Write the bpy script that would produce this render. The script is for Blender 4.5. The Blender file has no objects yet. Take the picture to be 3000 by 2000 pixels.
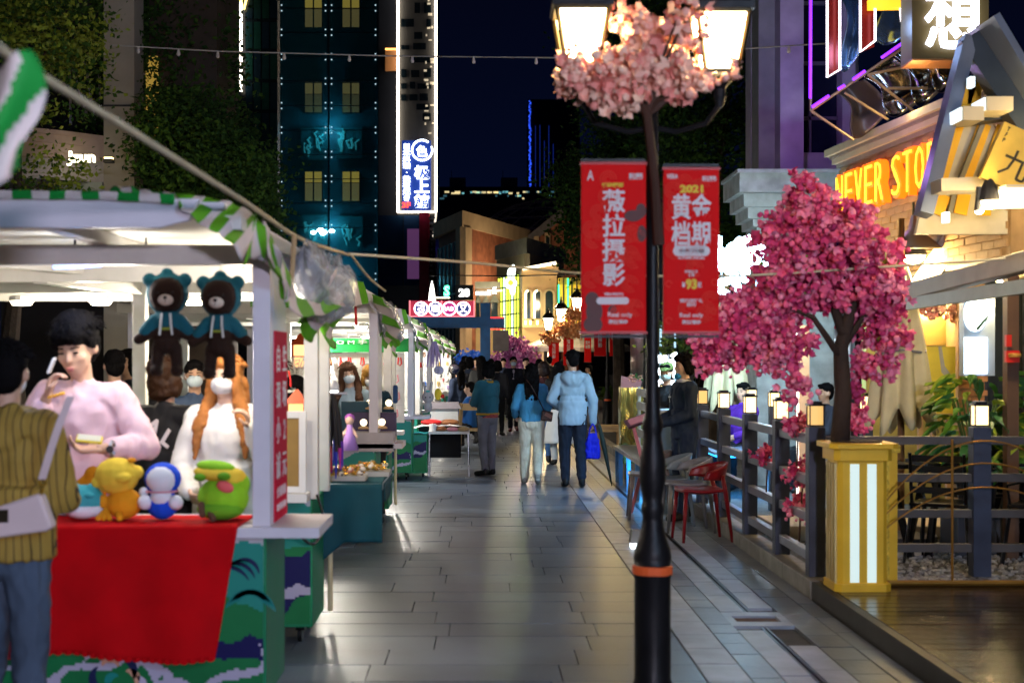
import bpy, bmesh, math, random
from mathutils import Vector, Matrix, noise, Euler
R = random.Random(7)
PI = math.pi
SC = bpy.context.scene
COL = SC.collection
# ------------------------------------------------------------------ camera, world, exposure
cam = bpy.data.objects.new('camera', bpy.data.cameras.new('camera'))
COL.objects.link(cam); SC.camera = cam
cam.location = (0, 0, 1.62); cam.rotation_euler = (PI/2, 0, 0)
cam.data.lens = 50; cam.data.sensor_width = 36
cam.data.shift_x = 0.0276; cam.data.shift_y = 0.01935
cam.data.clip_start = 0.1; cam.data.clip_end = 2500
cam.data.dof.use_dof = True; cam.data.dof.focus_distance = 22; cam.data.dof.aperture_fstop = 2.7
cam.data.dof.aperture_blades = 9
SC.view_settings.view_transform = 'Standard'; SC.view_settings.look = 'None'
SC.view_settings.exposure = 0; SC.view_settings.gamma = 1
SC.view_settings.use_curve_mapping = False
SC.render.engine = 'CYCLES'
SC.cycles.use_denoising = True
SC.cycles.max_bounces = 7; SC.cycles.diffuse_bounces = 3; SC.cycles.glossy_bounces = 4
SC.cycles.transparent_max_bounces = 12; SC.cycles.transmission_bounces = 6
SC.cycles.caustics_reflective = False; SC.cycles.caustics_refractive = False
SC.cycles.sample_clamp_indirect = 4; SC.cycles.sample_clamp_direct = 0
world = bpy.data.worlds.new('World'); SC.world = world; world.use_nodes = True
wn = world.node_tree.nodes; wl = world.node_tree.links
bg = wn['Background']
geo = wn.new('ShaderNodeTexCoord'); sep = wn.new('ShaderNodeSeparateXYZ'); rmp = wn.new('ShaderNodeValToRGB')
wl.new(geo.outputs['Generated'], sep.inputs[0]); wl.new(sep.outputs['Z'], rmp.inputs[0]); wl.new(rmp.outputs[0], bg.inputs[0])
e = rmp.color_ramp.elements                      # night sky: city glow low, near black navy above
e[0].position = 0.0; e[0].color = (.0016, .0056, .026, 1)
e[1].position = 0.34; e[1].color = (.0011, .0012, .0042, 1)
m_ = e.new(.13); m_.color = (.0011, .0026, .0125, 1)
bg.inputs[1].default_value = 1.0

# ------------------------------------------------------------------ helpers
def hx(s):
    s = s.lstrip('#'); v = [int(s[i:i+2], 16)/255 for i in (0, 2, 4)]
    return tuple(x/12.92 if x <= .04045 else ((x+.055)/1.055)**2.4 for x in v)
def W(x, y, d):                                  # a sighting: pixel column/row and metres away -> point in the place
    return Vector(((x-1111)/3267*d, d, 1.62-(y-829.5)/3267*d))
_M = {}
WORLDTEX = {'paving_stone', 'blue_grey_paver', 'light_granite'}
def M(name, col=(.5,.5,.5), rough=.55, metal=0, var=.15, scale=5, bump=0, bscale=60, rnd=0, spec=.22, coat=0, trans=0, sheen=0):
    if name in _M: return _M[name]
    if isinstance(col, str): col = hx(col)
    m = bpy.data.materials.new(name); m.use_nodes = True; _M[name] = m
    n, l = m.node_tree.nodes, m.node_tree.links
    b = n['Principled BSDF']
    b.inputs['Roughness'].default_value = rough; b.inputs['Metallic'].default_value = metal
    b.inputs['Specular IOR Level'].default_value = spec
    b.inputs['Coat Weight'].default_value = coat; b.inputs['Transmission Weight'].default_value = trans
    b.inputs['Sheen Weight'].default_value = sheen
    tc = n.new('ShaderNodeTexCoord'); nz = n.new('ShaderNodeTexNoise')
    gp = n.new('ShaderNodeNewGeometry'); l.new(gp.outputs['Position'] if name in WORLDTEX else tc.outputs['Object'], nz.inputs['Vector']); nz.inputs['Scale'].default_value = scale; nz.inputs['Detail'].default_value = 6
    mx = n.new('ShaderNodeMix'); mx.data_type = 'RGBA'
    lo = [c*(1-var) for c in col]; hi = [min(1, c*(1+var)) for c in col]
    mr = n.new('ShaderNodeMapRange'); mr.inputs[1].default_value = .3; mr.inputs[2].default_value = .7
    l.new(nz.outputs['Fac'], mr.inputs[0]); l.new(mr.outputs[0], mx.inputs[0])
    mx.inputs[6].default_value = (*lo, 1); mx.inputs[7].default_value = (*hi, 1)
    out = mx.outputs[2]
    if rnd:
        oi = n.new('ShaderNodeObjectInfo'); hs = n.new('ShaderNodeHueSaturation')
        m2 = n.new('ShaderNodeMapRange'); m2.inputs[3].default_value = 1-rnd; m2.inputs[4].default_value = 1+rnd
        l.new(oi.outputs['Random'], m2.inputs[0]); l.new(m2.outputs[0], hs.inputs['Value']); l.new(out, hs.inputs['Color']); out = hs.outputs[0]
    l.new(out, b.inputs['Base Color'])
    rr = n.new('ShaderNodeMapRange'); rr.inputs[3].default_value = max(.02, rough*.82); rr.inputs[4].default_value = min(1, rough*1.18)
    l.new(nz.outputs['Fac'], rr.inputs[0]); l.new(rr.outputs[0], b.inputs['Roughness'])
    if bump:
        n2 = n.new('ShaderNodeTexNoise'); n2.inputs['Scale'].default_value = bscale; n2.inputs['Detail'].default_value = 4
        l.new(gp.outputs['Position'] if name in WORLDTEX else tc.outputs['Object'], n2.inputs['Vector'])
        bp = n.new('ShaderNodeBump'); bp.inputs['Strength'].default_value = bump; bp.inputs['Distance'].default_value = .02
        l.new(n2.outputs['Fac'], bp.inputs['Height']); l.new(bp.outputs[0], b.inputs['Normal'])
    return m
def E(name, col, s):
    if name in _M: return _M[name]
    if isinstance(col, str): col = hx(col)
    m = bpy.data.materials.new(name); m.use_nodes = True; _M[name] = m
    b = m.node_tree.nodes['Principled BSDF']
    b.inputs['Base Color'].default_value = (*[c*.5 for c in col], 1)
    b.inputs['Emission Color'].default_value = (*col, 1); b.inputs['Emission Strength'].default_value = s
    return m
def glass(name, tint=(1,1,1), clear=.6, rough=.05, spec=.5):
    if name in _M: return _M[name]
    m = bpy.data.materials.new(name); m.use_nodes = True; _M[name] = m
    n, l = m.node_tree.nodes, m.node_tree.links
    b = n['Principled BSDF']; o = n['Material Output']
    b.inputs['Base Color'].default_value = (*tint, 1); b.inputs['Roughness'].default_value = rough
    b.inputs['Specular IOR Level'].default_value = spec
    t = n.new('ShaderNodeBsdfTransparent'); t.inputs[0].default_value = (*[min(1, .5+.5*c) for c in tint], 1)
    x = n.new('ShaderNodeMixShader'); x.inputs[0].default_value = clear
    l.new(b.outputs[0], x.inputs[1]); l.new(t.outputs[0], x.inputs[2]); l.new(x.outputs[0], o.inputs[0])
    return m

def tag(o, label=None, cat=None, group=None, kind=None):
    if label: o['label'] = label
    if cat: o['category'] = cat
    if group: o['group'] = group
    if kind: o['kind'] = kind
    return o
def thing(name, label, cat, loc=(0,0,0), rz=0, group=None, kind=None):
    o = bpy.data.objects.new(name, None); COL.objects.link(o)
    o.empty_display_size = .1; o.location = loc; o.rotation_euler = (0, 0, rz)
    return tag(o, label, cat, group, kind)
def dup(root, loc=None, rz=None, label=None, group=None, add=None):
    r = root.copy(); COL.objects.link(r)
    if loc is not None: r.location = loc
    if add is not None: r.location = Vector(root.location)+Vector(add)
    if rz is not None: r.rotation_euler = (0, 0, rz)
    if label: r['label'] = label
    if group: r['group'] = group
    for ch in list(root.children):
        c = ch.copy(); COL.objects.link(c); c.parent = r
        for g in ch.children:
            d = g.copy(); COL.objects.link(d); d.parent = c
    return r

class MB:
    """collects simple shapes and links them as one mesh"""
    def __init__(s): s.v = []; s.f = []; s.mi = []; s.cur = 0
    def add(s, vs, fs):
        b = len(s.v); s.v += [tuple(v) for v in vs]
        for f in fs: s.f.append([b+i for i in f]); s.mi.append(s.cur)
        return s
    def mat(s, i): s.cur = i; return s
    def box(s, c, d, rot=None, tx=1, ty=1):
        x, y, z = d[0]/2, d[1]/2, d[2]/2
        vs = [Vector((a*x*(tx if k > 0 else 1), b*y*(ty if k > 0 else 1), k*z)) for k in (-1, 1) for a, b in ((-1,-1),(1,-1),(1,1),(-1,1))]
        if rot is not None:
            if not isinstance(rot, Matrix): rot = Euler(rot).to_matrix()
            vs = [rot @ v for v in vs]
        c = Vector(c)
        return s.add([v+c for v in vs], [(3,2,1,0),(4,5,6,7),(0,1,5,4),(1,2,6,5),(2,3,7,6),(3,0,4,7)])
    def b2(s, a, b):                            # box by two corners
        a, b = Vector(a), Vector(b)
        return s.box((a+b)/2, [abs(b[i]-a[i]) for i in range(3)])
    def bar(s, p, q, w, h=None, up=(0,0,1)):    # beam from p to q
        p, q = Vector(p), Vector(q); h = h or w
        z = (q-p); L = z.length; z.normalize()
        u = Vector(up); x = u.cross(z)
        if x.length < 1e-4: x = Vector((1,0,0)).cross(z)
        x.normalize(); y = z.cross(x)
        m = Matrix((x, y, z)).transposed()
        return s.box((p+q)/2, (w, h, L), m)
    def tube(s, pts, r, n=8, cap=True):
        pts = [Vector(p) for p in pts]; k = len(pts)
        rs = r if isinstance(r, (list, tuple)) else [r]*k
        vs = []; ref = None
        for i, p in enumerate(pts):
            t = (pts[min(i+1, k-1)]-pts[max(i-1, 0)])
            if t.length < 1e-9: t = Vector((0,0,1))
            t.normalize()
            if ref is None:
                ref = Vector((0,0,1)) if abs(t.z) < .9 else Vector((1,0,0))
            x = ref-t*ref.dot(t)
            if x.length < 1e-5: x = t.orthogonal()
            x.normalize(); y = t.cross(x); ref = x
            for j in range(n):
                a = 2*PI*j/n; vs.append(p+(x*math.cos(a)+y*math.sin(a))*rs[i])
        fs = [(i*n+j, i*n+(j+1) % n, (i+1)*n+(j+1) % n, (i+1)*n+j) for i in range(k-1) for j in range(n)]
        if cap: fs += [tuple(range(n-1, -1, -1)), tuple(range((k-1)*n, k*n))]
        return s.add(vs, fs)
    def ell(s, c, r, rot=None, n=12, m=8):
        if not isinstance(r, (list, tuple)): r = (r, r, r)
        vs = [Vector((0,0,-r[2]))]
        for i in range(1, m):
            a = -PI/2+PI*i/m
            for j in range(n):
                b = 2*PI*j/n; vs.append(Vector((r[0]*math.cos(a)*math.cos(b), r[1]*math.cos(a)*math.sin(b), r[2]*math.sin(a))))
        vs.append(Vector((0,0,r[2])))
        if rot is not None:
            if not isinstance(rot, Matrix): rot = Euler(rot).to_matrix()
            vs = [rot @ v for v in vs]
        c = Vector(c); vs = [v+c for v in vs]; L = len(vs)-1
        fs = [(0, 1+(j+1) % n, 1+j) for j in range(n)]
        fs += [(1+i*n+j, 1+i*n+(j+1) % n, 1+(i+1)*n+(j+1) % n, 1+(i+1)*n+j) for i in range(m-2) for j in range(n)]
        fs += [(L, 1+(m-2)*n+j, 1+(m-2)*n+(j+1) % n) for j in range(n)]
        return s.add(vs, fs)
    def cap(s, p, q, r0, r1, n=12):             # tapered capsule (closed, for blending)
        p, q = Vector(p), Vector(q); t = (q-p)
        if t.length < 1e-6: return s.ell(p, max(r0, r1), n=n)
        t.normalize(); pts, rs = [], []
        for a in (-80, -55, -30, 0): pts.append(p+t*r0*math.sin(math.radians(a))); rs.append(r0*math.cos(math.radians(a)))
        for a in (0, 30, 55, 80): pts.append(q+t*r1*math.sin(math.radians(a))); rs.append(r1*math.cos(math.radians(a)))
        return s.tube(pts, rs, n)
    def etube(s, c, rx, ry, z0, z1, n=18):     # closed elliptical drum
        c = Vector(c); vs = [c+Vector((rx*math.cos(2*PI*j/n), ry*math.sin(2*PI*j/n), z)) for z in (z0, z1) for j in range(n)]
        return s.add(vs, [tuple(range(n-1,-1,-1)), tuple(range(n, 2*n))]+[(j, (j+1) % n, n+(j+1) % n, n+j) for j in range(n)])
    def lathe(s, prof, c=(0,0,0), n=16):        # prof: (radius, z)
        c = Vector(c)
        return s.tube([c+Vector((0,0,z)) for r, z in prof], [r for r, z in prof], n)
    def grid(s, fn, nu, nv, alt=None):          # fn(u,v)->point, alt(i,j)->material index
        b = len(s.v)
        s.v += [tuple(fn(i/nu, j/nv)) for j in range(nv+1) for i in range(nu+1)]
        for j in range(nv):
            for i in range(nu):
                s.f.append([b+j*(nu+1)+i, b+j*(nu+1)+i+1, b+(j+1)*(nu+1)+i+1, b+(j+1)*(nu+1)+i]); s.mi.append(alt(i, j) if alt else s.cur)
        return s
    def prism(s, pts, o, ux, uy, d):            # outline pts (2D) in plane o,ux,uy pushed along d
        o, ux, uy, d = Vector(o), Vector(ux), Vector(uy), Vector(d); k = len(pts)
        a = [o+ux*p[0]+uy*p[1] for p in pts]
        return s.add(a+[v+d for v in a], [tuple(range(k-1, -1, -1)), tuple(range(k, 2*k))]+[(i, (i+1) % k, k+(i+1) % k, k+i) for i in range(k)])
    def mesh(s, name, mats, smooth=False):
        me = bpy.data.meshes.new(name); me.from_pydata(s.v, [], s.f)
        mats = mats if isinstance(mats, (list, tuple)) else [mats]
        for m in mats: me.materials.append(m)
        if len(mats) > 1: me.polygons.foreach_set('material_index', s.mi)
        if smooth: me.polygons.foreach_set('use_smooth', [True]*len(s.f))
        me.update(); return me
    def build(s, name, mats, parent=None, smooth=False, bev=0, world=False, solid=0, kind=None):
        if world and parent is not None:        # points given in world space, parent unrotated
            L = Vector(parent.location)
            if parent.parent: L = L+Vector(parent.parent.location)
            s.v = [(v[0]-L.x, v[1]-L.y, v[2]-L.z) for v in s.v]
        me = s.mesh(name, mats, smooth)
        o = bpy.data.objects.new(name, me); COL.objects.link(o)
        if parent is not None: o.parent = parent
        if bev:
            b = o.modifiers.new('bevel', 'BEVEL'); b.width = bev; b.segments = 2; b.limit_method = 'ANGLE'; b.angle_limit = .7
        if solid:
            q = o.modifiers.new('solid', 'SOLIDIFY'); q.thickness = solid; q.offset = 0
        if kind: o['kind'] = kind
        return o

TMP = bpy.data.scenes.new('build_tmp')
def _eval(o):
    TMP.collection.objects.link(o); vl = TMP.view_layers[0]; vl.update(); dg = vl.depsgraph
    me = bpy.data.meshes.new_from_object(o.evaluated_get(dg), depsgraph=dg)
    d = o.data; bpy.data.objects.remove(o)
    return me
def blob(mb, name, mat, parent=None, vox=.012, sm=4, nz=0, nsc=9, nz2=0, seed=0, kind=None):
    """overlapping closed shapes fused into one continuous surface"""
    me = mb.mesh('t', mat); o = bpy.data.objects.new('t', me)
    r = o.modifiers.new('r', 'REMESH'); r.mode = 'VOXEL'; r.voxel_size = vox; r.use_smooth_shade = True
    if sm:
        q = o.modifiers.new('s', 'SMOOTH'); q.factor = .5; q.iterations = sm
    me2 = _eval(o); bpy.data.meshes.remove(me)
    me2.name = name
    if nz:
        off = Vector((seed*3.1, seed*1.7, seed*.9))
        co = [v.co.copy() for v in me2.vertices]; no = [v.normal.copy() for v in me2.vertices]
        for i, v in enumerate(me2.vertices):
            p = co[i]
            q = Vector((p.x, p.y, p.z*1.6))*nsc+off
            a = nz*noise.noise(q)
            if nz2: a += nz2*(1-abs(noise.noise(Vector((p.x*1.2, p.y*1.2, p.z*.55))*nsc*2.2+off))*3)
            v.co = p+no[i]*a
        me2.update()
    me2.materials.clear(); me2.materials.append(mat)
    ob = bpy.data.objects.new(name, me2); COL.objects.link(ob)
    if parent is not None: ob.parent = parent
    if kind: ob['kind'] = kind
    return ob
def join_into(a, b):                             # b's mesh goes into a (same space), b removed
    bm = bmesh.new(); bm.from_mesh(a.data); bm.from_mesh(b.data); bm.to_mesh(a.data); bm.free()
    for p in a.data.polygons: p.use_smooth = True
    bpy.data.objects.remove(b)

FX = {'-Y': ((1,0,0),(0,0,1)), '+Y': ((-1,0,0),(0,0,1)), '-X': ((0,-1,0),(0,0,1)), '+X': ((0,1,0),(0,0,1))}
def textmesh(body, size=1, ext=0, bold=0, res=2, sp=1, line=1):
    c = bpy.data.curves.new('t', 'FONT'); c.body = body; c.size = size; c.extrude = ext; c.offset = bold; c.resolution_u = res
    c.align_x = 'CENTER'; c.space_character = sp; c.space_line = line
    o = bpy.data.objects.new('t', c); me = _eval(o)
    return me
def text(body, pos, size, mat, parent=None, face='-Y', ext=.005, bold=0, name='lettering', w=None, h=None, world=True, mirror=False, sp=1, line=1, tilt=0, axes=None):
    """flat lettering centred at pos; w/h stretch it to a real size"""
    me = textmesh(body, size, ext, bold, sp=sp, line=line)
    vs = [v.co for v in me.vertices]
    x0, x1 = min(v.x for v in vs), max(v.x for v in vs); y0, y1 = min(v.y for v in vs), max(v.y for v in vs)
    sx = (w/(x1-x0)) if w else 1; sy = (h/(y1-y0)) if h else 1
    ux, uy = axes if axes else FX[face]; ux, uy = Vector(ux), Vector(uy); uz = ux.cross(uy)
    P = Vector(pos)
    if world and parent is not None:
        P = P-Vector(parent.location)
        if parent.parent: P = P-Vector(parent.parent.location)
    ct, st = math.cos(tilt), math.sin(tilt)
    for v in me.vertices:
        a = (v.co.x-(x0+x1)/2)*sx*(-1 if mirror else 1); b = (v.co.y-(y0+y1)/2)*sy
        a, b = a*ct-b*st, a*st+b*ct
        v.co = P+ux*a+uy*b+uz*v.co.z
    me.materials.clear(); me.materials.append(mat); me.name = name; me.update()
    o = bpy.data.objects.new(name, me); COL.objects.link(o)
    if parent is not None: o.parent = parent
    return o
def rp(a, b): return R.uniform(a, b)

# ------------------------------------------------------------------ shared materials
WHITE = M('white_paint', (.72,.71,.70), .45, var=.06, bump=.05, bscale=90)
WHITEW = M('white_wood', (.62,.6,.57), .5, var=.1, bump=.08, bscale=40)
LILAC = M('lilac_lit_white_paint', (.66,.62,.68), .45, var=.06)  # stall-front white with the lavender light put into its colour
BLACK = M('black_metal', (.012,.012,.013), .35, .6, var=.3, bump=.1, bscale=30)
DARK = M('dark_grey_metal', (.05,.052,.06), .42, .5, var=.2)
RED = M('red_cloth', (.50,.003,.006), .85, var=.15, bump=.2, bscale=200, spec=.08)
WOOD = M('pale_wood', (.42,.27,.13), .55, var=.2, bump=.1)
GOLD = M('gold_metal', (.75,.45,.06), .3, .9, var=.1)
STEEL = M('brushed_steel', (.5,.5,.52), .28, 1, var=.12)
SKIN = M('skin', (.56,.34,.24), .5, var=.06, bump=.03)
SKINP = M('pale_skin', (.66,.44,.34), .5, var=.05)
HAIR = M('black_hair', (.006,.0055,.006), .8, spec=.03, var=.4, bump=.5, bscale=120)
HAIRB = M('brown_hair', (.07,.03,.015), .45, var=.4, bump=.5, bscale=120)
HAIRO = M('orange_brown_hair', (.42,.16,.04), .45, var=.35, bump=.5, bscale=120)
MASK = M('pale_blue_mask', (.62,.74,.85), .8, var=.05)
MASKW = M('white_mask', (.8,.81,.84), .8, var=.04)
# ------------------------------------------------------------------ the ground
STONE = M('paving_stone', (.088,.110,.150), .31, var=.4, scale=1.6, bump=.12, bscale=70, rnd=.2, spec=.5)
STONEB = M('blue_grey_paver', (.13,.145,.17), .36, var=.3, scale=4, bump=.15, bscale=30, rnd=.22)
STONEL = M('light_granite', (.28,.31,.37), .4, var=.25, scale=5, bump=.08, bscale=60, rnd=.12)
KERB = M('kerb_stone', (.21,.2,.19), .6, var=.3, bump=.3, bscale=25)
JOINT = M('dark_joint', (.05,.05,.054), .9, var=.4, bump=.3)
g = MB().box((0,140,-.07),(420,420,.1)).build('ground', JOINT); tag(g, kind='structure')

pave = thing('street_pavement', None, None, (0,0,0), kind='structure')
unit = MB().box((0,0,-.5),(1,1,1)).mesh('paving_slab', STONE)
def slab(parent, me, x0, x1, y0, y1, name, th=.022, dz=0):
    o = bpy.data.objects.new(name, me); COL.objects.link(o); o.parent = parent
    o.location = ((x0+x1)/2, (y0+y1)/2, dz); o.scale = (x1-x0-.007, y1-y0-.008, th)
    return o
rest = MB(); k = 0; y = 5.2; row = 0
XR = 1.13
while y < 62:
    x = XR; first = True
    while x > -6.5:
        L = rp(.8, 1.05) if not first else rp(.4, 1.0)
        first = False
        if x-L < -6.2: L = 1.0
        z = rp(-.0015, .0015)
        if y < 17 and x > -1.45:
            slab(pave, unit, x-L, x, y, y+.4, 'paving_slab', dz=z)
        else:
            rest.box((x-L/2, y+.2, z-.011), (L-.009, .388, .022))
        x -= L
    y += .4; row += 1
s = rest.build('paving_slab', STONE, pave, kind='stuff')

path = thing('footpath', None, None, (0,0,0), kind='structure')
ub = MB().box((0,0,-.5),(1,1,1)).mesh('paver', STONEB); ul = MB().box((0,0,-.5),(1,1,1)).mesh('paver', STONEL)
restp = MB(); restl = MB()
for (x0, x1, L, me) in ((1.136,1.365,.42,'l'),(1.365,1.53,.3,'b'),(1.53,1.69,.62,'l'),(1.735,1.9,.62,'l'),(1.9,2.1,.34,'b'),(2.1,2.225,.5,'b')):
    y = 5.4+rp(0,.3)
    while y < 30:
        l = L*rp(.97,1.03)
        if not (x0 > 1.52 and x1 < 1.91 and y+l > 8.7 and y < 9.2):
            if y < 16: slab(path, ul if me == 'l' else ub, x0, x1, y, y+l, 'paver', dz=rp(-.001,.002))
            else: (restl if me == 'l' else restp).box(((x0+x1)/2, y+l/2, -.011), (x1-x0-.006, l-.006, .022))
        y += l
restp.build('paver', STONEB, path, kind='stuff'); restl.build('paver', STONEL, path, kind='stuff')
gr = thing('drain_cover', 'brown recessed drain cover let into the pale footpath strip', 'drain cover', (1.715,8.95,0))
for a_, b_ in (((-.19,-.24,-.02),(.19,-.102,.002)),((-.19,.102,-.02),(.19,.24,.002)),((-.19,-.1,-.02),(-.14,.1,.002)),((.14,-.1,-.02),(.19,.1,.002))): MB().b2(a_, b_).build('frame_stone', STONEL, gr)
MB().b2((-.137,-.097,-.025),(.137,.097,-.012)).build('lid', M('rust_lid', (.10,.055,.03), .7, bump=.4), gr)
m = MB()
for yy in (5.4, 9.2):
    y1 = 8.68 if yy < 8 else 26
    m.b2((1.693,yy,-.03),(1.705,y1,-.003)).b2((1.72,yy,-.03),(1.732,y1,-.003))
tag(m.build('drain_channel', BLACK), kind='structure')
kb = thing('kerb', None, None, (0,0,0), kind='structure'); y = 9.72
while y < 30:
    l = .9; MB().b2((2.23,y,-.02),(2.40,y+l-.006,.12+rp(-.002,.002))).build('kerb_stone', KERB, kb, bev=.008); y += l
# the terrace behind the fence
tg = MB().b2((2.4,9.74,-.02),(9,24,.085)).build('terrace_ground', M('terrace_earth', (.09,.085,.075), .8, var=.4, bump=.5)); tag(tg, kind='structure')
m = MB()
for i in range(3600):
    y = 9.95+rp(0,1)**1.5*4.2; m.ell((rp(2.5,5.6), y, .09), (rp(.012,.03), rp(.012,.03), rp(.008,.016)), (0,0,rp(0,3)), 5, 3)
tag(m.build('gravel', M('gravel_stone', (.26,.25,.24), .35, var=.5, scale=12)), 'grey wet pebbles spread over the café terrace', None, kind='stuff')
dk = thing('deck', None, None, (0,0,0), kind='structure')
PL = M('dark_deck_plank', (.03,.014,.008), .22, var=.45, scale=3, bump=.1, bscale=18, rnd=.5, spec=.3)
y = 5.0
while y < 9.6:
    MB().b2((2.3,y,.088),(6.2,y+.130,.12+rp(-.001,.001))).build('plank', PL, dk); y += .142
MB().b2((2.24,4.9,-.02),(2.297,9.71,.117)).build('edge_board', M('deck_edge', (.03,.026,.024), .5), dk)
MB().b2((2.3,9.6,.02),(6.2,9.72,.125)).build('threshold', M('gold_brown_sill', (.34,.2,.05), .3, .5), dk)
MB().b2((2.3,4.9,-.02),(6.2,9.6,.08)).build('base', BLACK, dk)
st = thing('stone_step', 'low pale stone platform on the gravel beside the table legs', 'step', (3.25,12.4,.085))
MB().b2((-.75,-.25,0),(1.0,.6,.13)).build('slab', M('sandstone', (.5,.42,.28), .6), st, bev=.01)
MB().b2((-.6,-1.2,0),(.2,-.95,.05)).build('slab', M('sandstone', 0), st, bev=.01)

# ------------------------------------------------------------------ far city
def facade_windows(root, x0, x1, z0, z1, nx, nz, y, wf, hf, mats, pick, dep=.12, name='window'):
    dx, dz = (x1-x0)/nx, (z1-z0)/nz
    for j in range(nz):
        for i in range(nx):
            k = pick(i, j)
            if k is None: continue
            cx, cz = x0+(i+.5)*dx, z0+(j+.5)*dz
            MB().box((cx, y, cz), (dx*wf, dep, dz*hf)).build(name, mats[k], root)
# glass tower with lit windows
T = thing('glass_tower', 'dark teal glass tower with pairs of lit yellow windows behind its panes', 'building', (-8.7,80,0))
TEALW = M('tower_inner_wall', (.012,.11,.15), .6, var=.5, scale=.6)
MB().b2((-2.9,1.6,0),(2.75,9,48)).build('wall', TEALW, T)
MB().b2((-5.6,.3,0),(-2.95,9,48)).build('side_wing', M('tower_wing', (.01,.03,.045), .25, var=.5, scale=.4), T)
PANE = glass('tower_pane', (.02,.16,.21), .72, .03, .5)
pm = MB().box((0,0,0),(2.70,.05,1.33)).mesh('glass_pane', PANE)
fr = M('tower_frame', (.01,.02,.03), .4, .5)
fm = MB()
for r in range(34):
    z = .9+1.37*r
    for cx in (-1.4, 1.36):
        o = bpy.data.objects.new('glass_pane', pm); COL.objects.link(o); o.parent = T; o.location = (cx, 0, z+.68)
    fm.b2((-2.85,-.05,z-.02),(2.8,.02,z+.02))
for cx in (-2.82,-.02,2.78): fm.b2((cx-.05,-.06,0),(cx+.05,.02,48))
fm.build('mullion', fr, T, kind='stuff')
bolt = MB()
for r in range(34):
    z = .9+1.37*r
    for cx in (-2.66,-.19,.15,2.62):
        bolt.ell((cx,-.09,z+.16),.045,n=6,m=4); bolt.ell((cx,-.09,z-.16),.045,n=6,m=4)
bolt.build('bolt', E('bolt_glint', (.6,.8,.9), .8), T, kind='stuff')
YW = E('window_yellow', (1,.62,.10), 1.1); YD = E('window_amber', (.75,.5,.2), .22); OF = M('window_frame_dark', (.02,.03,.03), .5)
def towerwin(cx, z0, bright):
    w = MB().b2((cx-.5,1.3,z0),(cx+.5,1.56,z0+1.75)).build('window', OF, T)
    for s in (-1, 1):
        MB().b2((cx+s*.26-.21,1.2,z0+.05),(cx+s*.26+.21,1.28,z0+1.05)).build('pane', YD if bright < 2 else E('window_mid', (.9,.6,.2), .45), w)
        MB().b2((cx+s*.26-.21,1.2,z0+1.1),(cx+s*.26+.21,1.28,z0+1.7)).build('pane', [YD, E('window_mid', 0, 0), YW][bright], w)
for (yp, br) in ((462,2),(258,1),(62,2),(-60,1),(36,1)):
    z = W(0, yp, 81)[2]
    if yp == 36: continue
    for xp in (720, 806): towerwin((xp-1111)/3267*81.3+8.7, z, br)
# bright shop interiors low in the tower, with glowing shapes painted as reflections
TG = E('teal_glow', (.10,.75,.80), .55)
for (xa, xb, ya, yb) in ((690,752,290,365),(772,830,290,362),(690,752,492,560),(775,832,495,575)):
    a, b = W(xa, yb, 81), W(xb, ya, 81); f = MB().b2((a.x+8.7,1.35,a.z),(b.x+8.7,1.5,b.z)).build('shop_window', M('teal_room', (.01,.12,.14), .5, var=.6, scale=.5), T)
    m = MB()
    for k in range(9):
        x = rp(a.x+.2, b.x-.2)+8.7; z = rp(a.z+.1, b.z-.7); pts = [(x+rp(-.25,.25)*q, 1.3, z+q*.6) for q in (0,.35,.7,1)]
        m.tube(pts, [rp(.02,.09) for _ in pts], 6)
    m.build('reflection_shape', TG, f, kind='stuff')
m = MB()
for i in range(7): m.ell((W(735+rp(-20,30), 0, 80)[0]+8.7, -.3, W(0, 533+rp(-5,5), 80)[2]), (.16,.1,.10), n=8, m=5)
m.build('spotlight', E('cold_spot', (.6,.95,1), 18), T, kind='stuff')
for yp in (300, 520, 640):
    z = W(0, yp, 81)[2]
    L = bpy.data.lights.new('tower_shop_light', 'POINT'); L.energy = 230 if yp < 600 else 420; L.color = (.2,.8,1); L.shadow_soft_size = .3
    o = bpy.data.objects.new('tower_shop_light', L); COL.objects.link(o); o.location = (-8.7, 80.8, z)

# panel tower with light strips and the vertical sign
T = thing('panel_tower', 'dark panelled tower edged with two tall white light strips', 'building', (-4.2,78,0))
def TX(x): return (x-1111)/3267*78+4.2
def TZ(y): return 1.62-(y-829.5)/3267*78
MB().b2((TX(868),.5,0),(TX(1000),7,50)).build('wall', M('tower_dark_panel', (.012,.014,.02), .3, var=.3, scale=.5), T)
PF = M('perforated_panel', (.10,.098,.095), .5, var=.1, scale=1)
MB().b2((TX(917),.1,TZ(485)),(TX(1001),.5,50)).build('perforated_facade', PF, T)
BX = M('panel_opening', (.006,.012,.018), .2, var=.3)
z = TZ(312)
while z < TZ(-60):
    x = TX(921); rowh = rp(.35,.8)
    while x < TX(985):
        w = R.choice((.3,.45,.7,1.1)); h = rowh*rp(.5,.85)
        if R.random() < .62: MB().b2((x,.05,z),(min(x+w, TX(990)),.2,z+h)).build('opening', BX, T)
        x += w+rp(.08,.3)
    z += rowh+.12
for i in range(26):
    x = rp(TX(972), TX(992)); z = rp(TZ(320), TZ(0))
    MB().b2((x,.02,z),(x+rp(.06,.25),.1,z+rp(.05,.14))).build('lit_slot', E('slot_light', (1,.85,.6), .5), T)
for (px, lo) in ((914,485),(1001,485)): MB().b2((TX(px)-.065,-.12,TZ(lo)),(TX(px)+.065,.1,50)).build('light_strip', E('strip_white', (1,.86,.68), 6), T)
MB().b2((TX(912),-.12,TZ(489)),(TX(1003),.1,TZ(485))).build('light_strip', E('strip_white', 0, 0), T)
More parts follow.
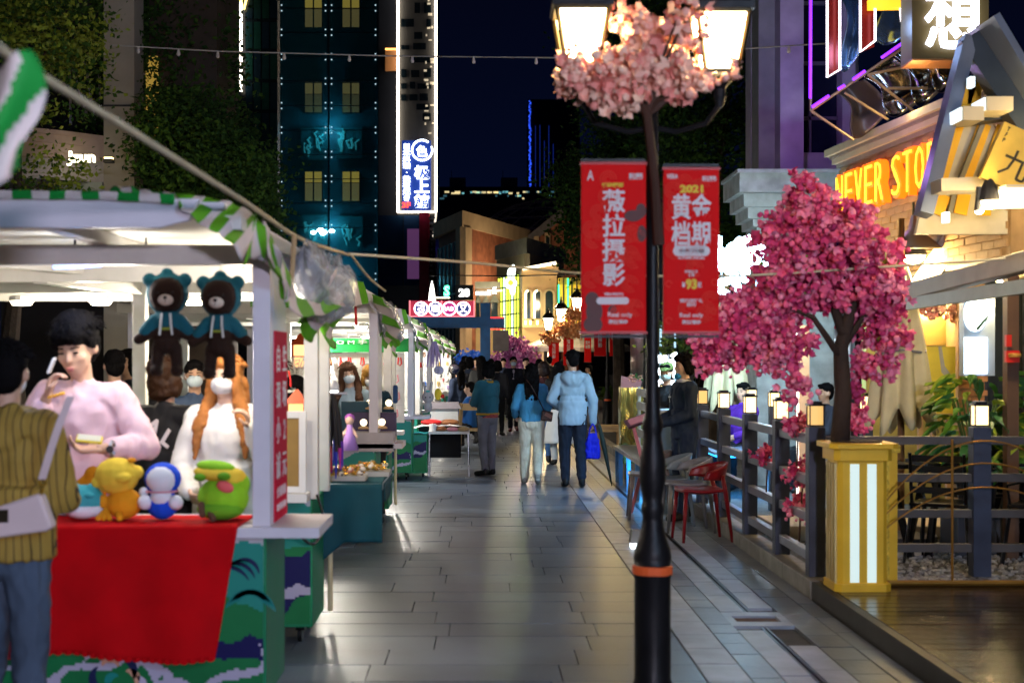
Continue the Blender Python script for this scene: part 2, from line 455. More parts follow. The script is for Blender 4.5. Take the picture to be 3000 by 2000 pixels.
MB().b2((TX(884),.3,TZ(112)),(TX(960),.49,TZ(108))).build('lit_slot', E('amber_slot', (1,.45,.1), 3), T)
MB().b2((TX(884),.3,TZ(160)),(TX(962),.48,TZ(113))).build('opening', E('amber_room', (.6,.25,.08), .12), T)
for a, b, c, d, mt in ((869,494,925,575,(.006,.02,.05)),(927,494,962,655,(.01,.03,.08)),(872,580,925,655,(.008,.02,.06))):
    MB().b2((TX(a),.2,TZ(d)),(TX(c),.55,TZ(b))).build('glass_pane', M('blue_pane%d' % a, mt, .08, var=.3, scale=.6), T)
MB().b2((TX(935),.14,TZ(640)),(TX(962),.22,TZ(525))).build('lit_pane', E('mauve_pane', (.14,.05,.16), .5), T)
MB().b2((TX(964),-.5,TZ(690)),(TX(986),.5,TZ(490))).build('red_fin', M('red_cladding', (.32,.01,.03), .4), T)
m = MB()
for i in range(14): m.b2((TX(986)+.02*i,-.4,TZ(500+i*12)),(TX(1000)-.03*i,.1,TZ(504+i*12)))
m.build('louvre', M('louvre_grey', (.3,.3,.32), .4), T, kind='stuff')
m = MB().bar((TX(1002),-.3,TZ(490)),(TX(996),-.3,TZ(545)),.10)
m.build('light_strip', E('strip_soft', (1,.86,.68), 1.5), T)
S = thing('vertical_sign', 'blue lit vertical sign with white Chinese characters and red 3F', 'sign', W(957,403,77.4))
b = MB().b2((-.8,-.02,-1.9),(.78,.25,1.9)).build('panel', E('sign_blue', (.004,.03,.22), .9), S)
SW = E('sign_white', (.75,.85,1), 6)
ring = MB()
for q in range(22):
    a0, a1 = 2*PI*q/24+.9, 2*PI*(q+1)/24+.9
    ring.bar((.3+.55*math.cos(a0),-.08,1.36+.55*math.sin(a0)),(.3+.55*math.cos(a1),-.08,1.36+.55*math.sin(a1)),.09)
ring.build('emblem', SW, S)
text('色', W(969,347,77.2), 1, SW, S, ext=.03, bold=.02, w=.62, h=.62, name='emblem')
text('极\n上\n館', W(969,429,77.2), 1, SW, S, ext=.03, bold=.035, w=.86, h=2.3, line=1.05)
text('日\n本\n料\n理\n·\n鉄\n板\n焼\nき', W(934,396,77.2), 1, SW, S, ext=.03, bold=.02, w=.42, h=3.1)
text('3F', W(933,471,77.2), 1, E('sign_red', (1,.05,.02), 5), S, ext=.03, bold=.03, w=.45, h=.3)

# tower with a blue light line, far away
T = thing('skyscraper', 'distant dark skyscraper with a vertical blue light line', 'building', ((1240-1111)/3267*320,320,0))
MB().b2((-2.6,0,0),(9,12,60.5)).build('wall', M('far_tower', (.005,.008,.022), .6), T)
BL = E('blue_led', (.03,.10,1), 1.3)
m = MB()
for i in range(70): m.ell((-2.25+rp(-.2,.2),-.3,40+i*.29), (rp(.15,.3),.1,rp(.08,.2)), n=5, m=4)
m.build('led_line', BL, T, kind='stuff')
for x in (-1,0,1,2,3): MB().b2((x-.07,-.2,37.5),(x+.07,0,rp(48,56))).build('fin', E('blue_fin', (.01,.03,.3), .5), T)
# long low block on the skyline
T = thing('rooftop_block', 'long dark hotel block with two roof huts and cyan lit windows', 'building', ((1110-1111)/3267*230,230,0))
def UX(x): return (x-1111)/3267*230
def UZ(y): return 1.62-(y-829.5)/3267*230
MB().b2((UX(985),0,0),(UX(1290),10,UZ(438))).build('wall', M('far_block', (.006,.010,.03), .6, scale=.2), T)
MB().b2((UX(985),.5,UZ(438)),(UX(1290),8,UZ(428))).build('parapet', M('far_block2', (.010,.014,.035), .6), T)
for a, b in ((1033,1070),(1152,1190)):
    h = MB().b2((UX(a),1,UZ(430)),(UX(b),5,UZ(406))).build('roof_hut', M('hut', (.05,.05,.10), .6), T)
    MB().tube([(UX(a)+.3,2,UZ(406)),(UX(a)+.3,2,UZ(388))],.05,5).build('mast', BLACK, h)
for i in range(40):
    x = rp(1000,1270); yy = R.choice((443,446,452,458))
    if i < 14: x = rp(1080,1160); yy = 444
    MB().b2((UX(x),-.1,UZ(yy)),(UX(x)+rp(.2,.9),0,UZ(yy)+.28)).build('window', R.choice((E('cyan_win', (.3,.9,.95), .5), E('cyan_dim', (.1,.3,.4), .3), E('warm_far', (1,.8,.4), .8))), T)
# ------------------------------------------------------------------ brick quarter at the end of the street
BRICK = M('red_brick', (.22,.085,.045), .75, var=.35, scale=3, bump=.3, bscale=14)
BRICKD = M('dark_brick', (.12,.07,.05), .75, var=.35, scale=3, bump=.3, bscale=14)
CREAM = M('cream_stone', (.42,.33,.2), .65, var=.15, scale=2)
TAN = M('tan_stone', (.36,.24,.13), .65, var=.2, scale=2, bump=.15, bscale=10)
def prismz(m, pts, z0, z1): return m.prism([(p[0], p[1]) for p in pts], (0,0,z0), (1,0,0), (0,1,0), (0,0,z1-z0))
def strip_wall(m, a, b, z0, z1, n0, n1):        # thin vertical slab along a->b (footprints), pushed out n0..n1
    a, b = Vector((*a, 0)), Vector((*b, 0)); t = (b-a).normalized(); n = Vector((t.y, -t.x, 0))
    pts = [a+n*n0, b+n*n0, b+n*n1, a+n*n1]
    return prismz(m, pts, z0, z1)
A, B_, C_, D_ = (-.85,58), (3.3,70), (1.2,76), (-2.0,63.2)
T = thing('brick_hall', 'tall brick hall with a cream corner pier and a blue glazed stair front', 'building', (0,0,0))
m = MB(); prismz(m, [A, B_, C_, D_], 0, 7.2); m.build('wall', BRICK, T)
m = MB(); prismz(m, [(-.87,57.75),(3.4,70.1),(1.2,76.3),(-2.25,63.2)], 7.1, 7.75); m.build('parapet', CREAM, T)
m = MB(); strip_wall(m, A, (-.6,58.72), 0, 7.1, -.1, .12); strip_wall(m, (-1.05,58.9), A, 0, 7.1, -.1, .12); m.build('corner_pier', CREAM, T)
m = MB(); strip_wall(m, D_, (-1.05,58.9), .5, 6.6, -.05, .06); m.build('glazing', M('blue_glazing', (.02,.06,.11), .1, var=.4, scale=1), T)
for k in range(6):
    f = k/5; x, y = D_[0]*(1-f)-1.05*f, D_[1]*(1-f)+58.9*f
    MB().box((x-.05,y-.09,3.5),(.05,.1,6.2)).build('glazing_bar', M('bar_grey', (.10,.13,.17), .4), T)
for z in (1.6,3,4.4): m = MB(); strip_wall(m, D_, (-1.05,58.9), z, z+.06, .05, .12); m.build('glazing_bar', M('bar_grey',0), T)

# stair tower with neon
T = thing('neon_stair_tower', 'glazed stair tower striped with yellow green neon tubes', 'building', (0,0,0))
a, b, c = (.58,53.2), (1.52,50), (3.0,55)
m = MB(); prismz(m, [a, b, c, (2,58)], 0, 5.4); m.build('wall', BRICKD, T)
m = MB(); prismz(m, [(.42,53.3),(1.5,49.7),(3.2,55.1),(2,58.2)], 5.4, 5.95); m.build('cornice', M('grey_cornice', (.3,.28,.24), .7), T)
m = MB(); strip_wall(m, a, b, 4.75, 5.4, -.1, .1); strip_wall(m, b, c, 4.9, 5.4, -.1, .1); m.build('band', CREAM, T)
m = MB(); strip_wall(m, a, b, .8, 4.75, -.1, .05); m.build('glazing', M('stair_glass', (.05,.14,.15), .1, var=.5, scale=2), T)
NY = E('neon_lime', (.72,.85,.06), 2.6); NW = E('neon_pale', (.75,1,.85), 2.0)
for k in range(10):
    f = (k+.3)/10; x, y = a[0]*(1-f)+b[0]*f-.05, a[1]*(1-f)+b[1]*f-.1
    MB().box((x,y,2.9),(.05,.05,3.6 if k < 8 else 3.2)).build('neon_tube', NW if k in (2,5) else NY, T)
for z in (1.3,1.8,2.3,2.8,3.3,3.8,4.3): m = MB(); strip_wall(m, a, b, z, z+.045, .05, .12); m.build('glazing_bar', M('bar_light', (.3,.36,.34), .4), T)
S = thing('bell_sign', 'white lit sign of a round-bellied mark on the neon tower', 'sign', W(1174,643,49.6))
m = MB().ell((0,0,.22),(.14,.05,.22)).ell((.07,-.02,.38),(.09,.05,.16)).ell((-.02,0,-.12),(.22,.05,.2)).ell((.05,0,-.34),(.1,.05,.2))
m.build('panel', E('sign_pale', (.9,1,.9), 4), S)
MB().ell((-.02,-.06,-.1),(.1,.03,.1)).build('mark', E('yellow_mark', (1,.8,.05), 2), S)

# arcade
T = thing('arcade_building', 'tan stone arcade with arched windows edged by white light', 'building', (0,0,0))
Y0 = 47
def AX(x): return (x-1111)/3267*Y0
def AZ(y): return 1.62-(y-829.5)/3267*Y0
MB().b2((AX(1092),Y0+2,0),(AX(1150),Y0+6,AZ(655))).build('side_wing', TAN, T)
MB().b2((AX(1090),Y0+1.7,AZ(655)),(AX(1150),Y0+6,AZ(640))).build('cornice', M('grey_cornice',0), T)
MB().b2((AX(1200),Y0,0),(AX(1279),Y0+6,AZ(628))).build('wall', TAN, T)
m = MB().prism([(AX(1198),AZ(628)),(AX(1282),AZ(628)),(AX(1282),AZ(606)),(AX(1198),AZ(620))], (0,Y0-.2,0), (1,0,0), (0,0,1), (0,6,0)); m.build('gable', TAN, T)
MB().bar((AX(1200),Y0-.25,AZ(619)),(AX(1276),Y0-.25,AZ(605)),.09).build('eave_light', E('warm_strip', (1,.85,.55), 5), T)
MB().b2((AX(1200),Y0-.15,AZ(752)),(AX(1279),Y0,AZ(745))).build('string_course', CREAM, T)
AW = E('arch_light', (1,.88,.55), 5); GLD = M('dark_window', (.01,.02,.025), .1)
def archpts(w, h, n=8): return [(-w, 0), (w, 0)]+[(w*math.cos(PI*i/n), h-w+w*math.sin(PI*i/n)) for i in range(n+1)]
for i, (xa, xb) in enumerate(((1207,1219),(1227,1242),(1251,1271))):
    w = (AX(xb)-AX(xa))/2; cx = (AX(xa)+AX(xb))/2
    f = MB().prism(archpts(w+.06, AZ(664)-AZ(733)), (cx,Y0-.09,AZ(733)), (1,0,0), (0,0,1), (0,.1,0)).build('window', CREAM, T)
    MB().prism(archpts(w-.02, AZ(668)-AZ(731)), (cx,Y0-.12,AZ(731)), (1,0,0), (0,0,1), (0,.05,0)).build('pane', GLD, f)
    if i < 2:
        m = MB(); h = AZ(668)-AZ(731); pts = [(cx-w,Y0-.16,AZ(731)),(cx-w,Y0-.16,AZ(731)+h-w)]+[(cx-w*math.cos(PI*q/8),Y0-.16,AZ(731)+h-w+w*math.sin(PI*q/8)) for q in range(5)]
        m.tube(pts, .035, 5); m.build('light_tube', AW, f)
    MB().b2((cx-w-.1,Y0-.2,AZ(736)),(cx+w+.1,Y0,AZ(733))).build('sill', CREAM, f)
for xp in (1207,1218,1234,1251): MB().box((AX(xp),Y0-.1,AZ(741)),(.07,.1,.18)).build('uplight', E('uplight_warm', (1,.8,.3), 6), T)
for xa, xb in ((1094,1101),(1111,1121),(1129,1144)):
    f = MB().b2((AX(xa),Y0+1.85,AZ(730)),(AX(xb),Y0+2.05,AZ(682))).build('window', GLD, T)
    MB().prism([(AX(xa)-.05,AZ(690)),(AX(xb)+.05,AZ(690)),(AX(xb)-.06,AZ(672)),(AX(xa)+.08,AZ(672))], (0,Y0+1.6,0), (1,0,0), (0,0,1), (0,.3,0)).build('awning', M('grey_awning', (.2,.2,.19), .7), f)
MB().b2((AX(1092),Y0+1.6,AZ(672)),(AX(1128),Y0+1.8,AZ(664))).build('light_sign', E('white_sign', (1,.97,.9), 4), T)
text('一乐一', (AX(1137),Y0+1.6,AZ(662)), 1, E('white_sign',0,0), T, w=.5, h=.26, bold=.05)
MB().b2((AX(1282),Y0-.5,AZ(752)),(AX(1345),Y0+4,AZ(640))).build('lit_wing', M('yellow_lit_wall', (.5,.38,.05), .6, var=.2), T)
for i, xp in enumerate((1281,1292,1302,1311,1322)): MB().box((AX(xp),Y0-.6,AZ(690)),(.05,.06,1.4 if i else 1.0)).build('neon_tube', E('neon_green', (.02,.9,.35), 2.5) if i in (0,2) else M('dark_mullion', (.03,.03,.02), .5), T)
MB().b2((AX(1284),Y0-.53,AZ(740)),(AX(1343),Y0-.5,AZ(655))).build('pane', E('yellow_pane', (.9,.6,.02), .55), T)
for (x, y, z, en, cc) in ((AX(1235),Y0-1.6,2.6,60,(1,.75,.4)),(AX(1120),Y0-.4,3.6,40,(1,.8,.5)),(AX(1165),Y0-.5,3.2,50,(.85,.95,.4)),(-.4,55.5,2.2,95,(1,.72,.5)),(1.6,59.5,4.4,250,(1,.7,.42)),(AX(1240),43.5,3.6,110,(1,.78,.45))):
    L = bpy.data.lights.new('wall_washer', 'POINT'); L.energy = en*2; L.color = cc; L.shadow_soft_size = .15
    o = bpy.data.objects.new('wall_washer', L); COL.objects.link(o); o.location = (x, y, z)
# dome and gabled brick house behind
T = thing('glass_dome', 'dark latticed glass dome with a band of blue lights', 'building', (4.6,95,0))
m = MB()
for j in range(1, 7):
    a = j/7*PI/2; r, z = 6*math.cos(a), 8.2+4.2*math.sin(a); m.tube([(r*math.cos(t/16*2*PI), r*math.sin(t/16*2*PI), z) for t in range(17)], .05, 4)
for t in range(20):
    m.tube([(6*math.cos(j/7*PI/2)*math.cos((t+j*.5)/20*2*PI), 6*math.cos(j/7*PI/2)*math.sin((t+j*.5)/20*2*PI), 8.2+4.2*math.sin(j/7*PI/2)) for j in range(8)], .05, 4)
m.build('lattice', M('lattice', (.12,.11,.10), .5), T)
MB().lathe([(6.2,0),(6.2,8.2),(5.8,8.25)], n=20).build('drum', M('dome_drum', (.05,.045,.04), .7), T)
m = MB()
for i in range(46): a = rp(3.6,5.9); m.ell((6.1*math.cos(a)*rp(.92,1), 6.1*math.sin(a)-.1, 8.4+rp(0,.55)), .09, n=5, m=4)
m.build('blue_light', E('dome_blue', (.12,.08,1), 2), T, kind='stuff')
T = thing('gabled_brick_house', 'brick house with a pitched roof and two white dormers, half in shade', 'building', (0,0,0))
def GX(x): return (x-1111)/3267*66
def GZ(y): return 1.62-(y-829.5)/3267*66
MB().prism([(GX(1215),0),(GX(1330),0),(GX(1330),GZ(505)),(GX(1290),GZ(490)),(GX(1215),GZ(552))], (0,66.5,0), (1,0,0), (0,0,1), (0,8,0)).build('wall', BRICK, T)
MB().bar((GX(1212),66.3,GZ(553)),(GX(1295),66.3,GZ(486)),.25,.4).build('roof', M('grey_roof', (.1,.1,.11), .7), T)
for xa, yy in ((1226,560),(1252,552)):
    f = MB().b2((GX(xa),66.1,GZ(yy+28)),(GX(xa+12),66.5,GZ(yy-18))).build('window', CREAM, T)
    MB().b2((GX(xa+2),66.05,GZ(yy+18)),(GX(xa+10),66.2,GZ(yy-8))).build('pane', GLD, f)

# ------------------------------------------------------------------ blue gateway with the lit name board
NAVY = M('navy_paint', (.008,.11,.34), .4, var=.2)
T = thing('blue_gateway', 'navy blue street gateway of one tall post and a long crossbeam', 'gateway', (0,40,0))
def QX(x): return (x-1111)/3267*40
def QZ(y): return 1.62-(y-829.5)/3267*40
MB().b2((QX(1103),-.15,0),(QX(1126),.15,QZ(696))).build('post', NAVY, T)
MB().b2((QX(905),-.12,QZ(753)),(QX(1158),.12,QZ(728))).build('crossbeam', NAVY, T)
MB().b2((QX(1132),-.3,QZ(806)),(QX(1168),-.25,QZ(759))).build('board', M('grey_back_board', (.2,.17,.17), .6), T)
MB().b2((QX(1127),-.2,QZ(731)),(QX(1156),-.13,QZ(728.5))).build('light_line', E('red_line', (1,.03,.03), 3), T)
MB().b2((QX(1127),-.2,QZ(757)),(QX(1160),-.13,QZ(755))).build('light_line', E('red_line',0,0), T)
MB().box((QX(1145),-.02,QZ(756)),(.03,.03,.3)).build('hanger', BLACK, T)
MB().box((QX(1145)-.1,-.27,QZ(756)),(.02,.02,.16)).box((QX(1145)+.1,-.27,QZ(756)),(.02,.02,.16)).build('hanger', BLACK, T)
S = thing('name_board', 'lit name board of four round emblems seen from behind, standing on the blue crossbeam', 'sign', (0,40,QZ(728)))
def BX_(x): return QX(x)
zb = QZ(728)
MB().b2((QX(940),.1,.02),(QX(1090),.16,QZ(690)-zb)).build('backing', E('board_red', (.55,.03,.08), .45), S)
m = MB()
for x in (941,1014,1089): m.box((QX(x),.04,(QZ(690)-zb)/2),(.04,.1,QZ(690)-zb))
m.b2((QX(940),0,-.0),(QX(1090),.09,.035)); m.build('frame', E('board_pink', (1,.25,.3), 1.2), S)
for x, ch, cc in ((967,'聚',(.02,.05,.18)),(1000,'商',(.02,.05,.18)),(1032,'GAI',(.45,.02,.2)),(1064,'又',(.02,.05,.18))):
    r = MB().tube([(QX(x)+.185*math.cos(q/16*2*PI),-.02,.235+.185*math.sin(q/16*2*PI)) for q in range(17)],.018,5).build('emblem', E('ring_white', (1,.8,.9), 5), S)
    MB().prism([(.175*math.cos(q/20*2*PI),.175*math.sin(q/20*2*PI)) for q in range(20)], (QX(x),.0,.235),(1,0,0),(0,0,1),(0,.03,0)).build('disc', E('disc_%s' % ch, cc, .7), r)
    text(ch, (QX(x),-.03,.235), 1, E('ring_white',0,0), r, w=.25, h=.24 if ch != 'GAI' else .12, mirror=True, world=False, bold=.02)
# shop signs beside the gate
S = thing('cone_sign', 'white glowing cone-shaped sign above the red strip', 'sign', W(992,682,44))
MB().lathe([(.12,-.35),(.14,-.2),(.1,-.05),(.09,.1),(.06,.3),(.01,.5)], n=10).build('lamp_body', E('white_sign',0,0), S)
MB().box((.25,0,-.02),(.6,.05,.04)).build('arm', E('warm_strip',0,0), S)
S = thing('letter_sign', 'small lit letter S sign outlined in green', 'sign', W(1026,668,44))
text('S', S.location, 1, E('green_neon', (.1,.9,.5), 3), S, w=.2, h=.36, bold=.06, name='outline')
text('S', S.location+Vector((0,-.04,0)), 1, E('pale_letter', (.8,1,.9), 1.2), S, w=.13, h=.27, bold=.0)
MB().box((-.15,.05,-.05),(.5,.03,.03)).build('arm', BLACK, S)
S = thing('number_sign', 'small white lit box sign on the brick hall', 'sign', W(1066,672,55))
MB().b2((-.35,0,-.28),(.35,.15,.3)).build('box', M('sign_box_grey', (.03,.035,.045), .5), S)
text('28', S.location+Vector((0,-.02,0)), 1, E('white_sign',0,0), S, w=.42, h=.32, bold=.05)

# ------------------------------------------------------------------ trees
LEAF = M('dark_leaf', (.042,.090,.015), .7, var=.5, scale=.8, spec=.06)
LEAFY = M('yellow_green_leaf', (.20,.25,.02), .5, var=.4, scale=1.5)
BARK = M('bark', (.06,.042,.03), .85, var=.4, bump=.6, bscale=25)
def leaves(m, ells, n, size, cl=26, spread=.3, mats=1):
    tot = sum(r[0]*r[1]*r[2] for c, r in ells)
    for c, r in ells:
        k = int(n*(r[0]*r[1]*r[2])/tot/cl)+1
        for _ in range(k):
            d = Vector((R.gauss(0,1), R.gauss(0,1), R.gauss(0,1))).normalized()*(rp(.25,1)**.45)
            cc = Vector(c)+Vector((d.x*r[0], d.y*r[1], d.z*r[2]))
            m.cur = R.randrange(mats)
            for _ in range(cl):
                p = cc+Vector((R.gauss(0,spread), R.gauss(0,spread), R.gauss(0,spread*.6)))
                a = Vector((R.gauss(0,1), R.gauss(0,1), R.gauss(0,.7))).normalized(); b = a.orthogonal().normalized()
                b = (b+a.cross(b)*rp(-1,1)).normalized(); s = size*rp(.6,1.3); n_ = a.cross(b)
                m.add([p-a*s*.5, p+b*s*.32+n_*s*.1, p+a*s*.55, p-b*s*.32+n_*s*.1], [(0,1,2),(0,2,3)])
def tree(name, label, base, h, tr, ells, n, size, mats=None, group=None, cl=26, spread=.3, bark=None):
    t = thing(name, label, 'tree', base, 0, group)
    m = MB(); top = Vector((0,0,h)); m.tube([(0,0,-.05),(rp(-.05,.05),rp(-.05,.05),h*.35),(rp(-.1,.1),rp(-.1,.1),h*.7),top], [tr*1.25,tr,tr*.85,tr*.6], 9)
    for c, r in ells:
        c = Vector(c); m.tube([top*rp(.72,.98), (top+c)*.5+Vector((rp(-.2,.2),rp(-.2,.2),rp(-.1,.3))), c], [tr*.5,tr*.3,tr*.08], 6)
    m.build('trunk', bark or BARK, t)
    m = MB(); mats = mats or [LEAF]; leaves(m, ells, n, size, cl, spread, len(mats)); m.build('crown', mats, t)
    return t
LEAF2 = M('deep_green_leaf', (.020,.048,.012), .7, var=.5, scale=.8, spec=.06)
gD = 'dark street trees at the left'
tree('street_tree', 'tall dark leafy tree nearest the glass tower, left of the lit windows', W(470,829.5,24).xy.to_3d(), 3.2, .16,
     [((-.8,0,6.2),(1.3,1.6,2.0)),((.3,.2,4.6),(.9,1.3,1.3)),((.6,0,3.6),(.6,1,.9)),((-1.0,.2,4.0),(1.1,1.2,1.4)),((-.9,0,8.4),(1.1,1.4,1.6))], 52000, .10, [LEAF, LEAF2], cl=40, spread=.24)
tree('street_tree', 'dark rounded tree whose crown hangs over the stall roof by the glass tower', W(600,829.5,21).xy.to_3d(), 2.6, .13,
     [((-.45,0,4.0),(.6,1,.8)),((-.2,0,3.3),(.5,.8,.55)),((-1.1,0,4.8),(.8,.9,.9)),((-.05,0,2.65),(.4,.6,.45))], 15000, .09, [LEAF, LEAF2], cl=36, spread=.16)
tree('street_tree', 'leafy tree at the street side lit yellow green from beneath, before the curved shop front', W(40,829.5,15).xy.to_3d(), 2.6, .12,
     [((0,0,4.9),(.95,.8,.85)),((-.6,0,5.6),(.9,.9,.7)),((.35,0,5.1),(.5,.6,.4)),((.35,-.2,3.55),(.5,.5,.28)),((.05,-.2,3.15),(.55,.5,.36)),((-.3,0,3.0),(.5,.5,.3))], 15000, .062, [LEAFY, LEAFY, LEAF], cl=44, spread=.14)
gR = 'dark trees behind the lamp'
tree('street_tree', 'dark tree rising behind the blossom lamp and left banner', W(1425,829.5,33).xy.to_3d(), 3.6, .15,
     [((-.3,0,5.6),(1.3,1.3,1.2)),((.3,0,7.4),(1.2,1.2,1.3)),((-.35,0,4.4),(.9,1.0,.9)),((.2,0,9),(1.4,1.2,1.2)),((-.5,0,3.6),(.45,.6,.45))], 26000, .11, [LEAF, LEAF2], cl=40, spread=.26)
tree('street_tree', 'dark broad tree behind the right banner beside the purple corner building', W(1640,829.5,28).xy.to_3d(), 3.6, .16,
     [((0,0,5.4),(1.6,1.3,1.5)),((.4,0,7.6),(1.6,1.3,1.5)),((-.7,0,6.2),(1,1,1)),((.3,0,3.8),(1.0,1,.8)),((.3,.5,9.2),(1.7,1.3,1.0))], 26000, .11, [LEAF, LEAF2], cl=40, spread=.26)
tree('young_tree', 'small green tree with open leaves behind the right banner foot', W(1572,829.5,25).xy.to_3d(), 1.7, .06,
     [((0,0,2.1),(.55,.5,.4)),((.3,0,1.7),(.4,.4,.3))], 900, .1, [M('fresh_leaf', (.08,.15,.03), .5)], cl=12, spread=.16)
# far blossom trees
def puffs(m, ells, n, r, mats=3, cl=9, spread=.16, tri=1, br=.5):
    tot = sum(q[0]*q[1]*q[2] for c, q in ells)
    for c, q in ells:
        for _ in range(int(n*(q[0]*q[1]*q[2])/tot/cl)+1):
            d = Vector((R.gauss(0,1), R.gauss(0,1), R.gauss(0,1))).normalized()*(rp(.12,1)**br)
            cc = Vector(c)+Vector((d.x*q[0], d.y*q[1], d.z*q[2])); base = R.randrange(mats)
            for _ in range(cl):
                p = cc+Vector((R.gauss(0,spread), R.gauss(0,spread), R.gauss(0,spread))); s = r*rp(.6,1.25)
                m.cur = base if R.random() < .6 else R.randrange(mats)
                rot = Euler((rp(0,6),rp(0,6),rp(0,6))).to_matrix()
                # a flower: five cupped petals
                k = 5; ball = R.random() < .5
                for a in range(k):
                    if ball and a: break
                    if ball:
                        sb = s*.62; m.ell(p, (sb,sb*rp(.8,1),sb*rp(.75,1)), rot, 6, 4); break
                    t0 = 2*PI*a/k; u = Vector((math.cos(t0), math.sin(t0), .45)); v = Vector((math.cos(t0+.62), math.sin(t0+.62), .75)); w = Vector((math.cos(t0-.62), math.sin(t0-.62), .75))
                    m.add([p+rot @ (Vector((0,0,-.15))*s), p+rot @ (w*s*.72), p+rot @ (u*s*1.05+Vector((0,0,.5*s))), p+rot @ (v*s*.72)], [(0,1,2,3)])
PINKS = [M('violet_pink_a', (.52,.16,.42), .7, var=.2), M('violet_pink_b', (.62,.28,.55), .7, var=.2), M('violet_pink_c', (.40,.09,.30), .7, var=.2)]
t = thing('blossom_tree', 'far violet pink artificial cherry tree beyond the blue gateway', 'tree', W(1178,829.5,42).xy.to_3d())
MB().tube([(0,0,0),(.05,0,1),(0,0,2)],[.1,.08,.05],7).build('trunk', BARK, t)
m = MB(); puffs(m, [((0,0,1.9),(.5,.4,.45)),((-.4,0,1.45),(.4,.4,.35)),((.35,0,1.6),(.35,.35,.35)),((-.1,0,1.0),(.4,.35,.3))], 1300, .075, 3, spread=.12); m.build('crown', PINKS, t, smooth=True)
BLU = M('blue_leaf', (.01,.1,.5), .6)
t = thing('blue_lit_tree', 'small tree glowing deep blue behind the far stalls', 'tree', W(1081,829.5,44).xy.to_3d())
MB().tube([(0,0,0),(0,0,1.6)],[.06,.03],6).build('trunk', BARK, t)
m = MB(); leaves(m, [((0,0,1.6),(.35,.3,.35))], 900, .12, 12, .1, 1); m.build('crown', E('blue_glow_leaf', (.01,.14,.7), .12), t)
# ------------------------------------------------------------------ street lamps with blossom and banners
LGL = E('lantern_glass', (1,.74,.36), 62)
LMP = M('lamp_black_iron', (.010,.009,.010), .42, .2, var=.3, bump=.15, bscale=30)
PINK = [M('blossom_pink', (.92,.45,.34), .75, var=.12), M('blossom_peach', (.95,.56,.41), .75, var=.12), M('blossom_deep', (.85,.30,.24), .75, var=.12)]
BAN = M('banner_red', (.72,.008,.008), .6, var=.03, spec=.06)
BANT = M('banner_white_print', (.68,.62,.60), .5, var=.05); BANY = M('banner_yellow_print', (.72,.55,.03), .5); BAND = M('banner_dark_print', (.09,.022,.018), .5); BANS = M('banner_swirl', (.80,.05,.035), .6, var=.03, spec=.06)
def lantern(t, c, s=1.0):
    """four-sided tapered lantern, c = centre of the glass in the lamp's frame"""
    x, y, z = c; h, a, b = .125*s, .105*s, .066*s
    L = MB().box((x,y,z),(2*b,2*b,2*h),None,a/b,a/b).build('lantern_glass', LGL, t)
    m = MB()
    for sx, sy in ((-1,-1),(1,-1),(1,1),(-1,1)): m.bar((x+sx*b*1.06,y+sy*b*1.06,z-h),(x+sx*a*1.06,y+sy*a*1.06,z+h),.016*s)
    for k in range(4):
        sg = [(-1,-1),(1,-1),(1,1),(-1,1)]; p, q = sg[k], sg[(k+1) % 4]
        m.bar((x+p[0]*a*1.06,y+p[1]*a*1.06,z+h),(x+q[0]*a*1.06,y+q[1]*a*1.06,z+h),.02*s); m.bar((x+p[0]*b*1.06,y+p[1]*b*1.06,z-h),(x+q[0]*b*1.06,y+q[1]*b*1.06,z-h),.016*s)
    m.build('lantern_frame', M('lantern_frame_brown', (.06,.04,.015), .4, .5), L)
    m = MB().box((x,y,z+h+.02*s),(a*2.5,a*2.5,.03*s)).box((x,y,z+h+.075*s),(a*2.4,a*2.4,.09*s),None,.45,.45).lathe([(.03*s,z+h+.11*s),(.035*s,z+h+.15*s),(.012*s,z+h+.19*s),(.018*s,z+h+.22*s),(.002,z+h+.25*s)],(x,y,0),10)
    m.build('lantern_roof', LMP, L)
    MB().lathe([(.05*s,z-h-.005),(.06*s,z-h-.03*s),(.025*s,z-h-.07*s),(.03*s,z-h-.1*s),(.014*s,z-h-.15*s)],(x,y,0),10).build('lantern_base', LMP, L)
BASEP = [(.115,0),(.115,.05),(.098,.09),(.086,.13),(.085,.60),(.092,.62),(.093,.655),(.085,.66),(.09,.70),(.084,.74),(.062,.80),(.050,.86),(.046,.89),(.055,.92),(.052,.945),(.045,.96),(.05,1.0),(.062,1.06),(.060,1.16),(.046,1.24),(.042,1.28),(.05,1.31),(.046,1.34),(.038,1.37),(.032,1.5),(.028,2.1),(.026,3.0)]
def lamp_post(loc, label, heads, group='street lamps along the right side', n=20):
    t = thing('street_lamp', label, 'street lamp', loc, 0, group)
    MB().lathe(BASEP, n=n).build('post', LMP, t, smooth=True)
    MB().lathe([(.088,.618),(.095,.622),(.095,.658),(.088,.662)], n=n).build('band', M('orange_band', (.75,.12,.03), .4), t)
    for hd in heads:
        x, y, z = hd[:3]; s = hd[3] if len(hd) > 3 else 1
        pts = [(0,0,2.72),(x*.35,y*.35,2.70),(x*.8,y*.8,2.74),(x,y,z-.26*s)] if (x or y) else [(0,0,2.9),(0,0,z-.26*s)]
        MB().tube(pts, .014, 8).build('arm', LMP, t); lantern(t, (x,y,z), s)
    return t
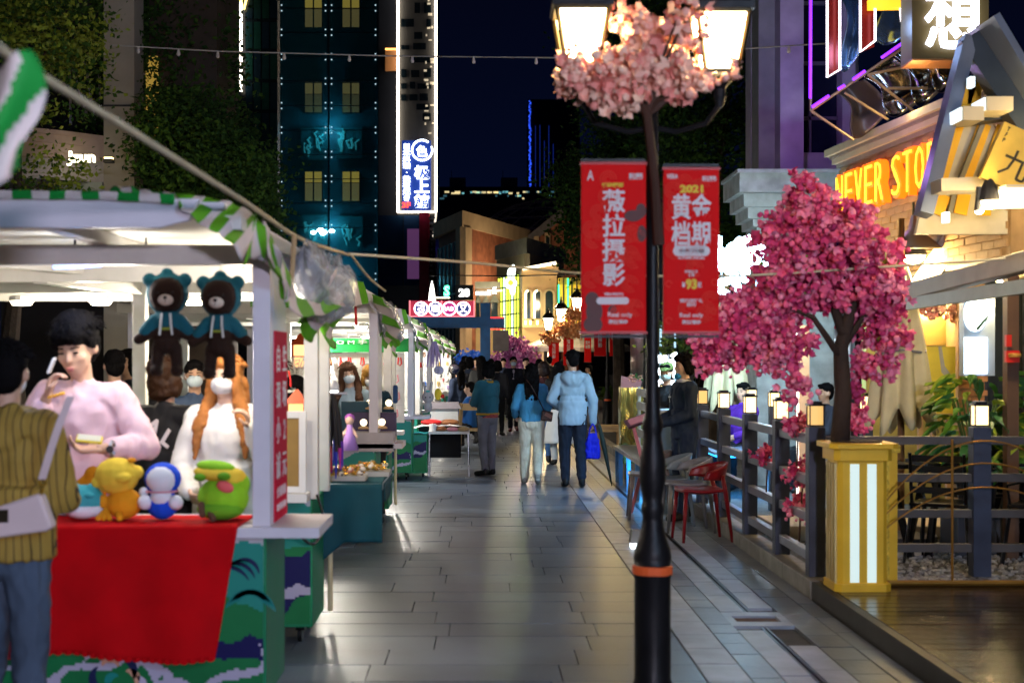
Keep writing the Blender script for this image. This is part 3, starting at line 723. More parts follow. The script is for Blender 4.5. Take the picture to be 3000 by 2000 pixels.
def blossom(loc, label, ells, n, r, spread, mats=None, stem=None, group='blossom bunches on the street lamps', cl=9, name='blossom_bunch', br=.5):
    t = thing(name, label, 'artificial blossom', loc, 0, group)
    m = MB()
    for c, q in ells: m.tube([(0,0,-.06),Vector(c)*.4,Vector(c)],[.010,.009,.005],6)
    if stem: m.tube(stem, [.028]+[.022]*(len(stem)-1), 8)
    m.build('branch', M('brown_branch', (.06,.025,.015), .6), t)
    m = MB(); puffs(m, ells, n, r, 3, spread=spread, cl=cl, br=br); m.build('flowers', mats or PINK, t, smooth=True)
    return t
def banner(x, y, z0, w, h, dep, label, kind, group='red banners on the lamp posts', rich=True):
    t = thing('banner', label, 'banner', (x, y, z0), 0, group)
    MB().b2((-w/2,0,0),(w/2,dep,h)).build('panel', BAN, t, bev=.004)
    for zz in (h-.004,-.008): MB().b2((-w/2-.005,-.004,zz),(w/2+.005,dep+.004,zz+.012)).build('rail', M('banner_rail', (.45,.02,.02), .4), t)
    if rich:
        m = MB()
        for i in range(24):
            cx, cz = rp(-w*.42, w*.42), rp(.05, h-.05)
            for rr in (.014,.026,.038):
                if abs(cx)+rr < w/2-.004 and .01 < cz-rr and cz+rr < h-.01: m.tube([(cx+rr*math.cos(a/12*PI*1.7),-.0005-rr*.01,cz+rr*math.sin(a/12*PI*1.7)) for a in range(13)], .0035, 4)
        m.build('swirl_print', BANS, t, kind='stuff')
    f = lambda b, cx, cz, ww, hh, mt, bold=.03, line=1: text(b, (cx,-.003,cz), 1, mt, t, ext=.001, bold=bold, w=ww, h=hh, world=False, line=line)
    pill = lambda cx, cz, ww, hh, mt: MB().prism([(math.copysign(ww/2-hh/2, math.cos(a))+hh/2*math.cos(a), hh/2*math.sin(a)) for a in [PI*2*(q+.5)/16 for q in range(16)]], (cx,-.004,cz),(1,0,0),(0,0,1),(0,.003,0)).build('print_panel', mt, t)
    if kind == 'L':
        f('薇\n拉\n摄\n影', 0, h*.56, w*.36, h*.575, BANT, .022, 1.02)
        if rich:
            f('婚纱摄影', -.005, h*.873, w*.34, h*.028, BANY, .05); f('薇拉摄影', w*.34, h*.925, w*.22, h*.04, BANT); f('A', -w*.36, h*.93, w*.1, h*.06, BANT, .01)
            f('VERA PHOTO', 0, h*.225, w*.3, h*.018, BANT, .04); pill(-.005, h*.186, w*.5, .034, BANT)
            f('Real only', .03, h*.10, w*.38, h*.036, BANT, .02); f('薇拉婚纱', .02, h*.062, w*.3, h*.026, BANT, .03)
            m = MB()
            for (cx, cz, a, b) in ((-.33,.19,.11,.05),(-.30,.12,.13,.07),(-.32,.045,.15,.05),(-.02,.135,.07,.025)): m.prism([(a*w*math.cos(q/14*2*PI), b*h*math.sin(q/14*2*PI)) for q in range(14)], (cx*w,-.002-abs(cx)*.002-cz*.003,cz*h),(1,0,0),(0,0,1),(0,.0015,0))
            for (cx, cz, a, b) in ((.42,.72,.08,.045),(.30,.69,.14,.035),(.43,.585,.07,.05)): m.prism([(a*w*math.cos(q/14*2*PI), b*h*math.sin(q/14*2*PI)) for q in range(14)], (min(cx*w, w/2-a*w),-.0025-cz*.002,cz*h),(1,0,0),(0,0,1),(0,.0015,0))
            m.build('dark_print', BAND, t, kind='stuff')
    else:
        f('黄金\n档期', .0, h*.685, w*.72, h*.33, BANT, .022, 1.02)
        if rich:
            f('2021', -.0, h*.878, w*.42, h*.05, BANY, .05); pill(0, h*.498, w*.66, .05, BANT); f('全新升级', 0, h*.498, w*.48, .026, BAN, .02)
            f('AUTUMN SPECIAL', 0, h*.455, w*.48, .013, BANT, .03); f('特惠价格\n仅需', 0, h*.36, w*.24, h*.04, BANT, .02)
            f('¥', -w*.14, h*.29, w*.06, .025, BANT); f('93', 0, h*.294, w*.2, .05, BANY, .05); f('起', w*.15, h*.29, w*.07, .028, BANT)
            f('预约送好礼\n限时', 0, h*.18, w*.42, h*.05, BANT, .02); f('Real only', 0, h*.10, w*.42, h*.036, BANT, .02); f('薇拉婚纱', 0, h*.062, w*.34, h*.026, BANT, .03)
            f('VERA', -w*.34, h*.955, w*.2, h*.03, BANT); f('薇拉摄影', w*.32, h*.94, w*.26, h*.035, BANT)
    for zz in (h+.02,-.02): MB().box((0,dep/2,zz),(w,.012,.012)).build('bracket', LMP, t)
    return t
LX, LY = .795, 6.7
lamp_post((LX,LY,0), 'near black street lamp with orange band, two lanterns and pink blossom', [(-.335,0,3.125,1.08),(.315,0,3.11,1.08)])
blossom((LX-.03,LY-.02,2.825), 'coral pink blossom bunch round the top of the near street lamp',
        [((-.2,-.05,.13),(.19,.15,.13)),((-.30,-.05,.16),(.12,.12,.10)),((-.02,.0,.30),(.10,.1,.13)),((.03,-.02,.18),(.08,.1,.14)),((.17,-.02,.19),(.06,.08,.15)),((.27,-.03,.12),(.13,.08,.05)),((.40,-.02,.17),(.07,.05,.03)),((-.15,.02,.42),(.045,.05,.09)),((.19,-.14,.44),(.035,.05,.12)),((.12,-.14,.36),(.05,.05,.05)),((-.14,-.1,.0),(.12,.1,.05)),((.13,-.06,.04),(.08,.08,.05)),((-.05,.02,.42),(.04,.04,.06))],
        1150, .037, .026, stem=[(.055,-.02,-.66),(.035,-.02,-.35),(0,-.02,-.05),(-.07,0,.12)], cl=8)
b1 = banner(LX-.032-.1525, LY-.02, 1.757, .305, .79, .045, 'near left red banner with four large white characters in one column', 'L')
b2 = banner(LX+.03+.15, LY-.02, 1.757, .262, .765, .03, 'near right red banner with yellow 2021 over two rows of white characters', 'R')
t = lamp_post((3.13,36,0), 'second street lamp along the row with small red banners', [(-.33,0,3.18),(.33,0,3.18)], n=12)
banner(3.13-.19, 35.95, 1.757, .305, .79, .04, 'small left red banner on the second street lamp', 'L', rich=False)
banner(3.13+.19, 35.95, 1.757, .27, .79, .04, 'small right red banner on the second street lamp', 'R', rich=False)
t = lamp_post((2.62,42,0), 'third street lamp with three white lanterns and orange blossom', [(-.72,-.1,2.72,1.35),(-.33,.05,2.98,1.5),(.14,.1,3.3,1.55)], n=12)
banner(2.62-.12, 41.95, 1.5, .30, .9, .04, 'bright red banner under the three lanterns of the third lamp', 'L', rich=False)
banner(2.62-.55, 41.95, 1.5, .30, .75, .04, 'dark red banner left of the third lamp post', 'L', rich=False)
banner(2.62+.45, 41.97, 1.6, .2, .75, .04, 'narrow red banner right of the third lamp post', 'R', rich=False)
ORB = [M('orange_blossom_a', (.62,.26,.10), .7), M('orange_blossom_b', (.68,.36,.16), .7), M('orange_blossom_c', (.5,.18,.08), .7)]
blossom((2.42,42,2.55), 'orange lit blossom bunch on the third street lamp', [((.1,-.2,.0),(.5,.25,.16)),((.3,-.2,.42),(.4,.25,.16)),((-.5,-.1,-.25),(.25,.2,.1))], 1300, .06, .07, ORB)
t = lamp_post((3.75,93,0), 'farthest street lamp with two small lanterns over peach blossom', [(-.75,0,3.15,2.3),(.75,0,3.15,2.3)], n=10)
blossom((3.55,92,2.55), 'peach blossom bunch on the farthest street lamp', [((0,0,0),(1.5,.5,.45))], 700, .14, .2, ORB)
# an unseen lamp of the row, added behind the photographer to light the front
dup(bpy.data.objects['street_lamp'], loc=(LX+.1,-6.5,0), label='added street lamp of the same row, unseen behind the viewer')

# ------------------------------------------------------------------ terrace fence with post lamps
FEN = M('fence_blue_grey', (.045,.055,.085), .38, .3, var=.2, bump=.08, bscale=25)
FW = M('fence_rail_lit', (.20,.21,.27), .35, .2, var=.15)  # rails paler than posts: lavender light on their tops put into the colour
FG = [E('post_lamp_glass', (1,.74,.36), 2.6), E('post_lamp_dim', (1,.62,.2), .9)]
def fence_lamp(x, y, z, g):
    t = thing('post_lamp', None, 'post lamp', (x,y,z), 0, 'square lamps on the fence posts')
    MB().box((0,0,.006),(.1,.1,.012)).build('base', BLACK, t); MB().box((0,0,.152),(.115,.115,.016)).box((0,0,.168),(.08,.08,.0161)).build('cap', BLACK, t)
    m = MB()
    for sx in (-1,1):
        for sy in (-1,1): m.box((sx*.048,sy*.048,.08),(.008,.008,.14))
    m.build('frame', BLACK, t)
    MB().box((0,0,.078),(.088,.088,.132)).build('shade', FG[g], t)
    return t
ys = [9.95,11.1,12.4,13.75,15.1,16.6,18.3]
fx = 2.32
T = thing('terrace_fence', 'blue grey rail fence along the café terrace with four rails and square posts', 'fence', (fx,9.95,.12))
for y in ys: MB().box((0,y-9.95,.52),(.115,.115,1.04)).build('post', FEN, T, bev=.004)
for a, b in zip(ys[:-1], ys[1:]):
    for z in (.95,.66,.40,.13):
        MB().b2((-.03,a-9.95+.06,z-.035),(.03,b-9.95-.06,z+.03)).build('rail', FW, T, bev=.004)
labs = ['post lamp glowing dim amber on the fence corner post above the planter','bright post lamp, second from the golden planter','warm post lamp on the third fence post from the planter','bright post lamp on the fourth fence post from the planter','dim amber post lamp beside the woman in the dark suit','post lamp hidden behind the woman in the dark suit','pale post lamp left of the woman in the dark suit']
for y, g, l in zip(ys, (1,0,0,0,1,0,0), labs): tag(fence_lamp(fx, y, 1.165, g), l)
T = thing('return_fence', 'dark rail fence across the terrace front behind the golden planter', 'fence', (3.47,9.95,.12))
for x in (0,1.35): MB().box((x,0,.52),(.125,.115,1.04)).build('post', FEN, T, bev=.004)
for a, b in ((-1.08,-.065),(.065,1.285)):
    for z in (.95,.69,.44,.20): MB().b2((a,-.03,z-.03),(b,.03,z+.025)).build('rail', M('rail_brown_grey', (.075,.068,.065), .45), T)
tag(fence_lamp(3.47,9.95,1.165,0), 'warm post lamp on the terrace front in front of the green plant')
for (x, y, l) in ((3.05,16.2,'small post lamp deep in the terrace before the cream parasol folds'),(2.98,14.6,'bright post lamp inside the terrace behind the fence rails'),(3.55,13.2,'pale post lamp behind the blossom tree trunk')):
    tag(fence_lamp(x, y, 1.15, 0), l); p = MB().box((x,y,.62),(.1,.1,1.06)).build('lamp_bollard', FEN); tag(p, 'square blue grey bollard under the '+l.split(' behind')[0].split(' deep')[0].split(' inside')[0]+' at '+('the parasol' if y > 16 else 'the inner rail' if y > 14 else 'the trunk'), 'bollard')

# ------------------------------------------------------------------ golden planter, its blossom tree, golden hoops
YG = M('golden_paint', (.70,.42,.03), .34, .1, var=.1); RIB = M('pale_gold_rib', (.55,.45,.2), .4, .3)
PX, PY, PZ = 2.47, 9.42, .122
T = thing('golden_planter', 'tall golden planter column with white glowing stripes', 'planter', (PX,PY,PZ))
def octo(w, c): return [(-w+c,-w),(w-c,-w),(w,-w+c),(w,w-c),(w-c,w),(-w+c,w),(-w,w-c),(-w,-w+c)]
m = MB().prism(octo(.162,.03), (0,0,.05),(1,0,0),(0,1,0),(0,0,.8)); m.build('body', YG, T)
MB().prism(octo(.19,.035), (0,0,.85),(1,0,0),(0,1,0),(0,0,.08)).prism(octo(.225,.045), (0,0,.93),(1,0,0),(0,1,0),(0,0,.035)).build('cap', YG, T, bev=.004)
MB().prism(octo(.185,.04), (0,0,0),(1,0,0),(0,1,0),(0,0,.05)).build('plinth', YG, T)
LIT = E('stripe_white', (.72,.9,.86), .75)
for x in (-.056,.056): MB().b2((x-.029,-.168,.06),(x+.029,-.161,.83)).build('light_stripe', LIT, T)
for y in (-.1,-.03,.04,.11): MB().b2((-.172,y-.018,.05),(-.160,y+.018,.83)).build('rib', RIB, T)
MB().prism([(.17*math.cos(q/10*2*PI),.17*math.sin(q/10*2*PI)) for q in range(10)], (0,0,.955),(1,0,0),(0,1,0),(0,0,.02)).build('soil', M('soil', (.03,.02,.015), .9), T)
T2 = thing('golden_box', 'rough golden box behind the golden planter', 'planter', (2.735,9.66,.1))
MB().b2((-.2,.0,0),(.02,.18,.9)).b2((-.22,-.02,.9),(.09,.2,.95)).build('body', M('gold_glitter', (.55,.36,.04), .45, .5, var=.5, scale=40), T2)
MB().b2((.02,.0,0),(.075,.18,.899)).build('side', YG, T2)
t = thing('blossom_tree', 'large deep pink artificial cherry tree rising from the golden planter', 'tree', (PX,PY,1.09))
MB().tube([(-.11,0,0),(-.09,0,.3),(-.10,.02,.62),(-.03,0,.9),(0,0,1.2)], [.066,.058,.052,.036,.02], 10).tube([(-.1,0,.55),(-.3,-.05,.82),(-.5,-.05,.9)],[.026,.018,.008],7).tube([(-.09,0,.62),(.1,0.03,.9),(.22,.05,1.1)],[.024,.014,.006],7).tube([(-.08,0,.7),(-.2,.1,1.1),(-.1,0,1.45)],[.04,.025,.012],7).build('trunk', M('dark_wood_bark', (.045,.028,.02), .8, bump=.6, bscale=30), t, smooth=True)
PK = [M('magenta_blossom_a', (.85,.13,.27), .75, var=.15), M('magenta_blossom_b', (.90,.27,.40), .75, var=.15), M('magenta_blossom_c', (.60,.05,.17), .75, var=.15)]
m = MB()
def D2(x, y, dd=0): p = W(x, y, PY+dd); return (p.x-PX, dd, p.z-1.09)
EL = [(D2(1850,480),(.19,.2,.18)),(D2(1800,590,-.1),(.22,.2,.24)),(D2(1930,560,-.1),(.28,.26,.26)),(D2(1850,655,.1),(.30,.25,.2)),(D2(1990,640),(.24,.22,.22)),(D2(2050,580,.05),(.10,.1,.07)),(D2(1740,720,.05),(.24,.22,.2)),(D2(1685,785,-.05),(.25,.2,.19)),(D2(1640,820),(.13,.12,.10)),(D2(1785,790,-.08),(.22,.2,.15)),(D2(2010,730,.14),(.2,.16,.19)),(D2(2010,830,.12),(.15,.12,.14)),(D2(2035,780,.05),(.12,.1,.10)),(D2(2062,770),(.08,.08,.05)),(D2(1825,885,-.1),(.11,.12,.08)),(D2(1972,890,.15),(.10,.10,.07)),(D2(1840,420),(.06,.06,.07)),(D2(2040,670),(.10,.1,.12)),(D2(1760,510),(.06,.06,.05))]
puffs(m, EL, 5600, .037, 3, cl=9, spread=.034, br=.4); m.build('crown', PK, t, smooth=True)
m = MB(); leaves(m, [(c,(r[0]*1.05,r[1]*1.05,r[2]*1.05)) for c, r in EL], 90, .05, 1, .02); m.build('leaf', M('fresh_green', (.22,.32,.03), .5), t, kind='stuff')
# low blossom sprays around the fence
for i, (x, y, d, r, l) in enumerate(((1830,975,10.4,.08,'pink blossom spray poking over the top fence rail'),(1760,1045,11.6,.08,'pink blossom ball between the middle fence posts'),(1840,1085,10.5,.11,'pink blossom spray low behind the fence by the planter'),(1965,960,9.9,.10,'pink blossom spray right of the planter tree trunk'),(1835,1165,10.6,.09,'lowest pink blossom spray near the ground behind the fence'),(2005,1125,9.85,.05,'small pink blossom ball right of the golden planter'))):
    t = thing('blossom_spray', l, 'artificial blossom', W(x,y,d), 0, 'pink sprays round the fence')
    MB().tube([(0,0,-.3),(.02,.05,-.1),(0,0,.05)],.008,5).build('twig', M('brown_branch',0), t)
    m = MB(); puffs(m, [((0,0,0),(r,r,r*.8))], 90, .03, 3, cl=6, spread=.03); m.build('flowers', PK, t, smooth=True)
GW = M('golden_wire', (.32,.16,.03), .35, .7)
T = thing('golden_hoops', 'thin golden hoop trellis of arcs on the deck front', 'trellis', (3.15,9.5,.12))
for r, h in ((.95,.97),(.88,.82),(.86,.66)):
    MB().tube([(-.62+1.55*(q/20)*1.02, 0, h*(1-((q/20-.52)/.9)**2*1.9)) for q in range(21)], .0055, 6).build('hoop', GW, T)
MB().tube([(-.02,0,0),(-.02,0,.98)], .009, 8).build('upright', GW, T); MB().tube([(.80,0,0),(.80,0,.75)], .012, 8).build('upright', GW, T)
MB().tube([(-.62,0,.02),(1.6,0,.02)], .02, 8).build('base_rail', GW, T)

# ------------------------------------------------------------------ stacking chairs by the fence
def chair(loc, rz, col, label):
    t = thing('plastic_chair', label, 'chair', loc, rz, 'plastic chairs by the fence')
    m = MB()      # faces -X: backrest at +X
    def seat(u, v):
        a = (u-.5)*2; b = (v-.5)*2; s = 1-.12*abs(b)**3; return (.21*a*s, .21*b*(1-.1*abs(a)**3), .445+.012*(a*a+b*b)-.02*(1-a*a)*(1-b*b))
    MB().grid(seat, 10, 10).build('seat', col, t, smooth=True, solid=.022)
    def back(u, v):
        a = (u-.5)*PI*1.05; r = .235; return (r*math.cos(a)*1.0-.02+.03*v, r*1.08*math.sin(a), .60+.03*math.cos(a)+(v-.5)*(.13*math.cos(a*.8)+.03))
    MB().grid(back, 16, 4).build('backrest', col, t, smooth=True, solid=.018)
    for sx, sy in ((-1,-1),(-1,1),(1,-1),(1,1)):
        top = (.17*sx, .165*sy, .45); bot = (.205*sx+(.04 if sx > 0 else 0), .20*sy, 0)
        pts = [bot, top] if sx < 0 else [bot, (.19,.17*sy,.44), (.15,.20*sy,.60)]
        MB().tube(pts, [.013,.022] if sx < 0 else [.014,.022,.02], 8).build('leg', col, t, smooth=True)
    return t
RC = M('red_plastic', (.17,.006,.010), .3, var=.08); GC = M('grey_blue_plastic', (.16,.20,.24), .3, var=.08); GC2 = M('grey_plastic', (.17,.175,.2), .3, var=.08)
chair((1.96,12.9,0), .12, RC, 'red plastic chair with curved back, nearest of the chairs by the fence')
chair((1.93,13.6,0), .05, GC2, 'grey plastic chair directly behind the red one')
chair((1.82,14.15,0), .0, GC, 'blue grey plastic chair, third from the nearest chair')
chair((1.70,14.7,0), -.05, M('brown_grey_plastic', (.15,.125,.125), .3), 'brown grey plastic chair farthest from the red chair')

# ------------------------------------------------------------------ things on the terrace
def table(loc, label, r=.35, round_=False, mat=None):
    t = thing('café_table'.replace('é','e'), label, 'table', loc, 0, 'tables on the café terrace'); mat = mat or BLACK
    if round_: MB().lathe([(r,.70),(r+.01,.715),(r,.73)], n=20).build('tabletop', M('pale_tabletop', (.5,.42,.33), .4), t)
    else: MB().b2((-r,-r,.70),(r,r,.735)).build('tabletop', mat, t)
    for sx in (-1,1):
        for sy in (-1,1): MB().bar((sx*r*.55,sy*r*.55,.70),(sx*r*.95,sy*r*.9,0),.045).build('leg', mat, t)
    return t
table((3.0,11.4,.085), 'dark square café table on the gravel right behind the golden planter')
table((4.55,11.6,.085), 'dark café table half behind the terrace corner post')
def metal_chair(loc, rz, label):
    t = thing('cafe_chair', label, 'chair', loc, rz, 'black chairs on the café terrace')
    MB().b2((-.22,-.21,.43),(.22,.22,.46)).build('seat', BLACK, t, bev=.01)
    m = MB()
    for s in (-1,1):
        MB().bar((s*.20,-.19,.43),(s*.24,-.24,0),.026).build('leg', BLACK, t); MB().tube([(s*.24,.28,0),(s*.20,.2,.44),(s*.2,.26,.84)],.014,7).build('leg', BLACK, t)
        MB().tube([(s*.20,.22,.64),(s*.26,-.02,.65),(s*.24,-.2,.60),(s*.2,-.19,.45)],.012,7).build('armrest', BLACK, t)
    for z in (.56,.64,.72,.80): MB().grid(lambda u, v: (-.2+.4*u, .235+.02*math.sin(PI*u), z+(v-.5)*.05), 6, 1).build('slat', M('shiny_black', (.015,.016,.018), .12), t, solid=.01)
    return t
metal_chair((3.55,10.95,.085), 2.6, 'black slatted metal chair under the golden hoops'); metal_chair((4.0,11.7,.085), 3.5, 'black metal chair turned away behind the corner post lamp'); metal_chair((4.25,10.8,.085), -2.2, 'black metal chair at the right end of the terrace')
t = thing('round_stool', 'round stool with pale domed seat behind the hoops', 'stool', (3.25,12.6,.085)); MB().lathe([(.0,.68),(.2,.66),(.2,.63),(.03,.6)], n=16).build('seat', M('cream_pad', (.6,.5,.36), .6), t, smooth=True); MB().lathe([(.17,0),(.16,.02),(.025,.05),(.025,.62)], n=12).build('stem', STEEL, t)
def plant(loc, label, n, s, mats, pot=True, sp=(.28,.25,.4)):
    t = thing('potted_plant', label, 'plant', loc, 0, 'big-leaved plants on the terrace')
    MB().lathe([(.13,0),(.17,.3),(.18,.32),(.15,.3)], n=14).build('pot', M('dark_pot', (.03,.03,.032), .4), t)
    m = MB()
    for i in range(n):
        a = rp(0,2*PI); rr = rp(.3,1)**.6; p = Vector((sp[0]*rr*math.cos(a), sp[1]*rr*math.sin(a), .5+sp[2]*rp(-.3,1.5)))
        d = Vector((math.cos(a), math.sin(a), rp(-.5,.6))).normalized(); side = d.cross(Vector((0,0,1))).normalized(); L = s*rp(.7,1.3); up = side.cross(d)
        m.cur = R.randrange(len(mats)); vs = []
        for k, wv in ((0,.02),(.3,.16),(.6,.15),(1,.0)):
            c = p+d*L*k-Vector((0,0,1))*L*.35*k*k; vs += [c-side*wv*L+up*.02, c-up*.012, c+side*wv*L+up*.02]
        m.add(vs, [(3*q+j, 3*q+j+1, 3*q+j+4, 3*q+j+3) for q in range(3) for j in range(2)])
    m.build('leaf', mats, t, kind='stuff')
    m = MB()
    for i in range(8): a = rp(0,6.28); m.tube([(0,0,.3),(sp[0]*.4*math.cos(a),sp[1]*.4*math.sin(a),.6),(sp[0]*.7*math.cos(a),sp[1]*.7*math.sin(a),.5+sp[2])],.008,5)
    m.build('stem', M('green_stem', (.06,.12,.02), .5), t)
LG = [M('plant_leaf_a', (.10,.24,.03), .3, var=.2), M('plant_leaf_b', (.05,.16,.05), .3, var=.2), M('plant_leaf_c', (.26,.34,.03), .3, var=.2)]
plant((3.95,11.4,.42), 'bushy green potted plant glowing yellow green beneath the round white sign', 130, .2, LG)
plant((4.48,11.2,.35), 'green broad-leaved plant at the terrace end beside the dark pillar', 70, .22, LG)
t = thing('plant_stand', 'low dark block carrying the bushy green plant', 'stand', (3.95,11.4,.085)); MB().b2((-.22,-.22,0),(.22,.22,.32)).b2((-.24,-.24,.32),(.24,.24,.333)).build('body', DARK, t)
t = thing('plant_stand', 'low dark block carrying the broad-leaved plant', 'stand', (4.48,11.2,.085)); MB().b2((-.2,-.2,0),(.2,.2,.255)).b2((-.22,-.22,.255),(.22,.22,.263)).build('body', DARK, t)
m = MB(); leaves(m, [((0,0,0),(.25,.12,.06))], 160, .06, 5, .03)
o = m.build('table_greens', M('lime_leaf', (.4,.45,.02), .4)); o.location = (3.78,11.35,.80); tag(o, 'tray of lime green sprigs on a café table below the plant', 'plant')
table((3.78,11.45,.085), 'dark café table carrying the tray of lime sprigs', .3)
# closed cream parasol
CRM = M('cream_canvas', (.62,.55,.34), .75, var=.12, bump=.1)
t = thing('closed_parasol', 'closed cream parasol with cloth hanging in folds to points', 'parasol', (3.55,12.1,.085))
MB().tube([(0,0,0),(0,0,2.75)],.03,10).build('pole', M('wood_pole', (.22,.12,.05), .5), t); MB().lathe([(.3,0),(.3,.06),(.06,.1)], n=14).build('base', DARK, t)
def fold(u, v):
    a = 2*PI*u; k = 8; w = .5+.5*math.cos(k*a); r = .05+(.27*(v**.8))*(.55+.45*w); z = 2.35-(1.22+.20*w*v)*v
    return (r*math.cos(a), r*math.sin(a), z+.03*math.sin(3*a)*v)
MB().grid(fold, 96, 14).build('canopy', CRM, t, smooth=True, solid=.006); MB().tube([(.2*math.cos(q/20*2*PI),.2*math.sin(q/20*2*PI),1.62+.01*math.sin(q)) for q in range(21)],.012,5).build('strap', M('grey_strap', (.2,.2,.22), .7), t)
dup(t, loc=(3.0,17.6,.085), label='distant closed cream parasol seen between the fence lamps', group=None)
# ------------------------------------------------------------------ café building on the right
YBRICK = M('cafe_brick', (.34,.21,.09), .7, var=.35, scale=4, bump=.25, bscale=18)
PLAST = M('tan_plaster', (.5,.42,.28), .6, var=.1)
BLUEST = M('blue_grey_steel', (.13,.16,.24), .38, .2, var=.1)
T = thing('cafe_building', 'brick café building with a deep cornice above the terrace', 'building', (0,0,0))
wa, wb = Vector((3.67,14.62,0)), Vector((4.02,10.85,0))
tw = (wb-wa).normalized(); nw = Vector((tw.y,-tw.x,0)); nw = nw if nw.x < 0 else -nw
m = MB(); prismz(m, [wa, wb, (8,10.85), (8,15.3)], 2.42, 3.66); m.build('upper_wall', YBRICK, T)
# courses of brick that stand proud, picked apart on the street face
bm_ = MB().box((0,0,0),(.205,.02,.055)).mesh('brick', YBRICK)
bq = Matrix((tw, nw, Vector((0,0,1)))).transposed()
n = 0
for r in range(17):
    for c in range(17):
        f = (c+.5*(r % 2))*.215+.1
        if f > 3.66 or n >= 290: continue
        o = bpy.data.objects.new('brick', bm_); COL.objects.link(o); o.parent = T; n += 1
        o.location = wa+tw*f+nw*(.004+rp(0,.006))+Vector((0,0,2.46+r*.068)); o.rotation_euler = bq.to_euler()
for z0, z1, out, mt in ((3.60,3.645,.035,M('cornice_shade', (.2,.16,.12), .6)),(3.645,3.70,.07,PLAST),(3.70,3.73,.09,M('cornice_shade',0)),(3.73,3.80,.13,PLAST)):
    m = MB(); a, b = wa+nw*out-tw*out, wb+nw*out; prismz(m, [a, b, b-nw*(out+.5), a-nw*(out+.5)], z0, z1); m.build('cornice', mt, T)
m = MB(); prismz(m, [wa+tw*.05, wb-tw*.02, (7.98,10.87), (7.98,15.28)], 2.385, 2.418); m.build('soffit', PLAST, T)
MB().b2((4.47,13.4,.08),(4.72,13.75,2.38)).build('brick_pier', YBRICK, T)
pm_ = MB().box((0,0,0),(.115,.02,.05)).mesh('brick', M('pier_brick', (.34,.16,.07), .7, var=.3, bump=.2, rnd=.25))
for r in range(32):
    for c in range(2):
        o = bpy.data.objects.new('brick', pm_); COL.objects.link(o); o.parent = T; o.location = (4.53+c*.125+(.03 if r % 2 else 0), 13.396-rp(0,.004), .2+r*.066)
MB().b2((4.12,15.32,.08),(8,15.5,2.4)).build('back_wall', M('back_wall_yellow', (.40,.33,.10), .7, var=.2), T)
MB().b2((4.72,13.5,.08),(4.78,13.7,2.38)).b2((5.0,12.9,.08),(5.07,13.2,2.38)).b2((5.3,12.7,.08),(5.36,13.2,2.38)).build('door_frame', DARK, T)
MB().b2((4.78,13.6,.1),(7.5,13.65,2.38)).build('shop_window', glass('cafe_glass', (.03,.04,.05), .35), T)
MB().b2((4.05,11.0,.08),(4.14,11.1,2.38)).build('pillar', M('brown_pillar', (.09,.05,.03), .6), T)
MB().b2((4.85,10.9,.08),(4.95,11.05,2.6)).build('pillar', DARK, T)
# lettering on the wall
NO = E('neon_orange', (1,.17,.004), 1.7); NYL = E('neon_yellow', (1,.58,.03), 2.4)
S = thing('neon_wall_sign', 'orange neon lettering NEVER STOP on the brick wall', 'sign', wa+tw*.14+nw*.06+Vector((0,0,3.30)))
pos = .0
for ch in 'NEVER STOP':
    wd = .25 if ch != ' ' else .13
    if ch == 'I': wd = .12
    if ch != ' ':
        c0 = Vector(S.location)+tw*(pos+wd/2)
        text(ch, c0, 1, NO, S, ext=.035, bold=.012, w=wd*.86, h=.42, axes=(tuple(tw),(0,0,1)), name='letter')
        text(ch, c0+nw*.05, 1, NYL, S, ext=.006, bold=-.022, w=wd*.72, h=.36, axes=(tuple(tw),(0,0,1)), name='letter')
    pos += wd*1.08
# gable porch
T = thing('gable_porch', 'blue grey A-frame gable porch with yellow slats inside', 'porch', (0,10.4,0))
ap = W(2245,75,10.4); lf = W(2126,492,10.4); rt = W(2480,470,10.4)
def Lc(p): return Vector((p.x, p.y-10.4, p.z))
MB().bar(Lc(ap)+Vector((0,.2,0)), Lc(lf)+Vector((0,.05,0)), .10, .16, (0,1,0)).build('rafter', BLUEST, T)
MB().bar(Lc(ap)+Vector((0,.2,0)), Lc(rt)+Vector((0,.05,0)), .17, .16, (0,1,0)).build('rafter', M('dark_rafter', (.025,.035,.055), .4), T)
MB().bar(Lc(ap)+Vector((.06,.05,.08)), Lc(rt)+Vector((.06,.05,.08)), .05, .55, (0,1,0)).build('barge_board', BLUEST, T)
m = MB().prism([(Lc(ap).x,Lc(ap).z-.1),(Lc(lf).x+.08,Lc(lf).z-.1),(Lc(rt).x,Lc(lf).z-.1),(Lc(rt).x,Lc(rt).z-.1)], (0,.5,0),(1,0,0),(0,0,1),(0,.06,0)); m.build('gable_wall', M('gable_plaster', (.5,.45,.33), .6), T)
OS = M('orange_slat', (.80,.42,.02), .5, var=.1)
for i, (xa, ya, xb, yb) in enumerate(((2232,180,2160,415),(2262,285,2215,415),(2305,290,2262,420),(2170,448,2150,492),(2215,445,2205,492),(2262,445,2260,495),(2240,180,2237,240))):
    MB().bar(Lc(W(xa,ya,10.86)), Lc(W(xb,yb,10.86)), .10, .015, (0,1,0)).build('slat', OS, T)
for i, (xa, ya, xb, yb) in enumerate(((2256,285,2205,415),(2300,300,2246,420),(2190,448,2180,490))):
    MB().bar(Lc(W(xa,ya,10.84)), Lc(W(xb,yb,10.84)), .035, .05, (0,1,0)).build('stile', M('grey_stile', (.2,.19,.17), .5), T)
CB = M('cream_beam', (.6,.53,.38), .5, var=.06)
MB().bar(Lc(W(2147,430,10.3)), Lc(W(2420,418,10.3)), .3, .09).build('tie_beam', CB, T)
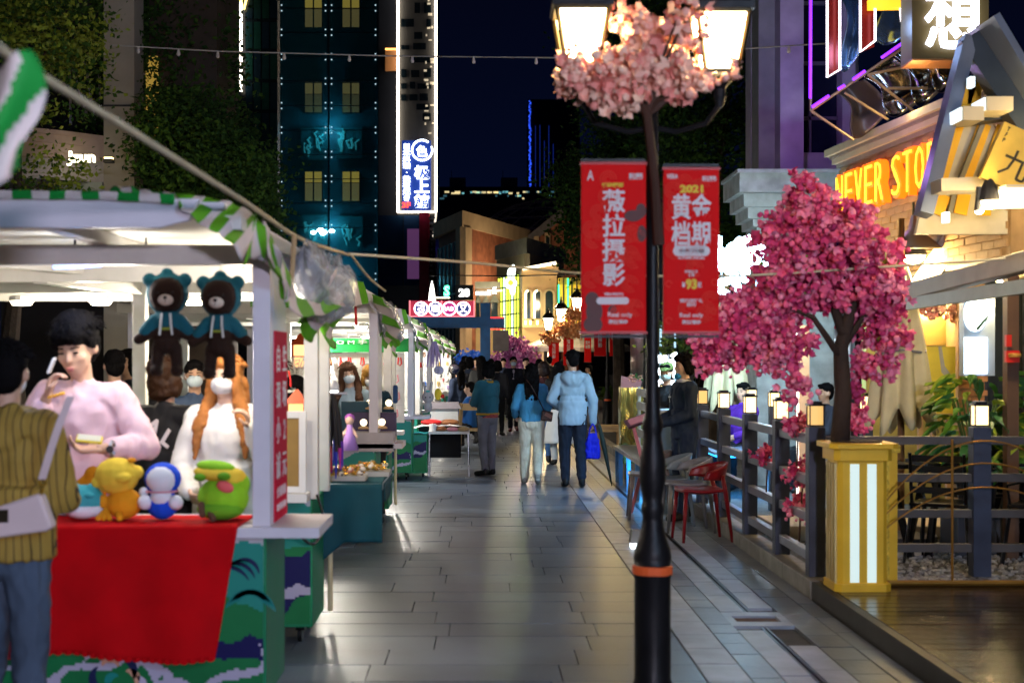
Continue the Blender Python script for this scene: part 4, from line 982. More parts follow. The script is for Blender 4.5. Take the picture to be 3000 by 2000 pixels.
MB().bar(Lc(W(2180,283,10.7)), Lc(W(2345,262,10.7)), .2, .06).build('tie_beam', M('dark_rafter',0), T)
for (x, y, w) in ((2220,268,.15),(2280,246,.19)):
    o = MB().box(Lc(W(x,y,10.35)), (w,.3,.10)).build('beam_end', CB, T)
    MB().box(Lc(W(x,y,10.35))+Vector((-w/2-.008,0,0)), (.012,.26,.09)).build('end_lamp', E('cold_white', (.8,.95,1), 1.6), o)
for (x, y) in ((2238,190),(2296,238),(2180,500)):
    MB().box(Lc(W(x-8,y,10.35)), (.035,.08,.075)).build('end_lamp', E('cold_white',0,0), T)
m = MB()
for k in range(6):
    a = Lc(ap)+Vector((.25+.12*k,.3+.05*k,.06-.1*k)); m.tube([a, a+Vector((.9,.5,-1.05))], .045, 6)
m.build('roof_tile', M('dark_tile', (.03,.035,.03), .5), T, kind='stuff')
S = thing('brush_sign', 'tilted yellow lit board with a large brush-written character', 'sign', W(2340,372,9.9))
rt_ = Euler((0,math.radians(24),0)).to_matrix()
MB().box((0,0,0),(.42,.05,.42),rt_).build('board', M('sign_yellow', (.75,.5,.09), .4), S)
for b, dx, dz, s in (('九',-.02,-.04,.2),('里',.15,.06,.2)):
    p = rt_ @ Vector((dx,-.03,dz)); text(b, p, 1, M('ink', (.06,.05,.03), .4), S, ext=.006, bold=.0, w=s, h=s, world=False, tilt=-math.radians(24))
text('T\nF\nP', rt_ @ Vector((-.165,-.03,.13)), 1, M('ink',0), S, w=.02, h=.11, world=False, tilt=-math.radians(24))
def spot(name, label, loc, en, col, r=.07, s=40, cat='lamp', dirn=None):
    t = thing(name, label, cat, loc)
    MB().lathe([(.02,.16),(r*.8,.08),(r*1.15,.0),(r*1.1,-.01)], n=14).build('housing', DARK, t)
    MB().ell((0,0,-.01),(r,r,r*.7),n=12,m=7).build('bulb', E('bulb_%s' % name+str(s), col, s), t)
    L = bpy.data.lights.new(name, 'POINT'); L.energy = en; L.color = col; L.shadow_soft_size = r
    o = bpy.data.objects.new(name+'_light', L); COL.objects.link(o); o.location = Vector(loc)+Vector((0,-.08,-r*1.4))
    return t
WM = (1,.74,.36)
spot('bracket_floodlight', 'glaring round floodlight under the gable porch', W(2272,460,9.9), 55, WM, .075, 90)
spot('small_spotlight', 'small bright spotlight just below the round floodlight', W(2249,482,9.9), 6, WM, .03, 40)
t = thing('box_light', 'white glowing box light at the edge of the porch', 'lamp', W(2340,455,9.8)); MB().box((0,0,0),(.24,.2,.12)).build('shade', E('box_white', (1,.86,.6), 2.6), t); MB().box((0,0,.07),(.26,.22,.02)).build('cap', CB, t)
t = spot('pendant_lamp', 'hanging lamp with a wide metal shade over a glaring bulb behind the blossom', W(2098,585,12.2), 70, WM, .10, 70)
MB().lathe([(.02,.34),(.05,.22),(.24,.06),(.25,.045)], n=18).build('shade', M('pewter', (.2,.18,.15), .4, .6), t, smooth=True); MB().tube([(0,0,.34),(0,0,.45)],.012,6).build('stem', BLACK, t)
for (x, y, d, en) in ((2300,560,12.6,40),(2150,700,13.6,45),(2000,620,14.4,35)):
    p = W(x,y,d); p.z = min(p.z, 2.33); tt = thing('downlight', 'small warm downlight in the café soffit '+('above the brick pier' if x > 2250 else 'over the yellow board' if x > 2100 else 'behind the blossom crown'), 'lamp', p)
    MB().lathe([(.06,.04),(.06,0),(.05,-.004)], n=12).build('ring', STEEL, tt); MB().lathe([(.048,-.002),(.04,-.008)], n=12).build('diffuser', E('down_warm', WM, 30), tt)
    L = bpy.data.lights.new('downlight', 'POINT'); L.energy = en; L.color = WM; L.shadow_soft_size = .05
    o = bpy.data.objects.new('downlight_light', L); COL.objects.link(o); o.location = p-Vector((0,0,.06))
# CCTV camera
t = thing('security_camera', 'white security camera on a bracket arm from the brick pier', 'camera', W(2236,520,12.8))
MB().box((0,0,0),(.04,.06,.14)).build('wall_plate', WHITE, t); MB().tube([(-.02,0,.0),(-.17,-.05,.0),(-.24,-.08,.06),(-.24,-.08,.12)],.018,8).build('arm', WHITE, t)
MB().tube([(-.26,.04,.17),(-.24,-.22,.13)],.045,12).build('body', WHITE, t); MB().ell((-.24,-.22,.13),.038,n=10,m=6).build('lens', BLACK, t)
# projecting lit signs, yellow board, awning
SL = E('lit_sign_white', (.82,.95,1), 5)
S = thing('box_sign', 'white glowing light-box sign with a round top panel over a tall lower panel', 'sign', W(2246,770,12.7))
MB().b2((-.12,.02,-.36),(.16,.14,.36)).build('box', M('sign_side_blue', (.3,.38,.5), .4), S)
MB().prism([(.1*math.cos(a),.155*math.sin(a)) for a in [2*PI*q/20 for q in range(20)]], (-.02,0,.19),(1,0,0),(0,0,1),(0,.03,0)).build('round_panel', SL, S)
MB().b2((-.115,0,-.34),(.085,.03,-.02)).build('panel', SL, S)
MB().prism([(-.02,.02),(.0,.0),(.08,.1),(.09,.14),(.05,.1)], (-.0,-.004,.04),(1,0,0),(0,0,1),(0,.004,0)).build('mark', M('sign_mark', (.02,.05,.04), .5), S)
T = thing('yellow_board', 'tall yellow display board with a grey curve beneath the café roof', 'board', W(2150,870,13.2))
MB().b2((-.17,0,-.32),(.18,.05,.30)).build('panel', M('board_yellow', (.62,.5,.05), .55), T)
MB().prism([(.02,.3),(.05,.3),(.08,.12),(.18,-.02),(.18,-.06),(.05,.06)], (0,-.004,0),(1,0,0),(0,0,1),(0,.004,0)).build('curve', M('board_grey', (.35,.34,.28), .6), T)
MB().b2((-.18,-.02,-.36),(.19,.06,-.32)).b2((-.04,0,-.95),(.0,.05,-.36)).build('frame', WOOD, T)
p = Vector(T.location); MB().b2((.1,0,-p.z+.09),(.14,.05,-.36)).build('leg', WOOD, T); MB().b2((-.16,0,-p.z+.09),(-.12,.05,-.36)).build('leg', WOOD, T)
T = thing('bronze_panel', 'bronze coloured glossy panel over the yellow board', 'panel', W(2150,762,13.8))
MB().b2((-.16,0,-.13),(.2,.04,.18)).build('panel', M('bronze', (.3,.2,.05), .35, .4), T); MB().b2((-.2,-.01,-.14),(-.16,.05,.19)).b2((.2,-.01,-.14),(.24,.05,.19)).b2((-.2,-.01,-.17),(.24,.05,-.14)).build('frame', M('dark_brown', (.05,.03,.02), .5), T)
blossom(W(2160,712,13.5), 'peach blossom garland hung under the café roof', [((-.08,0,0),(.14,.08,.06)),((.12,0,.0),(.12,.08,.06))], 260, .03, .03, PINK, group=None)
T = thing('retractable_awning', 'folded grey retractable awning running over the terrace', 'awning', (0,0,0))
a, b = W(2022,688,11.8), W(2420,585,8.7)
MB().bar(a, b, .1, .13).build('cassette', M('awning_grey', (.34,.31,.27), .45, .2), T, bev=.01); MB().bar(W(2020,708,11.6), W(2420,648,8.6), .05, .09).build('front_rail', M('awning_rail', (.30,.36,.36), .4, .2), T)
MB().bar(W(2160,686,10.4), W(2300,664,9.4), .03, .035).build('trim', E('awning_strip', (.75,.75,.85), .7), T)
MB().bar(a+Vector((.1,.1,0)), W(2020,708,11.6)+Vector((.15,0,0)), .05).build('arm', DARK, T)
m = MB().ell(W(2058,715,11.3), .016).ell(W(2078,713,11.2), .016); t = m.build('signal_lamp', E('orange_dot', (1,.14,.02), 8), T)
T = thing('tilted_screen', 'white lavender tilted canvas screen under the gable', 'screen', (0,0,0))
q = [W(2110,665,12.4), W(2165,575,12.2), W(2225,525,12.0), W(2225,660,12.2), W(2150,680,12.4)]
MB().add([p for p in q]+[p+Vector((0,.03,0)) for p in q], [(4,3,2,1,0),(5,6,7,8,9)]+[(i,(i+1) % 5,5+(i+1) % 5,5+i) for i in range(5)]).build('panel', M('lavender_canvas', (.42,.42,.55), .6), T)
MB().bar(W(2110,668,12.3), W(2215,520,11.9), .06, .2).build('arm', M('pale_arm', (.55,.5,.4), .4), T)
t = thing('fire_box', 'small red fire equipment box with a round orange wheel on the dark pillar', 'fire box', W(2330,820,10.85)); MB().b2((-.06,0,-.04),(.04,.05,.05)).b2((-.06,0,.08),(-.02,.04,.17)).build('box', M('fire_red', (.5,.02,.01), .4), t); MB().lathe([(.045,0),(.05,.015),(.045,.03)], (0,0,0), 14).build('wheel', M('amber_wheel', (.45,.22,.04), .5), t)

# neon sculpture above the cornice
T = thing('neon_sculpture', 'twisted metal sheets and neon outlined letter frames above the cornice', 'sign', (0,13,0))
def N_(x, y, dd=0): p = W(x, y, 13+dd); return Vector((p.x, dd, p.z))
VI = E('neon_violet', (.22,.02,1), 2.6); NWH = E('neon_white', (1,.88,.95), 3.2)
for a, b in (((1862,-20),(1861,226)),((1865,246),(1904,220)),((1959,183),(1987,163)),((2025,133),(2078,96)),((1925,205),(1940,196))): MB().tube([N_(*a), N_(*b)], .014, 6).build('neon_tube', VI, T)
for pts in (((1900,-20),(1900,178),(1929,160),(1929,-20)),((1976,-20),(1976,120),(2010,94),(2010,-20)),((2068,20),(2069,48),(2093,28))):
    MB().tube([N_(x,y) for x, y in pts], .011, 6).build('neon_tube', NWH, T)
for xa, xb, yb in ((1902,1927,165),(1978,2008,108)):
    MB().add([N_(xa,-20,.1),N_(xb,-20,.1),N_(xb,yb,.1),N_(xa,yb+12,.1),N_(xa,-20,.16),N_(xb,-20,.16),N_(xb,yb,.16),N_(xa,yb+12,.16)], [(0,1,2,3),(7,6,5,4),(0,3,7,4),(1,5,6,2),(3,2,6,7),(0,4,5,1)]).build('letter_side', M('red_lacquer', (.18,.012,.008), .2, .3), T)
MB().bar(N_(1996,10), N_(2098,8), .13, .09).build('light_box', E('orange_box', (1,.5,.02), 1.6), T)
TR = M('truss_bronze', (.35,.25,.16), .35, .7)
for a, b in (((1863,255),(1961,321)),((1865,252),(2092,98)),((1940,213),(2040,275)),((1993,172),(2130,280)),((1993,172),(2096,150)),((1862,0),(1862,255)),((2040,203),(2130,203))):
    MB().tube([N_(*a,.02), N_(*b,.06)], .013, 6).build('truss_bar', TR, T)
MS = M('mirror_metal', (.55,.5,.42), .16, 1, var=.2); MSB = M('blue_reflecting_metal', (.22,.38,.62), .2, .9, var=.3)  # blue reflections on the sheets put into the metal colour
for (p0, p1, p2, p3, mt, bulge) in (((1925,215),(1985,175),(2045,270),(1962,325),M('dark_metal_sheet',(.10,.08,.07),.4,.6),.25),((1985,178),(2050,125),(2135,230),(2040,272),MS,.35),((2050,125),(2100,95),(2180,205),(2105,250),MS,.3),((1930,-10),(1975,-10),(1975,140),(1935,170),MSB,.15),((2012,-10),(2095,-10),(2095,90),(2012,100),MSB,.2),((2100,150),(2180,140),(2215,190),(2150,215),MS,.2)):
    P = [N_(*p,.25) for p in (p0, p1, p2, p3)]
    MB().grid(lambda u, v: (P[0]*(1-u)*(1-v)+P[1]*u*(1-v)+P[2]*u*v+P[3]*(1-u)*v)+Vector((.05*math.sin(5*v), bulge*math.sin(PI*u)*(1 if v < .6 else .6)-.15*v, .04*math.sin(4*u+3*v))), 14, 14).build('metal_sheet', mt, T, smooth=True, solid=.01)
plight_w = [((3.2,12.4,2.9),26,(1,.66,.2)),((3.35,13.6,2.75),14,(1,.66,.2))]  # warm fill added to brighten the brick wall, no lamp of its own
for (x, y, dd, en, c) in ((2100,240,-.6,18,(1,.75,.3)),(1985,60,-.5,14,(.35,.55,1)),(1900,330,-.5,16,(.55,.25,1)),(1800,170,3.6,50,(.5,.25,1))):
    L = bpy.data.lights.new('neon_spill', 'POINT'); L.energy = en; L.color = c; L.shadow_soft_size = .1
    o = bpy.data.objects.new('neon_spill', L); COL.objects.link(o); o.location = W(x,y,13+dd)
S = thing('character_sign', 'brown box sign with one big white lit Chinese character', 'sign', W(2184,50,12))
MB().b2((-.32,.03,-.31),(.33,.35,.75)).build('box', M('sign_brown', (.12,.085,.03), .35), S)
MB().b2((-.32,.0,-.325),(.33,.35,-.31)).build('edge', M('copper_edge', (.6,.25,.1), .3, .8), S)
text('想', Vector(S.location)+Vector((.02,0,.05)), 1, E('char_white', (.80,.84,1), 5), S, ext=.03, bold=.012, w=.47, h=.55)
# ------------------------------------------------------------------ purple lit corner building and the ledge behind the blossom
LIL = M('purple_lit_plaster', (.36,.31,.38), .65, var=.12)  # purple wash of light is put into the plaster colour
T = thing('corner_building', 'grey corner building washed in purple light with dark tall windows', 'building', (0,18.5,0))
def KX(x): return (x-1111)/3267*18.5
def KZ(y): return 1.62-(y-829.5)/3267*18.5
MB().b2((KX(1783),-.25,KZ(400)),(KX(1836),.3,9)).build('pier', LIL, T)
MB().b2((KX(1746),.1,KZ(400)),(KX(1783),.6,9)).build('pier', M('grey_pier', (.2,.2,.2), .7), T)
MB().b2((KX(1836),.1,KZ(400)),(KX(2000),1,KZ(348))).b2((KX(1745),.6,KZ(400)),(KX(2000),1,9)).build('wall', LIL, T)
MB().b2((KX(1935),.0,KZ(348)),(KX(1965),.3,9)).build('pier', LIL, T)
MB().b2((KX(1838),.3,KZ(346)),(KX(1934),.5,9)).build('pane', M('night_glass', (.01,.012,.03), .06), T)
for y in (268,140,0): MB().b2((KX(1837),.25,KZ(y)),(KX(1935),.35,KZ(y-8))).build('glazing_bar', M('dark_lilac', (.1,.09,.12), .5), T)
MB().b2((KX(1868),.25,KZ(346)),(KX(1874),.35,9)).build('glazing_bar', M('dark_lilac',0), T)
T = thing('stone_ledge', 'weathered grey stepped stone canopy behind the blossom tree', 'ledge', (0,17,0))
def JX(x): return (x-1111)/3267*17
def JZ(y): return 1.62-(y-829.5)/3267*17
for xa, ya, yb in ((1694,388,396),(1700,396,440),(1716,440,470),(1730,470,495),(1745,495,512)): MB().b2((JX(xa),-.0+(ya-388)*.004,JZ(yb)),(JX(1945),1.2,JZ(ya))).build('step', M('weathered_stone', (.28,.27,.25), .75, var=.3, bump=.3, bscale=12), T)
MB().b2((JX(1760),.6,.08),(JX(1945),1.3,JZ(512))).build('wall', M('weathered_stone',0), T)
# overexposed cold-white shop lettering among the branches
S = thing('white_brush_sign', 'dazzling blue-white brush lettering sign between banner and blossom', 'sign', W(1705,605,15.4))
CW = E('dazzling_white', (.62,.88,1), 16)
def DS(x, y): p = W(x, y, 15.4); return Vector((p.x-S.location.x, 0, p.z-S.location.z))
m = MB()
for (x0, y0, x1, y1, r) in ((1648,545,1648,592,.03),(1658,612,1760,604,.06),(1700,556,1668,590,.06),(1680,570,1720,548,.055),(1690,600,1745,575,.085),(1725,565,1768,548,.035),(1660,600,1690,640,.06),(1730,600,1765,612,.05),(1655,650,1690,640,.045),(1690,650,1702,682,.045),(1650,665,1672,675,.04),(1710,590,1712,640,.06),(1745,625,1758,632,.03),(1705,560,1750,600,.07),(1660,575,1668,598,.03)):
    m.cap(DS(x0,y0), DS(x1,y1), r, r*.8, 8)
m.build('brush_stroke', CW, S)
m = MB()
for xx in (1660,1700,1740): m.bar(DS(xx,700)+Vector((0,.08,0)), DS(xx,540)+Vector((0,.08,0)), .015)
m.build('frame', DARK, S)
L = bpy.data.lights.new('sign_spill', 'AREA'); L.energy = 260; L.color = (.42,.76,1); L.size = .7; L.shape = 'SQUARE'
o = bpy.data.objects.new('sign_spill', L); COL.objects.link(o); o.location = W(1705,605,15.25); o.rotation_euler = (math.radians(62),0,math.radians(-8))
# dandelion lights and bright windows beyond the terrace
def sparkle(loc, label, r, n, s=22):
    t = thing('light_cluster', label, 'light cluster', loc, 0, 'white light clusters beyond the terrace'); m = MB()
    for i in range(n): m.ell((rp(-1,1)*r, rp(-.3,.3)*r, rp(-1,1)*r), rp(.025,.06)*r/.3, n=6, m=4)
    m.build('bulb', E('sparkle_white', (.82,.93,1), s), t); MB().tube([(0,0,-r*1.3),(0,0,r*.9)],.015,5).build('stem', DARK, t)
    return t
sparkle(W(1535,848,20.5), 'round cluster of dazzling white lights behind the staff with the cap', .24, 60)
sparkle(W(1690,885,19.5), 'white light cluster seen under the left edge of the blossom crown', .16, 26)
sparkle(W(1745,880,19.0), 'white light cluster between the fence lamps under the blossom', .15, 22)
sparkle(W(1800,900,18.6), 'small white light cluster behind the fourth post lamp', .12, 12)
sparkle(W(1880,895,18), 'white light cluster beside the trunk of the blossom tree', .14, 14)
T = thing('dark_shopfront', 'dark glass shopfront with thin vertical glints behind the far terrace', 'building', (0,31,0))
def HX(x): return (x-1111)/3267*31
MB().b2((HX(1480),.2,0),(HX(1745),3,4.6)).build('wall', M('black_front', (.012,.014,.02), .3), T)
for x in (1498,1512,1530,1545,1600,1640): MB().b2((HX(x)-.03,0,0),(HX(x)+.03,.2,3.2)).build('mullion', M('glint_steel', (.25,.27,.3), .2, .9), T)
MB().b2((HX(1565),-.2,0),(HX(1590),.2,4)).build('column', M('grey_column', (.08,.08,.09), .6), T)
for x in (1515,1548): MB().b2((HX(x),-.05,.9),(HX(x)+.04,.0,2.4)).build('light_line', E('cold_line', (.5,.8,1), 1.2), T)
# ------------------------------------------------------------------ building on the left
T = thing('curved_shop_building', 'pale stone shop building with a curved cornice and tall square column', 'building', (0,22,0))
def VX(x): return (x-1111)/3267*22
def VZ(y): return 1.62-(y-829.5)/3267*22
GST = M('grey_beige_stone', (.34,.30,.25), .7, var=.15, scale=1.5, bump=.1)
MB().b2((VX(238),0,0),(VX(308),.6,9)).build('column', GST, T); MB().b2((VX(236),-.02,VZ(245)),(VX(309),0,VZ(241))).build('column_joint', JOINT, T)
MB().b2((VX(-60),1.2,0),(VX(240),3,9)).build('wall', M('dark_wall', (.02,.018,.02), .5), T)
MB().b2((VX(308),1.0,0),(VX(470),3,9)).build('wall', M('dark_brown_wall', (.05,.035,.025), .6), T)
def corn(z0, z1, r, y):
    m = MB(); k = 14
    pts = [(VX(-60), .0)]+[(VX(60)+(VX(238)-VX(60))*q/k, -.0+.9*(q/k)**2*0-.5*math.sin(PI*.5*(1-q/k))*r) for q in range(k+1)]+[(VX(238),1.3),(VX(-60),1.3)]
    prismz(m, pts, z0, z1); return m
corn(VZ(372), VZ(340), 1.3, 0).build('cornice', M('rosy_stone', (.42,.31,.28), .6, var=.1), T); corn(VZ(340), VZ(322), 1.5, 0).build('cornice', M('rosy_stone',0), T); corn(VZ(322), VZ(312), 1.7, 0).build('cornice', M('rosy_stone',0), T)
corn(VZ(420), VZ(372), 1.1, 0).build('fascia', M('grey_fascia', (.38,.34,.33), .6), T)
MB().b2((VX(140),-.1,VZ(470)),(VX(238),.9,VZ(420))).build('soffit', M('steel_soffit', (.35,.38,.36), .3, .4), T)
m = MB()
for i in range(9): m.box((VX(120)+i*.16, .95, VZ(185)), (.03,.05,rp(.5,1.1)), (0,rp(-.35,.35),0))
m.build('sign_stroke', M('pale_metal_letter', (.5,.42,.5), .4, .3), T)
MB().b2((VX(303),.9,VZ(310)),(VX(330),1.0,VZ(100))).build('lit_window', E('amber_win', (.8,.5,.08), .35), T)
S = thing('shop_lettering', 'white lit shop lettering half hidden by yellow green leaves', 'sign', W(186,364,21.3))
text('Jzun', S.location, 1, E('warm_letter', (1,.9,.6), 5), S, ext=.03, w=.42, h=.22, bold=.02)
for (x, y, s, tx) in ((362,55,.4,'Jxcx'),(190,2,.6,'onoc')):
    S = thing('shop_lettering', 'small tilted white lit lettering high among the dark leaves' if s < .5 else 'white lit lettering cut by the top of the view above the leaves', 'sign', W(x,y,24))
    text(tx, S.location, 1, E('cold_letter', (.85,.92,1), 3), S, ext=.02, w=s, h=.22, bold=.02, tilt=-.55 if s < .5 else 0)
for (x, y, d, en) in ((110,420,17.5,32),(250,330,19,12)):
    t = thing('wall_lamp', 'shop wall lamp throwing yellow light up into the leaves' if x < 200 else 'shop wall lamp beside the square column', 'lamp', W(x,y+40,d)); MB().box((0,0,0),(.12,.12,.05)).build('housing', DARK, t); MB().box((0,0,.035),(.1,.1,.02)).build('glass', E('lamp_yellow', (1,.7,.2), 12), t)
    L = bpy.data.lights.new('wall_lamp', 'POINT'); L.energy = en; L.color = (1,.72,.2); L.shadow_soft_size = .1; o = bpy.data.objects.new('wall_lamp_light', L); COL.objects.link(o); o.location = W(x,y+40,d)+Vector((0,0,.12))
T = thing('light_edged_building', 'dark glass building edge with a vertical white light strip above the trees', 'building', (0,62,0))
EX = lambda x: (x-1111)/3267*62
EZ = lambda y: 1.62-(y-829.5)/3267*62
MB().b2((EX(480),.3,0),(EX(634),1.2,22)).build('wall', M('dark_glass_wall', (.006,.010,.014), .25, var=.4), T)
MB().b2((EX(551),-.1,EZ(210)),(EX(555.5),.1,EZ(6))).build('light_strip', E('strip_white',0,0), T)
MB().bar((EX(553),0,EZ(4)),(EX(562),0,EZ(-30)),.1).bar((EX(560),0,EZ(22)),(EX(570),0,EZ(-20)),.08).build('light_strip', E('strip_yellow', (1,.75,.2), 4), T)
for y in (85,130,180): MB().b2((EX(515),.2,EZ(y+3)),(EX(549),.3,EZ(y))).build('ledge', M('ledge_grey', (.2,.2,.2), .6), T)
for i in range(4):
    for j in range(6): MB().b2((EX(562+i*19),.22,EZ(40+j*70)),(EX(578+i*19),.3,EZ(-22+j*70))).build('pane', M('dim_pane%d' % ((i+j) % 3), (.006,.015+.008*((i+j) % 3),.025), .12), T)

# ------------------------------------------------------------------ the row of market stalls
GRN = M('stall_green', (.012,.20,.085), .4, var=.12)
def mural():
    m = M('stall_mural', (.01,.16,.05), .4, var=.2, scale=2); n, l = m.node_tree.nodes, m.node_tree.links
    b = n['Principled BSDF']; src = b.inputs['Base Color'].links[0].from_socket
    tc = n.new('ShaderNodeTexCoord'); sn = n.new('ShaderNodeVectorMath'); sn.operation = 'SNAP'; sn.inputs[1].default_value = (.011,.5,.011)
    l.new(tc.outputs['Object'], sn.inputs[0]); sp = n.new('ShaderNodeSeparateXYZ'); l.new(sn.outputs[0], sp.inputs[0])
    def band(scale, z, amp, hw, off):
        nz = n.new('ShaderNodeTexNoise'); nz.inputs['Scale'].default_value = scale; nz.inputs['Detail'].default_value = 3
        ad = n.new('ShaderNodeVectorMath'); ad.inputs[1].default_value = (off,off*.7,off*1.3); l.new(sn.outputs[0], ad.inputs[0]); l.new(ad.outputs[0], nz.inputs['Vector'])
        a = n.new('ShaderNodeMath'); a.operation = 'MULTIPLY_ADD'; a.inputs[1].default_value = amp; a.inputs[2].default_value = -amp*.5-z; l.new(nz.outputs['Fac'], a.inputs[0])
        s = n.new('ShaderNodeMath'); s.operation = 'ADD'; l.new(sp.outputs['Z'], s.inputs[0]); l.new(a.outputs[0], s.inputs[1])
        ab = n.new('ShaderNodeMath'); ab.operation = 'ABSOLUTE'; l.new(s.outputs[0], ab.inputs[0])
        lt = n.new('ShaderNodeMath'); lt.operation = 'LESS_THAN'; lt.inputs[1].default_value = hw; l.new(ab.outputs[0], lt.inputs[0])
        gt = n.new('ShaderNodeMath'); gt.operation = 'GREATER_THAN'; gt.inputs[1].default_value = 0; l.new(s.outputs[0], gt.inputs[0])
        return lt.outputs[0], gt.outputs[0]
    def over(prev, fac, col):
        x = n.new('ShaderNodeMix'); x.data_type = 'RGBA'; l.new(fac, x.inputs[0]); l.new(prev, x.inputs[6]); x.inputs[7].default_value = (*col, 1); return x.outputs[2]
    _, up = band(2.0, .52, .5, .1, 3); cur = over(src, up, (.02,.24,.19))
    _, hi = band(1.6, .72, .7, .1, 9); cur = over(cur, hi, (.46,.44,.48))
    dk, _ = band(2.4, .40, .9, .075, 5); cur = over(cur, dk, (.008,.008,.075))
    lt_, _ = band(2.6, .27, .8, .03, 12); cur = over(cur, lt_, (.42,.38,.5))
    l.new(cur, b.inputs['Base Color']); return m
MUR = mural()
CEIL = M('stall_ceiling', (.58,.56,.50), .6, var=.08)
LAMPW = E('stall_lamp', (1,.86,.62), 34)
def stall(loc, label, idx):
    t = thing('market_stall', label, 'market stall', loc, 0, 'white market stalls in a row on the left')
    x0 = -2.25
    for nm, ya, yb in (('front', 0, .6), ('rear', 1.73, 2.33)):
        c = MB().b2((x0,ya+.008,.10),(0,yb,.828)).build('counter', GRN, t, bev=.004)
        MB().b2((x0+.02,ya-.002,.12),(-.012,ya+.006,.825)).build('front_panel', MUR, c)
        m = MB()
        for x in (-.08,-1.1,x0+.1):
            for y in (ya+.1,yb-.1): m.tube([(x-.012,y,.045),(x+.012,y,.045)],.045,12).box((x,y,.085),(.05,.05,.03))
        m.build('castor', BLACK, c)
    MB().b2((x0-.03,-.05,.83),(.245,.53,.878)).build('tabletop', LILAC, t, bev=.004)
    MB().b2((x0-.03,2.32,.83),(.36 if idx == 0 else .12,3.15 if idx == 0 else 2.6,.87)).build('tabletop', WHITE, t, bev=.004)
    for x, y in ((-.021,.04),(x0+.04,.04),(-.01,1.78),(x0+.04,1.78),(-.0,2.28),(x0+.04,2.28),(-1.12,2.30)):
        MB().b2((x-.04,y-.04,.10 if x == -1.12 else .832 if y > .1 else .878),(x+.04,y+.04,2.06)).build('post', WHITEW if y > 1 else LILAC, t, bev=.004)
    MB().b2((-.0,.085,.878),(.02,.5,2.1)).build('side_board', M('pale_blue_board', (.6,.63,.7), .5, var=.05), t)
    MB().tube([(.03,2.4,.87),(.03,2.4,.08)],.016,8).build('frame_pipe', M('cream_pipe', (.6,.5,.3), .4), t)
    for y, z in ((.04,2.1),(1.42,2.1),(2.28,2.08),(2.95,2.06)):
        MB().b2((x0-.1,y-.035,z-.045),(.02,y+.035,z+.045)).build('beam', WHITEW, t)
    for x in (-.02,-.75,-1.5,x0): MB().b2((x-.035,-.74,2.145),(x+.035,3.05,2.20)).build('beam', WHITEW, t)
    MB().bar((-2.0,-.6,2.13),(-1.25,1.4,2.13),.09,.07).build('brace', WHITEW, t); MB().bar((-1.45,1.4,2.08),(-.9,2.95,2.05),.09,.07).build('brace', WHITEW, t)
    for i in range(3):
        for j in range(3): MB().b2((x0+.72*i+.01,-.74+1.27*j+.006,2.205),(x0+.72*(i+1),-.74+1.27*(j+1),2.222)).build('roof_board', CEIL, t)
    MB().b2((x0-.15,-.76,2.225),(-.05,3.1,2.25)).build('roof_sheet', LILAC, t)
    MB().prism([(x0-.2,2.145),(-.30,2.145),(-.18,2.175),(-.14,2.26),(x0-.2,2.26)], (0,-.80,0),(1,0,0),(0,0,1),(0,.04,0)).build('fascia', LILAC, t, bev=.004)
    MB().add([(-.1,-.7,2.24),(.03,-.4,2.05),(.03,3.0,2.05),(-.1,3.05,2.24),(-.1,-.7,2.26),(.05,-.4,2.05),(.05,3.0,2.05),(-.1,3.05,2.26)],[(3,2,1,0),(4,5,6,7),(0,1,5,4),(1,2,6,5),(2,3,7,6),(3,0,4,7)]).build('eave', LILAC, t)
    for x, y, z in ((-.35,2.55,2.0),(-.85,2.62,2.0),(-1.45,2.62,2.0),(-1.95,2.62,2.0),(-.12,1.9,2.0)):
        if idx > 2 and x < -1: continue
        l = MB().lathe([(.055,.035),(.075,.03),(.08,.0),(.0,-.006)],(x,y,z),14).build('ceiling_light', WHITE, t)
        MB().lathe([(.07,-.001),(.055,-.022),(.0,-.026)],(x,y,z),14).build('diffuser', LAMPW, l)
    return t
SX, SY = -.98, 6.4
ords = ['nearest white market stall with red clothed counter and hanging bears','second market stall in the row with masked women behind its counter','third market stall in the row, its goods glaring white','fourth market stall with a round mirror hung on its post','farther market stall, fifth along the row','last market stall in the row before the blue gateway']
for i, l in enumerate(ords): stall((SX, SY+6.5*i, 0), l, i)
def plight(loc, en, col, r=.06, name='stall_light'):
    L = bpy.data.lights.new(name, 'POINT'); L.energy = en; L.color = col; L.shadow_soft_size = r
    o = bpy.data.objects.new(name, L); COL.objects.link(o); o.location = loc; return o
WW = (1,.87,.68)
plight((SX-.55,SY+2.5,1.92), 62, WW); plight((SX-1.5,SY+2.5,1.92), 55, WW); plight((SX-.75,SY+.28,1.96), 17, (1,.92,.8), .1); plight((SX-.25,SY+.85,1.95), 24, WW); plight((SX-1.7,SY+.75,1.9), 7, WW);  # the street-side one is added, with no fixture, to brighten the white top
plight((SX-.4,SY+6.5+1.3,1.9), 9, WW); plight((SX-.9,SY+6.5+2.6,1.85), 110, (1,.93,.82)); plight((SX-.15,SY+6.5+.25,1.9), 7, (1,.9,.8))
for k in (2,3,4,5): plight((SX-.45,SY+6.5*k+.25,1.85), 190, (1,.93,.82)); plight((SX-.45,SY+6.5*k+2.6,1.8), 80, (1,.9,.75))

